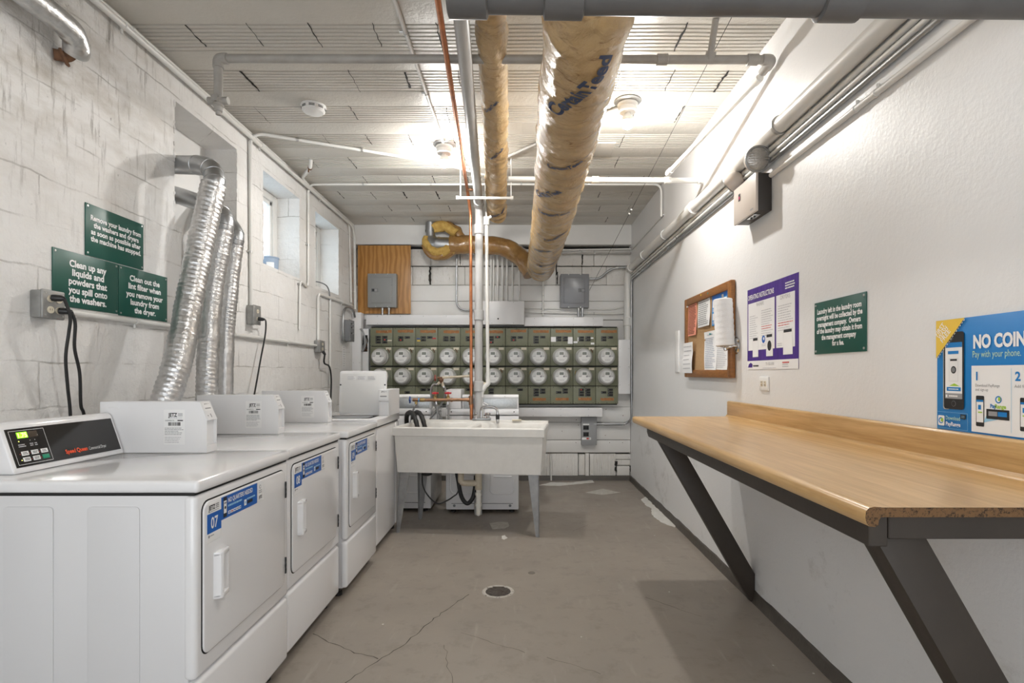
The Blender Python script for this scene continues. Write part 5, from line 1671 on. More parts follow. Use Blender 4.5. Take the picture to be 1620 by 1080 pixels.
# --- cover troughs and boxes in white
def cover(name, label, x0, x1, z0, z1, yf, cat, yb=YB, screws_n=4, mt=BOXWHITE, notch=None, vert=False):
    t = thing(name, label, cat, ((x0 + x1) / 2, (yf + yb) / 2, z0))
    c = MB(); c.box((x0, yf, z0), (x1, yb, z1), mt, 0.004); c.build('body', t)
    c = MB()
    for k in range(screws_n):
        u = (k + 0.5) / screws_n
        for s_ in (0, 1):
            if vert:
                p = (x0 + 0.015 if s_ else x1 - 0.015, yf, z0 + (z1 - z0) * u)
            else:
                p = (x0 + (x1 - x0) * u, yf, z0 + 0.014 if s_ else z1 - 0.014)
            c.lathe(p, (0, -1, 0), [(0.005, 0), (0.004, 0.002), (0, 0.002)], STEEL, 8)
    c.build('screws', t)
    return t
yf = 6.24
cover('wiring_trough', 'long white trough cover above the left part of the meters', xP(579, yf), xP(760.8, yf), zP(513.5, yf), zP(498, yf), yf, 'trough', screws_n=5)
cover('wiring_trough', 'white trough cover above the right part of the meters', xP(830, yf), xP(954, yf), zP(515.5, yf), zP(501.5, yf), yf, 'trough', screws_n=4)
cover('wiring_trough', 'white trough cover under the meters, behind the sink', xP(690, yf), xP(953, yf), zP(659, yf), zP(645, yf), yf, 'trough', screws_n=6)
t = cover('junction_box', 'square white box between the two upper troughs, fed by a row of pipes', xP(761, 6.21), xP(829.5, 6.21), zP(513, 6.21), zP(476, 6.21), 6.21, 'box', screws_n=2)
c = MB(); c.lathe((xP(788, 6.21), 6.21, zP(504, 6.21)), (0, -1, 0), [(0.009, 0), (0.008, 0.002), (0, 0.002)], GAPDARK, 12); c.build('knockout', t)
cover('meter_trough', 'tall white box at the right end of the meters, below the thick pipe', xP(978.5, 6.27), xP(997.0, 6.27), zP(623, 6.27), zP(537, 6.27), 6.27, 'box', screws_n=3, vert=True)
cover('corner_cover', 'white boxed cover in the back left corner beside the meters', XL + 0.003, xP(571, 6.25), zP(600, 6.25), zP(494, 6.25), 6.25, 'box', screws_n=2, vert=True)
t = thing('terminal_box', 'narrow open box with dark wires at the left end of the meters', 'box', (xP(577, 6.33), 6.35, 1.14))
c = MB(); c.box((xP(571.5, 6.33), 6.33, zP(600, 6.33)), (xP(583, 6.33), YB, zP(520, 6.33)), BOXWHITE, 0.003); c.build('body', t)
c = MB(); c.box((xP(574, 6.33), 6.327, zP(556, 6.33)), (xP(581.5, 6.33), 6.332, zP(530, 6.33)), GAPDARK)
for k in range(7):
    a = W(575 + k, 533 + 2 * (k % 3), 6.325); c.tube(spline([a, a + Vector((0.01, -0.012, -0.05)), a + Vector((-0.008, -0.01, -0.09)), a + Vector((0.004, 0, -0.13))], 4), 0.0045, (BLACKPL, BOXMETAL, RUST)[k % 3], 6)
c.build('wires', t)
mb = MB(); mb.tube(spline([W(571, 520, 6.24), W(574, 524, 6.22), W(577, 535, 6.22), W(577, 548, 6.24), W(573, 556, 6.26)], 6), 0.011, GREYMETAL, 10)
mb.build('flexible_conduit', label='short grey curved conduit at the left end of the meters', cat='conduit')

# --- plywood board with the grey load centre; the other load centre
t = thing('backing_board', 'orange plywood board high on the left of the back wall', 'board', (xP(608, 6.36), 6.37, zP(496, 6.36)))
c = MB(); c.box((xP(566, 6.355), 6.355, zP(496, 6.355)), (xP(649.5, 6.355), 6.375, zP(388, 6.355)), PLY, 0.002); c.build('panel', t)
c = MB()
for k in range(3):
    c.box((xP(570 + 36 * k, 6.37), 6.375, zP(494, 6.37)), (xP(576 + 36 * k, 6.37), YB + 0.03, zP(392, 6.37)), CHIPBOARD)
c.build('batten', t)
def load_centre(label, x0, x1, z0, z1, yf, yb, mt, left_latch):
    t = thing('breaker_box', label, 'electrical panel', ((x0 + x1) / 2, (yf + yb) / 2, z0))
    c = MB(); c.box((x0, yf, z0), (x1, yb, z1), mt, 0.006); c.build('body', t)
    w, h = x1 - x0, z1 - z0
    f = faceB(x0, z0, yf)
    c = MB()
    a0, b0, a1, b1 = w * 0.10, h * 0.115, w * 0.86, h * 0.90
    bm_pts = [(p[0], p[1]) for p in rrect(x0 + a0, z0 + b0, x0 + a1, z0 + b1, 0.015)]
    c.prism(bm_pts, 'y', yf - 0.004, yf + 0.002, mt, 0.003, 2)
    bm_pts = [(p[0], p[1]) for p in rrect(x0 + a0 + 0.008, z0 + b0 + 0.008, x0 + a1 - 0.008, z0 + b1 - 0.008, 0.012)]
    c.prism(bm_pts, 'y', yf - 0.0075, yf - 0.002, mt, 0.003, 2)
    d = c.build('door', t)
    c = MB()
    la = 0.13 if left_latch else 0.62
    f.slab(c, w * la, h * 0.45, w * (la + 0.24), h * 0.56, 0.012, MIDGREY, 0.004)
    f.rect(c, w * (la + 0.03), h * 0.47, w * (la + 0.11), h * 0.54, BLACKPL, 0.0125); f.rect(c, w * (la + 0.13), h * 0.47, w * (la + 0.21), h * 0.54, GREYINK, 0.0125)
    c.build('latch', d)
    for b in (0.015, 0.985):
        for a in (0.28, 0.70):
            c = MB(); c.lathe(f.p(w * a, h * b, 0), f.n, [(0.007, 0), (0.006, 0.004), (0, 0.004)], STEEL, 10); c.build('screw', t)
    for hb in (0.30, 0.66):
        c = MB(); ha = 0.84 if left_latch else 0.11
        c.lathe(f.p(w * ha, h * hb, 0.004), f.n, [(0.009, 0), (0.007, 0.003), (0, 0.003)], mt, 10); c.build('hinge', t)
    return t
load_centre('grey breaker box mounted on the plywood board', xP(581.5, 6.27), xP(627, 6.27), zP(486, 6.27), zP(432.5, 6.27), 6.27, 6.354, GREYPAINT, True)
load_centre('darker grey breaker box on the right of the back wall', xP(887, 6.30), xP(932, 6.30), zP(486.5, 6.30), zP(433, 6.30), 6.30, YB + 0.01, GREYPAINT2, False)
for nm, pxs, y, zt, zb in (('the breaker box on the plywood', (605, 615.5), 6.31, 486.5, 498), ('the darker breaker box', (915.3, 921.5), 6.33, 487, 501)):
    for k, px in enumerate(pxs):
        mb = MB(); mb.tube([W(px, zt, y), W(px, zb, y)], 0.013, GALV, 12); mb.tube([W(px, zt, y), W(px, zt + 3, y)], 0.016, STEEL, 12)
        mb.build('conduit_nipple', label='short metal nipple beneath %s, %s one' % (nm, ('left', 'right')[k]), cat='conduit', group='metal nipples under the breaker boxes')
t = thing('power_outlet_box', 'small grey panel with two black outlets low on the right of the back wall', 'electrical panel', (xP(932, 6.33), 6.36, zP(704, 6.33)))
x0, x1, z0, z1 = xP(920, 6.33), xP(944.3, 6.33), zP(704, 6.33), zP(659.5, 6.33)
c = MB(); c.box((x0, 6.33, z0), (x1, YB, z1), GREYMETAL, 0.004); c.build('body', t)
f = faceB(x0, z0, 6.33)
w, h = x1 - x0, z1 - z0
for b in (0.31, 0.55):
    c = MB(); f.slab(c, w * 0.11, h * b, w * 0.47, h * (b + 0.155), 0.004, BLACKPL, 0.002)
    for a in (0.16, 0.32): f.rect(c, w * a, h * (b + 0.03), w * (a + 0.10), h * (b + 0.12), GAPDARK, 0.0046)
    c.build('outlet', t)
c = MB(); f.slab(c, w * 0.10, h * 0.715, w * 0.50, h * 0.76, 0.001, STICK); c.build('sticker', t)
c = MB(); f.slab(c, w * 0.03, h * 0.195, w * 0.62, h * 0.275, 0.001, STICK); f.rect(c, w * 0.32, h * 0.21, w * 0.48, h * 0.265, REDINK, 0.0016); f.disc(c, w * 0.54, h * 0.235, 0.005, INK, 0.0016, n=10); c.build('warning_sticker', t)
c = MB(); c.tube([(x1, 6.36, 0.655), (x1 + 0.075, 6.36, 0.655)], 0.014, BOXMETAL, 12, rfun=lambda t_, d, a, p: 0.014)
for k in range(3): c.tube([(x1 + 0.008 + 0.022 * k, 6.36, 0.655), (x1 + 0.018 + 0.022 * k, 6.36, 0.655)], 0.018, BOXMETAL, 12)
c.build('connector', t)

# --- pipes on the back wall
for k, px in enumerate((763.5, 777, 781, 787.5, 795, 802, 811, 822)):
    y = YB - 0.022
    mb = MB(); mb.tube([W(px, 398 if k < 5 else 402, y), W(px - 0.4, 477, y)], (0.014, 0.012, 0.011, 0.015, 0.015, 0.014, 0.0115, 0.0105)[k], PIPEWHITE, 12)
    lb = ('%s white vertical conduit from the left above the square junction box' % ordn[k])
    mb.build('conduit', label=lb, cat='conduit', group='vertical conduits above the junction box')
pipe('conduit', 'bare metal conduit dropping from the brown duct and bending right', [W(722.5, 398, 6.36), W(722.5, 490, 6.36), W(763, 490.5, 6.36)], 0.011, GALV, R=0.11, cat='conduit', straps=(0.5,))
pipe('conduit', 'vertical white conduit just left of the darker breaker box', [W(859.3, 440, 6.37), W(859.3, 500, 6.37)], 0.010, PIPEWHITE, cat='conduit', straps=(0.2,))
pipe('conduit', 'upper of two horizontal conduits left of the darker breaker box', [W(829, 487.5, 6.385), W(970, 489.5, 6.385), W(990, 484, 6.385)], 0.0085, PIPEWHITE, R=0.1, cat='conduit', straps=(0.2,), group='horizontal conduits under the darker breaker box')
pipe('conduit', 'lower of two horizontal conduits, curving up into the thick pipe', [W(829, 493.5, 6.37), W(975, 496, 6.37), W(994, 494, 6.37), W(1001, 478, 6.37)], 0.0115, PIPEWHITE, R=0.12, cat='conduit', straps=(0.2, 0.8), group='horizontal conduits under the darker breaker box')
pipe('conduit', 'S shaped metal conduit from the darker breaker box to the corner pipe', [W(932, 441, 6.36), W(948, 441, 6.36), W(968, 423.5, 6.36), W(994, 423, 6.36)], 0.0135, GALV, R=0.12, cat='conduit', straps=(0.35,), strapname='connector')
pipe('conduit', 'upper thin pipe beneath the beam at the right of the back wall', [W(876, 395.5, 6.39), W(999, 393.5, 6.39)], 0.009, PIPEWHITE, cat='conduit', straps=(0.3,), group='thin pipes beneath the beam')
pipe('conduit', 'lower thin pipe beneath the beam at the right of the back wall', [W(872, 401, 6.38), W(999, 400.5, 6.38)], 0.010, PIPEGREY, cat='conduit', straps=(0.5,), group='thin pipes beneath the beam')
pipe('conduit', 'metal conduit from the outlet panel to the right hand corner', [W(955, 671.2, 6.36), W(986, 671.5, 6.36), W(998, 664, 6.36)], 0.012, GALV, R=0.08, cat='conduit')

# ================================================================== right wall: counter, board, posters, lamp
t = thing('folding_counter', 'long maple laminate folding counter on dark brown braces along the right wall', 'counter', (0.97, 2.2, 0.0))
N0, N1 = 1.085, 3.365
ZT = 0.972
XF = 0.672
c = MB()
prof = [(XR - 0.004, ZT - 0.019), (XF + 0.030, ZT - 0.019), (XF + 0.026, ZT - 0.026), (XF + 0.026, ZT - 0.034), (XF + 0.020, ZT - 0.038), (XF + 0.008, ZT - 0.037), (XF + 0.002, ZT - 0.030), (XF, ZT - 0.020), (XF + 0.001, ZT - 0.008), (XF + 0.007, ZT - 0.001), (XF + 0.018, ZT + 0.0015), (XF + 0.034, ZT), (XR - 0.035, ZT), (XR - 0.026, ZT + 0.003), (XR - 0.022, ZT + 0.012), (XR - 0.004, ZT + 0.012)]
# the nosing with its clipped far corner
def ycut(x):
    return N1 - 0.0 - max(0.0, (XF + 0.022 - x)) * 0.5
n = len(prof)
ysteps = [N0 + (N1 - N0) * k / 24 for k in range(25)]
vs = []
for k, y in enumerate(ysteps):
    for x, z in prof:
        vs.append((x, ycut(x) if k == 24 else y, z))
fs = [(k * n + i, k * n + (i + 1) % n, (k + 1) * n + (i + 1) % n, (k + 1) * n + i) for k in range(24) for i in range(n)]
c.add(vs, fs, LAMINATE)
c.add([(x, N0, z) for x, z in prof], [tuple(range(n))], CHIPBOARD)
c.add([(x, ycut(x), z) for x, z in prof], [tuple(range(n - 1, -1, -1))], LAMINATE)
c.build('worktop', t, sharp=40)
c = MB()
c.prism([(XR - 0.003, ZT + 0.001), (XR - 0.022, ZT + 0.001), (XR - 0.022, ZT + 0.088), (XR - 0.018, ZT + 0.094), (XR - 0.003, ZT + 0.095)], 'y', N0, N1 - 0.01, LAMINATE, 0.002, 2)
c.build('backsplash', t)
c = MB()
c.prism([(N0 + 0.036, ZT - 0.0195), (3.10, ZT - 0.0195), (3.10, ZT - 0.066), (3.065, ZT - 0.088), (N0 + 0.036, ZT - 0.088)], 'x', XF + 0.030, XF + 0.068, BRACE, 0.002, 1)
c.build('front_rail', t)
def brace(y0, y1):
    s = MB()
    xt, zt_, sl, wd = 0.782, ZT - 0.100, 1.745, 0.092
    d = Vector((1, 0, -sl)).normalized()
    nrm = Vector((d.z, 0, -d.x))         # towards the wall and up
    nrm = Vector((sl, 0, 1)).normalized()
    a = Vector((XF + 0.052, 0, ZT - 0.068))
    L = (a.z - 0.012) / -d.z
    b_ = a + d * L
    hx = wd / nrm.x
    pts = [(a.x, a.z), (a.x + hx, a.z), (min(b_.x + hx, XR - 0.004), max(0.0, b_.z + (b_.x + hx - XR + 0.004) * 1.745)), (min(b_.x + hx, XR - 0.004), 0.005), (b_.x, 0.005)]
    s.prism(pts, 'y', y0, y1, BRACE, 0.003, 2)
    s.build('diagonal_brace', t)
    s = MB()
    s.box((XF + 0.0685 if y0 < 2 else XF + 0.075, y0 - (0.026 if y0 < 2 else 0), ZT - 0.074 if y0 > 2 else ZT - 0.072), (XR - 0.004, y1, ZT - 0.021), BRACE, 0.002, 1)
    s.build('cross_rail', t)
brace(1.145, 1.215)
brace(2.995, 3.055)

# emergency light
EY0, EY1, EX = 2.795, 3.085, XR - 0.085
EZ0, EZ1 = 2.050, 2.245
t = thing('emergency_light', 'beige emergency light box with two round lamp heads on the right wall', 'emergency light', (XR - 0.04, 2.94, EZ0))
c = MB(); c.box((EX + 0.012, EY0 + 0.004, EZ0 + 0.002), (XR - 0.002, EY1 - 0.004, EZ1 - 0.002), DARKBROWN, 0.003)
c.build('housing', t)
c = MB(); c.box((EX, EY0, EZ0), (EX + 0.014, EY1, EZ1), LAMPBEIGE, 0.004)
f = Face((EX, EY1, EZ0), (0, -1, 0), (0, 0, 1))
f.rect(c, 0.070, 0.110, 0.096, 0.150, INK, 0.001); f.rect(c, 0.074, 0.120, 0.090, 0.136, mat('pilot_red', (0.45, 0.02, 0.10), 0.4), 0.0015)
f.lines(c, 0.225, 0.025, 0.262, 1, 0.01, 0.010, GREYINK, 0.001, 0.0, 3)
c.build('front_cover', t)
c = MB(); c.box((EX + 0.016, EY0 + 0.06, EZ0 - 0.004), (EX + 0.05, EY0 + 0.15, EZ0 + 0.003), CHROME, 0.001)
for k in range(2): c.lathe((EX + 0.03, EY0 + 0.085 + 0.04 * k, EZ0 - 0.004), (0, 0, -1), [(0.006, 0), (0.005, 0.006), (0, 0.006)], BLACKPL, 10)
c.build('test_switch', t)
def lamp_head(p, ax, lens_seen):
    p = Vector(p); ax = Vector(ax).normalized()
    c = MB()
    c.lathe(p, ax, [(0.0, -0.055), (0.030, -0.052), (0.048, -0.040), (0.058, -0.018), (0.062, 0.004), (0.064, 0.012), (0.060, 0.016)], LAMPBEIGE, 28)
    h = c.build('lamp_head', t)
    c = MB(); c.lathe(p, ax, [(0.0605, 0.010), (0.065, 0.012), (0.065, 0.018), (0.058, 0.021), (0.056, 0.016)], BOXMETAL, 28); c.build('rim', h)
    c = MB(); c.lathe(p, ax, [(0.058, 0.014), (0.050, 0.020), (0.030, 0.026), (0.0, 0.028)], LENS, 28)
    nx = ax.cross(Vector((0, 0, 1))).normalized(); ny = nx.cross(ax)
    for k in range(-4, 5):
        w = math.sqrt(max(0.0, 0.05 ** 2 - (0.0115 * k) ** 2))
        q = p + ax * (0.019 + 0.008 * (1 - abs(k) / 4.5)) + ny * 0.0115 * k
        c.tube([q - nx * w, q + nx * w], 0.0022, LENS, 6)
    c.build('lens', h)
    c = MB(); c.tube(fillet([p - ax * 0.02 + Vector((0, 0, -0.03)), Vector((XR - 0.05, p.y + (0.03 if p.y < 2.9 else -0.02), EZ1 + 0.02)), Vector((XR - 0.05, p.y + (0.03 if p.y < 2.9 else -0.03), EZ1 - 0.004))], 0.02), 0.009, CHROME, 10); c.build('knuckle', t)
lamp_head(W(1197, 252, 2.80) + Vector((0, 0.0, 0)), (0.02, -1.0, -0.22), True)
lamp_head(W(1163, 287, 3.12) + Vector((0, 0.02, 0)), (-0.45, 0.75, -0.42), False)

# cork notice board
BYN, BYF = 3.285, 4.155                  # near and far edges
def rz(px, py, x=XR - 0.03):
    y = F * x / (px - CX)
    return y, zP(py, y)
bx = XR - 0.034
yn_, zn1 = rz(1155.5, 442, bx); _, zn0 = rz(1155.5, 598, bx)
yf_, zf1 = rz(1082.5, 472.5, bx)
t = thing('notice_board', 'oak framed cork notice board on the right wall', 'notice board', (XR - 0.017, (yn_ + yf_) / 2, zn0))
c = MB(); c.box((XR - 0.020, yn_ + 0.01, zn0 + 0.01), (XR - 0.002, yf_ - 0.01, zn1 - 0.01), CORK); c.build('cork_panel', t)
fw_ = 0.052
for lo, hi, nm in (((yn_, zn0), (yn_ + fw_, zn1), 's'), ((yf_ - fw_, zn0), (yf_, zn1), 's'), ((yn_ + fw_, zn1 - fw_), (yf_ - fw_, zn1), 'r'), ((yn_ + fw_, zn0), (yf_ - fw_, zn0 + fw_), 'r')):
    c = MB(); c.box((bx, lo[0], lo[1]), (XR - 0.003, hi[0], hi[1]), OAK, 0.006, 2); c.build('frame_rail' if nm == 'r' else 'frame_stile', t)
BW, BH = yf_ - yn_, zn1 - zn0
fb = Face((XR - 0.0202, yf_, zn0), (0, -1, 0), (0, 0, 1))
def sheet(name, label, a0, b0, a1, b1, mt, draw=None, curl=0.006, tilt=0.0, cat='paper', e0=0.002, pin=None, f=fb, nseg=10, droop=None, grp='papers pinned to the notice board'):
    """a pinned sheet, slightly curled; a along the wall, b up"""
    vs = []; fs = []
    for i in range(nseg + 1):
        for j in range(7):
            u, v_ = j / 6, i / nseg
            e = e0 + curl * (abs(v_ - 0.9) ** 2) * (0.4 + u) + curl * 0.3 * math.sin(6 * v_ + 2 * u)
            if droop: e += droop(u, v_)
            vs.append(f.p(a0 + (a1 - a0) * u + tilt * (1 - v_), b0 + (b1 - b0) * v_, e))
    for i in range(nseg):
        for j in range(6):
            fs.append((i * 7 + j, i * 7 + j + 1, (i + 1) * 7 + j + 1, (i + 1) * 7 + j))
    t_ = thing(name, label, cat, f.p((a0 + a1) / 2, b0, e0), grp)
    c = MB(); c.add(vs, fs, mt)
    if draw:
        # print follows the curl: draw on a flat helper then lift every point on to the sheet
        d = MB(); draw(d, Face(f.p(0, 0, 0), f.r, f.u), a0, b0, a1, b1)
        for p, in zip(d.v):
            la = (p - f.o).dot(f.r); lb = (p - f.o).dot(f.u); le = (p - f.o).dot(f.n)
            u = min(1, max(0, (la - a0) / (a1 - a0))); v_ = min(1, max(0, (lb - b0) / (b1 - b0)))
            e = e0 + curl * (abs(v_ - 0.9) ** 2) * (0.4 + u) + curl * 0.3 * math.sin(6 * v_ + 2 * u) + (droop(u, v_) if droop else 0)
            q = f.p(la + tilt * (1 - v_), lb, e + 0.0012 + le)
            c.v.append(q)
        o_ = len(c.v) - len(d.v)
        for fc, m_ in zip(d.f, d.m):
            c.f.append(tuple(i + o_ for i in fc)); c.m.append(c.mi(d.mats[m_]))
    c.build('sheet', t_, solid=False)
    if pin:
        for pa, pb, pm in pin:
            s = MB(); s.lathe(f.p(pa, pb, e0 + 0.002), f.n, [(0.004, 0), (0.003, 0.004), (0.006, 0.009), (0.006, 0.012), (0, 0.012)], pm, 10); s.build('push_pin', t_)
    return t_
PINY = mat('yellow_pin', (0.7, 0.55, 0.03), 0.35); PINT = mat('teal_pin', (0.0, 0.28, 0.28), 0.35); PINW = WHITE_PL
def text_rows(n, ink=GREYINK, head=True, top=0.08, th=0.35, seed=1, rag=0.3, m0=0.08, m1=0.08):
    def dr(d, f, a0, b0, a1, b1):
        w, h = a1 - a0, b1 - b0
        if head: f.lines(d, a0 + w * 0.28, b1 - h * top * 0.55, a1 - w * 0.22, 1, 0.01, h * 0.02, ink, 0.0004, 0.1, seed)
        pt = h * (0.94 - top) / n
        f.lines(d, a0 + w * m0, b1 - h * (top + 0.03), a1 - w * m1, n, pt, pt * th, ink, 0.0004, rag, seed + 3)
    return dr
# board coordinates: a from the far edge, b from the bottom
def bcd(px, py):
    y, z = rz(px, py, XR - 0.02)
    return (yf_ - y, z - zn0)
sheet('notice_paper', 'salmon pink notice with dark print at the far edge of the notice board', 0.062, bcd(1086, 533)[1], 0.265, bcd(1086, 476)[1] - 0.0, PINKPAPER, text_rows(20, mat('brown_ink', (0.25, 0.09, 0.06), 0.6), True, 0.12, 0.5, 2, 0.25), pin=((0.07, 0.52, PINW),))
sheet('notice_paper', 'white typed sheet pinned between the pink notice and the blue flyer', 0.285, 0.345, 0.535, 0.572, PAPER, text_rows(13, GREYINK, True, 0.16, 0.4, 4), curl=0.006, tilt=0.008, pin=((0.39, 0.562, PINY), (0.53, 0.555, PINT)))
def flyer(d, f, a0, b0, a1, b1):
    w, h = a1 - a0, b1 - b0
    f.rect(d, a0, b1 - h * 0.16, a1, b1, STICK, 0.0002)
    f.lines(d, a0 + w * 0.1, b1 - h * 0.05, a1 - w * 0.25, 1, 0.01, h * 0.05, GREYINK, 0.0004, 0.0, 3)
    f.rect(d, a0, b1 - h * 0.30, a1, b1 - h * 0.16, BLUE, 0.0002)
    f.lines(d, a0 + w * 0.15, b1 - h * 0.20, a1 - w * 0.2, 2, h * 0.045, h * 0.03, WHITEINK, 0.0004, 0.1, 5)
    for k in range(3):
        f.rect(d, a0 + w * (0.06 + 0.3 * k), b1 - h * 0.52, a0 + w * (0.30 + 0.3 * k), b1 - h * 0.34, STICK, 0.0003)
        f.disc(d, a0 + w * (0.18 + 0.3 * k), b1 - h * 0.43, w * 0.05, GREYINK, 0.0006, n=10)
    f.lines(d, a0 + w * 0.06, b1 - h * 0.55, a1 - w * 0.06, 3, h * 0.03, h * 0.012, STICK, 0.0003, 0.2, 6)
    for k in range(2):
        f.rect(d, a0 + w * (0.06 + 0.32 * k), b1 - h * 0.86, a0 + w * (0.34 + 0.32 * k), b1 - h * 0.68, STICK, 0.0003)
        f.rect(d, a0 + w * (0.17 + 0.32 * k), b1 - h * 0.83, a0 + w * (0.22 + 0.32 * k), b1 - h * 0.71, REDINK, 0.0006)
    f.lines(d, a0 + w * 0.06, b1 - h * 0.89, a1 - w * 0.1, 3, h * 0.028, h * 0.012, STICK, 0.0003, 0.2, 8)
sheet('flyer', 'bright blue flyer at the near top corner of the notice board', 0.575, 0.335, 0.865, 0.575, mat('flyer_blue', srgb(45, 145, 215), 0.4), flyer, curl=0.004)
sheet('notice_paper', 'white sheet with a bluish table, lower half of the notice board', 0.415, 0.050, 0.655, 0.305, PAPER, text_rows(17, mat('blue_grey_ink', (0.42, 0.46, 0.55), 0.6), True, 0.14, 0.45, 9), curl=0.008, tilt=0.02, pin=((0.565, 0.285, PINT),))
sheet('notice_paper', 'white typed sheet in the near bottom corner of the notice board', 0.660, 0.050, 0.872, 0.300, PAPER, text_rows(20, PALEINK, False, 0.02, 0.4, 12), curl=0.008, e0=0.004)
sheet('notice_paper', 'folded white sheet hanging over the far bottom corner of the board frame', 0.005, 0.030, 0.245, 0.252, PAPER, text_rows(6, PALEINK, False, 0.08, 0.2, 15), curl=0.0, e0=0.0165, tilt=-0.030,
      droop=lambda u, v_: 0.006 * abs(math.sin(math.pi * v_ * 1.5)) + 0.004 * u)

# kitchen roll on its wall holder
t = thing('paper_towel_holder', 'chrome wall holder carrying a white roll of paper towel beside the notice board', 'towel holder', (1.20, 3.25, 1.39))
hp = Vector((XR, 3.255, zP(548, F * XR / (1166 - CX)) + 0.005))
hy = F * XR / (1166 - CX)
hp.y = hy
c = MB(); c.lathe(hp, (-1, 0, 0), [(0.048, 0.0), (0.050, 0.005), (0.044, 0.012), (0.028, 0.016), (0.0, 0.017)], CHROME, 28); c.build('wall_disc', t)
ax = Vector((0.035, -0.055, -1)).normalized()
base = W(1147.5, 548, 3.27)
c = MB(); c.tube(fillet([hp + Vector((-0.01, 0, 0)), Vector((base.x + 0.02, hp.y - 0.005, hp.z - 0.004)), base + Vector((0.0, 0, -0.012))], 0.02), 0.010, CHROME, 12)
c.tube([base + Vector((0, 0, -0.02)), base - ax * 0.31], 0.006, CHROME, 10); c.lathe(base, ax, [(0.030, -0.004), (0.032, 0.002), (0.012, 0.008), (0.010, 0.022), (0.006, 0.026), (0, 0.026)], CHROME, 18)
c.build('arm', t)
c = MB()
R0 = 0.054
prof = [(0.020, 0.0), (R0 - 0.003, 0.0), (R0, -0.004)] + [(R0 + 0.0012 * math.sin(k * 2.1), -0.004 - 0.268 * k / 24) for k in range(25)] + [(R0 - 0.003, -0.276), (0.020, -0.276), (0.020, 0.0)]
c.lathe(base - ax * 0.004, ax, prof, TOWEL, 32)
c.lathe(base - ax * 0.281, ax, [(0.0, 0), (0.016, 0.0), (0.016, -0.002), (0, -0.002)], CHROME, 14)
roll = c.build('towel_roll', t)

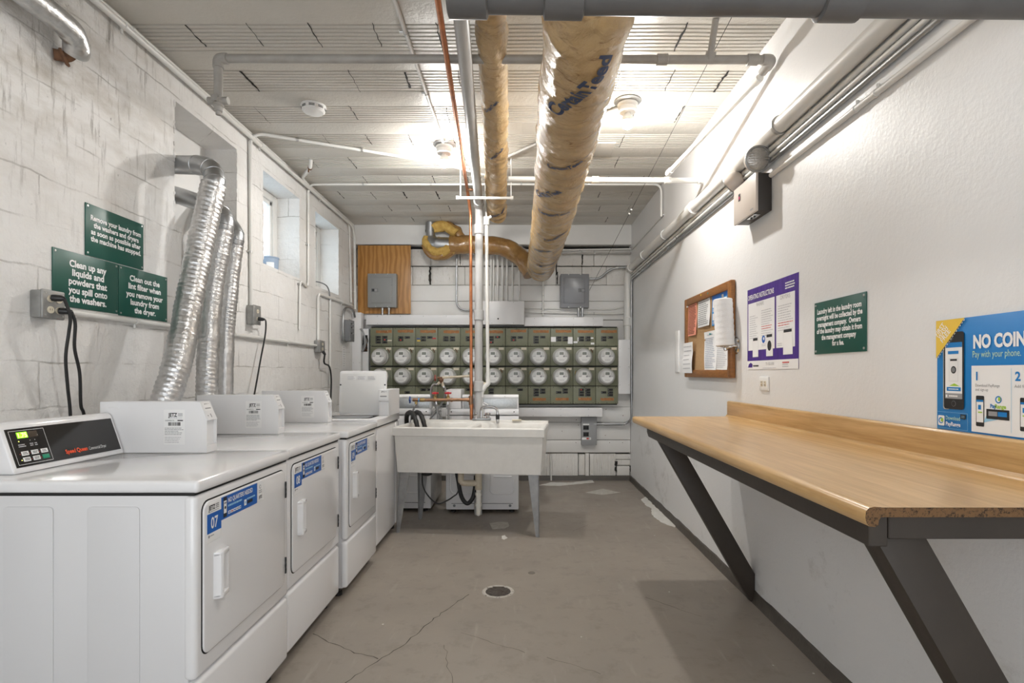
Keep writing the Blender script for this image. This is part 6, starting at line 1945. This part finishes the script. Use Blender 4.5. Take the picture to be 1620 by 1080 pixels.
# poster of operating instructions
def board_sign(name, label, f, w, h, cat, th, mt, draw, screws_=True, group=None, edge=None):
    t_ = thing(name, label, cat, f.p(w / 2, 0, th / 2), group)
    c = MB(); f.slab(c, 0, 0, w, h, th, mt, 0.0 if th < 0.002 else 0.0006)
    g = Face(f.p(0, 0, th), f.r, f.u)
    draw(c, g, w, h)
    c.build('panel', t_, solid=False)
    if screws_:
        for a in (0.012, w - 0.012):
            for b in (0.012, h - 0.012):
                s = MB(); s.lathe(g.p(a, b, 0), g.n, [(0.005, 0), (0.0045, 0.002), (0, 0.0025)], STEEL, 10); s.build('screw', t_)
    return t_
ypn, ypf = F * XR / (1264 - CX), F * XR / (1183 - CX)
pz0, pz1 = zP(584.3, ypf), zP(459.5, ypf)
def poster(c, g, w, h):
    A = lambda u: u * w
    B = lambda v_: v_ * h
    g.rect(c, A(0), B(0), A(1), B(0.105), STICK)
    g.text(c, 'OPERATING INSTRUCTIONS', A(0.022), B(0.865), 0.026, WHITEINK, A(0.55), bold=0.016, e=0.0016)
    for k in range(3): g.lines(c, A(0.78), B(0.935 - 0.028 * k), A(0.95), 1, 0.01, 0.006, WHITEINK, 0.0016, 0.1, k)
    for a, b, bot in ((0.025, 0.585, 0.235), (0.615, 0.945, 0.235)):
        g.rect(c, A(a), B(bot), A(b), B(0.82), STICK, 0.001)
    g.text(c, 'WASHERS', A(0.29), B(0.765), 0.020, GREYINK, A(0.16), al='c', bold=-0.01, e=0.0016)
    g.text(c, 'DRYERS', A(0.78), B(0.765), 0.020, GREYINK, A(0.17), al='c', bold=-0.01, e=0.0016)
    for a, b, t_, n_, s in ((0.06, 0.25, 0.66, 11, 1), (0.32, 0.56, 0.70, 12, 2), (0.65, 0.92, 0.70, 11, 3)):
        for k in range(n_):
            g.lines(c, A(a), B(t_ - 0.027 * k), A(b), 1, 0.01, 0.0035, REDINK if k in (7, 8) and s > 1 else PALEINK, 0.0016, 0.35, s * 20 + k)
    # little machines: top loader, front loader, dryer
    def machine(a, b, wd, ht, door):
        g.rect(c, A(a), B(b), A(a + wd), B(b + ht), PAPER, 0.0018)
        g.frame(c, A(a), B(b), A(a + wd), B(b + ht), 0.001, PALEINK, 0.002)
        g.rect(c, A(a + 0.01), B(b + ht - 0.045), A(a + wd - 0.015), B(b + ht - 0.012), INK, 0.0022)
        if door: g.disc(c, A(a + wd / 2), B(b + ht * 0.46), A(0.040), INK, 0.0024, 1.15)
    machine(0.130, 0.150, 0.125, 0.245, False); machine(0.420, 0.150, 0.135, 0.265, True); machine(0.745, 0.155, 0.165, 0.285, False)
    g.disc(c, A(0.365), B(0.355), A(0.035), BLUE, 0.0018); g.disc(c, A(0.372), B(0.362), A(0.014), STICK, 0.0022)
    g.lines(c, A(0.325), B(0.30), A(0.41), 2, 0.008, 0.003, PALEINK, 0.0016, 0.1, 8)
    for k in range(2): g.lines(c, A(0.64), B(0.285 - 0.02 * k), A(0.73), 1, 0.01, 0.0035, PALEINK, 0.0016, 0.1, k + 40)
    g.poly(c, [(A(0.02), B(0.025)), (A(0.12), B(0.025)), (A(0.125), B(0.065)), (A(0.085), B(0.085)), (A(0.04), B(0.065))], PURPLE, 0.0016)
    g.lines(c, A(0.14), B(0.052), A(0.26), 1, 0.01, 0.008, INK, 0.0016, 0.0, 4)
    g.text(c, 'T1-SG-030', A(0.41), B(0.047), 0.014, GREYINK, A(0.165), bold=0.0, e=0.0016)
    g.lines(c, A(0.73), B(0.078), A(0.85), 1, 0.01, 0.006, REDINK, 0.0016, 0.0, 5)
    g.lines(c, A(0.73), B(0.055), A(0.84), 2, 0.010, 0.004, PALEINK, 0.0016, 0.1, 6)
    g.lines(c, A(0.35), B(0.018), A(0.62), 1, 0.01, 0.003, PALEINK, 0.0016, 0.1, 7)
board_sign('poster', 'purple and white poster headed OPERATING INSTRUCTIONS on the right wall', faceR(ypf, pz0, XR - 0.0005), ypf - ypn, pz1 - pz0, 'poster', 0.0012, PURPLE, poster, False)

# green signs
def sign_text(lines_, h_, b_top, pitch, centre=0.5, widths=None):
    def dr(c, g, w, h):
        for k, s in enumerate(lines_):
            wd = None if widths is None else widths[k] * w
            g.text(c, s, w * centre, h * (b_top - pitch * k), h * h_, WHITEINK, wd, al='c', bold=0.034, e=0.0012)
    return dr
y_n, y_f = F * (XR - 0.004) / (1370.3 - CX), F * (XR - 0.004) / (1288.7 - CX)
board_sign('wall_sign', 'green sign about laundry left overnight, on the right wall beside the purple poster', faceR(y_f, zP(560.5, y_f), XR - 0.0005), y_f - y_n, zP(480, y_f) - zP(560.5, y_f), 'sign', 0.004, SIGNGREEN,
           sign_text(['Laundry left in the laundry room', 'overnight will be collected by the', 'management company.  Owners', 'of the laundry may obtain it from', 'the management company', 'for a fee.'], 0.092, 0.770, 0.125, 0.5, [0.86, 0.89, 0.83, 0.88, 0.67, 0.23]), True, 'green laundry room signs')
X_S = XL + 0.004
def signL(label, px0, px1, py_t, py_b0, lines_, h_, bt, pitch, widths, x=X_S, off=0.0):
    y0, y1 = yL(px0, x), yL(px1, x)
    z1 = zP(py_t, y0)
    z0 = zP(py_b0, y1)
    board_sign('wall_sign', label, faceL(y0, z0, XL + 0.0008 + off), y1 - y0, z1 - z0, 'sign', 0.004, SIGNGREEN, sign_text(lines_, h_, bt, pitch, 0.51, widths), True, 'green laundry room signs')
signL('green sign about removing laundry, the highest of the three on the left wall', 135, 226.7, 319.5, 427.5, ['Remove your laundry from', 'the washers and dryers', 'as soon as possible after', 'the machine has stopped.'], 0.098, 0.70, 0.135, [0.87, 0.78, 0.86, 0.87])
signL('green sign about cleaning up liquids and powders, on the left wall nearest the viewer', 83, 186.5, 390, 496.7, ['Clean up any', 'liquids and', 'powders that', 'you spill onto', 'the washers.'], 0.118, 0.735, 0.158, [0.57, 0.49, 0.59, 0.60, 0.57])
signL('green sign about the lint filter, on the left wall beside the foil ducts', 187.8, 264.3, 418.5, 509.3, ['Clean out the', 'lint filter when', 'you remove your', 'laundry from', 'the dryer.'], 0.112, 0.740, 0.162, [0.62, 0.67, 0.76, 0.59, 0.44])

# blue payment poster
y0_, zt_ = F * XR / (1484.4 - CX), zP(507.8, F * XR / (1484.4 - CX))
zb_ = zP(680, y0_)
PWD = 0.62
def payposter(c, g, w, h):
    q = lambda px: y0_ - F * XR / (px - CX)          # picture column to distance along the poster
    v_ = lambda k: h * k
    g.text(c, 'NO COINS', q(1542.5), v_(0.735), h * 0.105, WHITEINK, 0.180, bold=0.045, e=0.0014)
    g.text(c, 'Pay with your phone.', q(1541.5), v_(0.655), h * 0.055, PALEGREEN, 0.150, e=0.0014)
    # white panel with steps
    g.rect(c, q(1539.5), v_(0.030), w - 0.03, v_(0.585), STICK, 0.001)
    g.rect(c, q(1602.7), v_(0.055), q(1603.3), v_(0.56), SKYBLUE, 0.0016)
    for px, n_, l1, l2 in ((1547, '1', 'Download PayRange', 'and sign-up'), (1609, '2', 'Add funds with', 'your card')):
        g.text(c, n_, q(px), v_(0.465), h * 0.068, POSTBLUE, None, bold=0.03, e=0.0016)
        g.text(c, l1, q(px - 1), v_(0.410), h * 0.024, GREYINK, 0.078 if n_ == '1' else None, e=0.0016)
        if n_ == '1': g.text(c, l2, q(px - 1), v_(0.375), h * 0.024, GREYINK, 0.042, e=0.0016)
    # round app mark and name
    g.disc(c, q(1582.5), v_(0.310), h * 0.030, POSTBLUE, 0.0016); g.disc(c, q(1583), v_(0.310), h * 0.020, STICK, 0.002); g.rect(c, q(1582.5), v_(0.30), q(1586.2), v_(0.330), LIME, 0.0024)
    g.text(c, 'Pay', q(1569.5), v_(0.240), h * 0.032, POSTBLUE, 0.019, bold=0.03, e=0.0016); g.text(c, 'Range', q(1577), v_(0.240), h * 0.032, LIME, 0.034, bold=0.03, e=0.0016)
    def phone(a, b, pw, ph, big):
        pts = lambda x0, z0, x1, z1, r: rrect(x0, z0, x1, z1, r)
        g.poly(c, pts(a, b, a + pw, b + ph, pw * 0.12), BLACKPL, 0.0018)
        if big: g.poly(c, pts(a - pw * 0.05, b - 0.002, a + pw * 0.3, b + ph - 0.004, pw * 0.1), GALVFLAT, 0.0014)
        g.rect(c, a + pw * 0.08, b + ph * 0.135, a + pw * 0.92, b + ph * 0.86, STICK, 0.0022)
        g.rect(c, a + pw * 0.08, b + ph * 0.80, a + pw * 0.92, b + ph * 0.865, POSTBLUE, 0.0026)
        if big:
            g.disc(c, a + pw * 0.5, b + ph * 0.072, pw * 0.11, MIDGREY, 0.0022); g.disc(c, a + pw * 0.5, b + ph * 0.072, pw * 0.095, BLACKPL, 0.0026)
            g.rect(c, a + pw * 0.22, b + ph * 0.715, a + pw * 0.75, b + ph * 0.755, POSTBLUE, 0.0026)
            g.rect(c, a + pw * 0.28, b + ph * 0.36, a + pw * 0.74, b + ph * 0.66, PAPER, 0.0026); g.frame(c, a + pw * 0.28, b + ph * 0.36, a + pw * 0.74, b + ph * 0.66, 0.0006, PALEINK, 0.003)
            g.rect(c, a + pw * 0.34, b + ph * 0.625, a + pw * 0.68, b + ph * 0.65, INK, 0.003); g.disc(c, a + pw * 0.51, b + ph * 0.51, pw * 0.13, INK, 0.003, 1.1); g.disc(c, a + pw * 0.51, b + ph * 0.51, pw * 0.09, MIDGREY, 0.0034, 1.1)
            g.poly(c, [(a + pw * 0.28, b + ph * 0.30), (a + pw * 0.80, b + ph * 0.30), (a + pw * 0.54, b + ph * 0.335)], LIME, 0.0026)
            g.rect(c, a + pw * 0.16, b + ph * 0.235, a + pw * 0.86, b + ph * 0.285, POSTBLUE, 0.0026); g.lines(c, a + pw * 0.26, b + ph * 0.266, a + pw * 0.76, 1, 0.01, ph * 0.012, WHITEINK, 0.003, 0.0, 3)
            g.rect(c, a + pw * 0.08, b + ph * 0.135, a + pw * 0.92, b + ph * 0.205, GREYINK, 0.0026); g.rect(c, a + pw * 0.12, b + ph * 0.15, a + pw * 0.20, b + ph * 0.185, STICK, 0.003); g.lines(c, a + pw * 0.28, b + ph * 0.178, a + pw * 0.72, 1, 0.01, ph * 0.016, WHITEINK, 0.003, 0.0, 5)
        else:
            g.rect(c, a + pw * 0.30, b + ph * 0.55, a + pw * 0.65, b + ph * 0.70, POSTBLUE, 0.0026); g.rect(c, a + pw * 0.3, b + ph * 0.44, a + pw * 0.8, b + ph * 0.48, LIME, 0.0026)
    phone(q(1496.0), v_(0.205), q(1528) - q(1496.0), h * 0.68, True)
    phone(q(1547), v_(0.080), 0.027, h * 0.255, False); phone(q(1617), v_(0.080), 0.027, h * 0.255, False)
    g.poly(c, [(q(1558.5), v_(0.115)), (q(1599), v_(0.175)), (q(1564), v_(0.185))], SKYBLUE, 0.0014)
    g.rect(c, q(1563.5), v_(0.150), q(1600), v_(0.230), BLACKPL, 0.0018); g.rect(c, q(1567), v_(0.175), q(1581), v_(0.212), GREYINK, 0.0022); g.rect(c, q(1582), v_(0.175), q(1596.5), v_(0.212), POSTBLUE, 0.0022)
    # yellow corner flash
    g.poly(c, [(0, h), (0, v_(0.655)), (q(1530), h)], YELLOW, 0.0032)
    n_ = 16
    for k in range(n_):
        t0, t1 = (k + 0.1) / n_, (k + 0.6) / n_
        a0, b0, a1, b1 = 0 + q(1531) * t0, v_(0.645) + (h - v_(0.645)) * t0, q(1531) * t1, v_(0.645) + (h - v_(0.645)) * t1
        g.poly(c, [(a0, b0 - 0.001), (a0 + 0.001, b0 - 0.003), (a1 + 0.001, b1 - 0.003), (a1, b1 - 0.001)], WHITEINK, 0.0036)
    an = math.atan2(h * 0.345, q(1530))
    for k, (s, wd) in enumerate((('FIRST', 0.044), ('WASH', 0.044), ('FREE', 0.044))):
        g.text(c, s, 0.006 + 0.0105 * k, v_(0.855) - 0.0110 * k + 0.001 * k, h * 0.045, WHITEINK, wd, bold=0.01, e=0.0036, rot=an)
    g.text(c, 'WITH PAYRANGE', 0.040, v_(0.780) - 0.013, h * 0.018, MIDGREY, 0.040, e=0.0036, rot=an)
    # download badge
    g.frame(c, q(1485), v_(0.028), q(1533.5), v_(0.175), 0.0008, SKYBLUE, 0.0014)
    g.poly(c, rrect(q(1486.8), v_(0.050), q(1497), v_(0.140), 0.004), STICK, 0.0016); g.disc(c, q(1491.5), v_(0.095), h * 0.028, POSTBLUE, 0.002); g.disc(c, q(1492), v_(0.095), h * 0.018, STICK, 0.0024); g.rect(c, q(1491.8), v_(0.085), q(1495.4), v_(0.115), LIME, 0.0028)
    g.text(c, 'Download', q(1499), v_(0.108), h * 0.034, PALEGREEN, 0.053, e=0.0016); g.text(c, 'PayRange', q(1499), v_(0.055), h * 0.034, WHITEINK, 0.055, bold=0.02, e=0.0016)
    g.rect(c, q(1522), v_(0.125), q(1530.5), v_(0.165), BLACKPL, 0.0016); g.lines(c, q(1523.5), v_(0.152), q(1529), 2, 0.004, 0.0012, SKYBLUE, 0.002, 0.0, 4)
board_sign('poster', 'bright blue NO COINS pay by phone poster standing on the counter backsplash', faceR(y0_, zb_, XR - 0.0005), PWD, zt_ - zb_, 'poster', 0.003, POSTBLUE, payposter, False)

# outlet and strip on the right wall
y0_, y1_ = F * XR / (1203.5 - CX), F * XR / (1217.5 - CX)
z0_, z1_ = zP(617, y0_), zP(595.5, y0_)
t = thing('wall_outlet', 'ivory double outlet on the right wall below the purple poster', 'outlet', (XR, (y0_ + y1_) / 2, z0_))
f = faceR(y0_, z0_, XR)
w, h = y0_ - y1_, z1_ - z0_
c = MB(); f.slab(c, 0, 0, w, h, 0.009, WHITE_PL, 0.003); c.build('cover_plate', t)
for a in (0.32, 0.68):
    c = MB(); f.slab(c, w * (a - 0.13), h * 0.30, w * (a + 0.13), h * 0.70, 0.011, IVORY, 0.002)
    for b in (0.40, 0.60):
        f.rect(c, w * (a - 0.05), h * (b - 0.03), w * (a - 0.02), h * (b + 0.05), INK, 0.0116); f.rect(c, w * (a + 0.03), h * (b - 0.03), w * (a + 0.06), h * (b + 0.05), INK, 0.0116)
    c.build('socket', t)
ya, yb = F * XR / (1070 - CX), F * XR / (1075.5 - CX)
mb = MB(); mb.box((XR - 0.012, yb, zP(589, ya)), (XR, ya, zP(524, ya)), WHITE_PL, 0.003)
mb.build('wall_strip', label='narrow white vertical strip on the right wall, left of the notice board', cat='strip')

# ================================================================== left wall outlets, detector, floor things
def outlet_box(name, label, y0, y1, z0, z1, x1, duplex=2, mt=BOXMETAL, cat='outlet', black=False):
    t = thing(name, label, cat, (XL + 0.03, (y0 + y1) / 2, z0))
    c = MB(); c.box((XL, y0, z0), (x1, y1, z1), mt, 0.006); c.build('back_box', t)
    c = MB(); c.box((x1 - 0.001, y0 - 0.003, z0 - 0.003), (x1 + 0.012, y1 + 0.003, z1 + 0.003), mt, 0.008, 3)
    f = Face((x1 + 0.012, y0, z0), (0, 1, 0), (0, 0, 1))
    w, h = y1 - y0, z1 - z0
    for a in (0.1, 0.9):
        for b in (0.1, 0.9): c.lathe(f.p(w * a, h * b, 0), f.n, [(0.004, 0), (0.003, 0.002), (0, 0.002)], STEEL, 8)
    c.build('cover_plate', t)
    for k in range(duplex):
        for b in (0.30, 0.70):
            a = 0.5 if duplex == 1 else (0.32, 0.70)[k]
            c = MB(); pr = [(f.p(w * a + 0.016 * math.cos(q) , h * b + 0.014 * math.sin(q), 0)) for q in [2 * math.pi * i / 16 for i in range(16)]]
            n = 16; vs = pr + [p + f.n * 0.003 for p in pr]
            c.add(vs, [tuple(range(n, 2 * n))] + [(i, (i + 1) % n, n + (i + 1) % n, n + i) for i in range(n)], BLACKPL if black else IVORY)
            for s in (-1, 1): f.rect(c, w * a + s * 0.005 - 0.001, h * b - 0.003, w * a + s * 0.005 + 0.001, h * b + 0.005, INK, 0.0036)
            c.build('socket', t)
    return t, f, w, h
def plug(c, p, d, drop=0.02):
    p = Vector(p); d = Vector(d).normalized()
    c.tube([p, p + d * 0.012, p + d * 0.03, p + d * 0.042], 0.013, BLACKPL, 12, rfun=lambda t_, dd, a, q: (0.013, 0.0135, 0.012, 0.007)[min(3, int(t_ * 3 + 0.5))])
t, f, w, h = outlet_box('outlet_box', 'grey metal outlet box with two black plugs, left wall below the green signs', 2.150, 2.252, 1.450, 1.558, XL + 0.042)
for lb, b, a, pts in (('black power cord from the upper plug of the front outlet box', 0.74, 0.36, [(111, 500), (109, 525), (104, 565), (107, 610), (112, 668)]),
                      ('black power cord from the lower plug of the front outlet box', 0.30, 0.70, [(119, 512), (118, 550), (126, 590), (128, 640), (134, 668)])):
    t = thing('power_lead', lb, 'cord', f.p(w * a, h * b, 0.003), 'black cords from the front outlet box')
    c = MB(); p0 = f.p(w * a, h * b, 0.003); plug(c, p0, (1, 0.35, -0.05)); c.build('plug', t)
    c = MB()
    p1 = p0 + Vector((1, 0.35, -0.05)).normalized() * 0.04
    X = XL + 0.10
    q = [p1]
    for i, (px, py) in enumerate(pts):
        x = X - 0.055 * min(1, i / 4)
        y = F * x / (px - CX)
        q.append(Vector((x, y, zP(py, y))))
    q.append(q[-1] + Vector((0.0, 0.01, -0.35)))
    c.tube(spline(q, 8), 0.0062, RUBBER, 10); c.build('cable', t)
y0 = yL(396, XL + 0.02)
t, f, w, h = outlet_box('outlet_box', 'grey outlet box with one black plug, left wall between the ducts and the window', 3.845, 3.945, 1.575, 1.705, XL + 0.045, 1)
t = thing('power_lead', 'thin black cord dropping behind the middle dryer from its outlet box', 'cord', f.p(w * 0.5, h * 0.3, 0.003))
c = MB(); plug(c, f.p(w * 0.5, h * 0.3, 0.003), (1, 0.4, -0.1)); c.build('plug', t)
def at(px, py, x):
    y = F * x / (px - CX)
    return Vector((x, y, zP(py, y)))
c = MB(); c.tube(spline([f.p(w * 0.5, h * 0.3, 0.04) + Vector((0, 0.012, 0)), at(420.5, 509, XL + 0.06), at(419.5, 530, XL + 0.05), at(412, 570, XL + 0.05), at(404, 615, XL + 0.06), at(396, 655, XL + 0.07)], 8), 0.0055, RUBBER, 10); c.build('cable', t)
t, f, w, h = outlet_box('outlet_box', 'grey outlet box at the end of the low conduit, under the far window', 5.105, 5.235, 1.425, 1.535, XL + 0.045, 1)
t = thing('power_lead', 'thick black cord hanging from the outlet box under the far window', 'cord', f.p(w * 0.5, 0, 0.003))
c = MB(); plug(c, f.p(w * 0.5, h * 0.1, 0.003), (0.6, 0.2, -1)); c.build('plug', t)
c = MB(); c.tube(spline([f.p(w * 0.5, -0.02, 0.02), at(513, 574, XL + 0.06), at(521, 580, XL + 0.05), at(524, 600, XL + 0.05), at(523, 640, XL + 0.06)], 8), 0.008, RUBBER, 10); c.build('cable', t)
t, f, w, h = outlet_box('disconnect_box', 'dark grey switch box with looped metal conduit, back left corner', 5.90, 6.06, 1.575, 1.800, XL + 0.075, 0, MIDGREY, 'switch box')
c = MB()
for b in (0.35, 0.62, 0.80):
    f.slab(c, w * 0.30, h * b, w * 0.52, h * (b + 0.07), 0.004, BLACKPL, 0.001); f.rect(c, w * 0.62, h * b, w * 0.74, h * (b + 0.05), STICK, 0.001)
c.build('switch', t)
mb = MB(); mb.box((XL + 0.001, 5.92, 1.27), (XL + 0.004, 6.02, 1.54), PAPER)
ff = Face((XL + 0.004, 5.92, 1.27), (0, 1, 0), (0, 0, 1)); ff.lines(mb, 0.01, 0.24, 0.09, 9, 0.024, 0.006, PALEINK, 0.0006, 0.3, 2)
mb.build('notice_paper', label='small pale paper note on the left wall below the dark grey switch box', cat='paper')

# smoke detector
sx_, sy_ = -1.312, 3.52
t = thing('smoke_detector', 'round white smoke detector on the ceiling', 'smoke detector', (sx_, sy_, ZC))
c = MB(); c.lathe((sx_, sy_, ZC + 0.004), (0, 0, -1), [(0.0, 0), (0.075, 0), (0.077, 0.012), (0.072, 0.016)], WHITE_PL, 32); c.build('base', t)
c = MB(); c.lathe((sx_, sy_, ZC - 0.010), (0, 0, -1), [(0.070, 0.0), (0.072, 0.006), (0.070, 0.024), (0.060, 0.034), (0.030, 0.039), (0.0, 0.040)], WHITE_PL, 32); c.build('cover', t)
for k in range(8):
    a = 2 * math.pi * k / 8 + 0.2
    c = MB()
    for j in range(2):
        z = ZC - 0.018 - 0.008 * j
        c.tube([(sx_ + 0.0715 * math.cos(a + q), sy_ + 0.0715 * math.sin(a + q), z) for q in (-0.24, -0.12, 0, 0.12, 0.24)], 0.0022, GAPDARK, 6)
    c.build('vent_slot', t)
mb = MB(); mb.box((0.555, 4.07, ZC - 0.012), (0.70, 4.33, ZC + 0.004), CEIL, 0.006)
mb.build('cover_plate', label='smooth painted blank plate on the ceiling between the two bulbs, behind the thick duct', cat='plate')

# container on the window sill
bp = W(426, 405, 4.62)
t = thing('plastic_tub', 'pale blue grey plastic tub standing on the sill of the nearer window', 'tub', (XL - 0.155, 4.545, RZ0))
c = MB(); c.lathe((XL - 0.155, 4.545, RZ0 + 0.001), (0, 0, 1), [(0.0, 0), (0.066, 0), (0.072, 0.12), (0.076, 0.122), (0.076, 0.132), (0.070, 0.132), (0.064, 0.01), (0, 0.01)], mat('pale_tub', srgb(150, 168, 190), 0.5), 28); c.build('body', t)
c = MB()
for q in range(8):
    a0, a1 = -0.55 + 0.1 * q - 0.9, -0.55 + 0.1 * (q + 1) - 0.9
    c.quad([(XL - 0.155 + 0.0735 * math.cos(a), 4.545 + 0.0735 * math.sin(a), RZ0 + z) for a, z in ((a0, 0.03), (a1, 0.03), (a1, 0.085), (a0, 0.085))], STICK)
c.build('label', t)

# floor drain
dx_, dy_ = xP(788, F * HC / (935.5 - CY)), F * HC / (935.5 - CY)
t = thing('floor_drain', 'round rusty slotted drain set in the floor', 'drain', (dx_, dy_, 0))
c = MB(); c.lathe((dx_, dy_, 0.0), (0, 0, 1), [(0.092, 0.0006), (0.088, 0.004), (0.076, 0.0035), (0.070, 0.0006)], mat('worn_drain_rim', (0.42, 0.39, 0.35), 0.6, spots=(40, 0.55, 0.65, (0.10, 0.085, 0.07)), bmp=(60, 0.5, 0.004)), 32); c.build('rim', t)
c = MB(); c.lathe((dx_, dy_, 0.0), (0, 0, 1), [(0.074, 0.001), (0.0, 0.0012)], GAPDARK, 28)
for k in range(-4, 5):
    y = 0.0155 * k; wd = math.sqrt(max(0.0, 0.070 ** 2 - y * y))
    c.box((dx_ - wd, dy_ + y - 0.0042, 0.001), (dx_ + wd, dy_ + y + 0.0042, 0.004), mat('worn_iron_grate', (0.13, 0.11, 0.095), 0.7, var=(60, (0.06, 0.045, 0.035))), 0.001, 1)
c.build('grate', t)
def FLp(px, py, z=0.0):
    y = F * (HC - z) / (py - CY)
    return Vector((xP(px, y), y, z))
sx2 = FLp(841, 906)
mb = MB(); mb.lathe(sx2, (0, 0, 1), [(0.022, 0.0004), (0.020, 0.003), (0.012, 0.0022), (0.0, 0.002)], mat('small_plug_metal', (0.16, 0.14, 0.12), 0.6, bmp=(80, 0.5, 0.004)), 16)
mb.build('floor_plug', label='small round dark plug in the floor beyond the drain', cat='plug')
def patch(name, label, pix, th, mt, cat, rough=0.0, seed=1):
    rd_ = random.Random(seed)
    P_ = [FLp(*p) for p in pix]
    out = []
    for a, b in zip(P_, P_[1:] + P_[:1]):
        k_ = max(1, int((b - a).length / 0.03))
        for k in range(k_):
            q = a.lerp(b, k / k_)
            out.append((q.x + rd_.uniform(-rough, rough), q.y + rd_.uniform(-rough, rough)))
    m_ = MB(); m_.prism(out, 'z', 0.0004, th, mt)
    return m_.build(name, label=label, cat=cat)
SPLAT = mat('spilled_white_paint', (0.72, 0.71, 0.68), 0.5, var=(20, (0.60, 0.59, 0.55)), bmp=(50, 0.4, 0.006))
OLDPAPER = mat('dirty_white_paper', (0.55, 0.53, 0.49), 0.8, var=(26, (0.40, 0.38, 0.34)), bmp=(60, 0.4, 0.006))
patch('paper_scrap', 'torn dirty white scrap lying on the floor under the sink', [(773, 828), (790, 825.5), (804, 826), (804.5, 833), (798, 836), (780, 836.5)], 0.003, OLDPAPER, 'paper', 0.006, 2)
patch('paper_sheet', 'diamond of white paper lying on the floor near the back wall', [(926.5, 779), (954, 773), (981.5, 779), (953, 782.7)], 0.002, OLDPAPER, 'paper', 0.0, 3)
patch('paint_spill', 'long white paint spill on the floor along the back wall', [(852, 768), (872, 763), (900, 763.5), (925, 760.8), (938.5, 759.3), (939, 763), (915, 765.5), (885, 768.5), (856, 767.5)], 0.004, SPLAT, 'paint spill', 0.008, 4)
patch('paint_spill', 'white paint spill on the floor along the foot of the right wall', [(1014, 790), (1022, 786), (1031, 796), (1041, 806), (1055, 815), (1069, 828), (1068, 834), (1052, 829), (1040, 822), (1030, 813), (1032, 806), (1019, 797)], 0.004, SPLAT, 'paint spill', 0.008, 5)
patch('paint_spill', 'small pale paint splash on the floor in front of the torn scrap', [(793, 848), (799, 846), (803, 851), (798, 854), (794, 852)], 0.002, SPLAT, 'paint spill', 0.006, 6)
mb = MB(); y = YB - 0.006
mb.tube([W(871.5, 718, y), W(872, 762, y)], 0.009, PIPEWHITE, 10)
mb.build('pipe', label='thin white vertical pipe low on the back wall, right of the sink', cat='pipe')
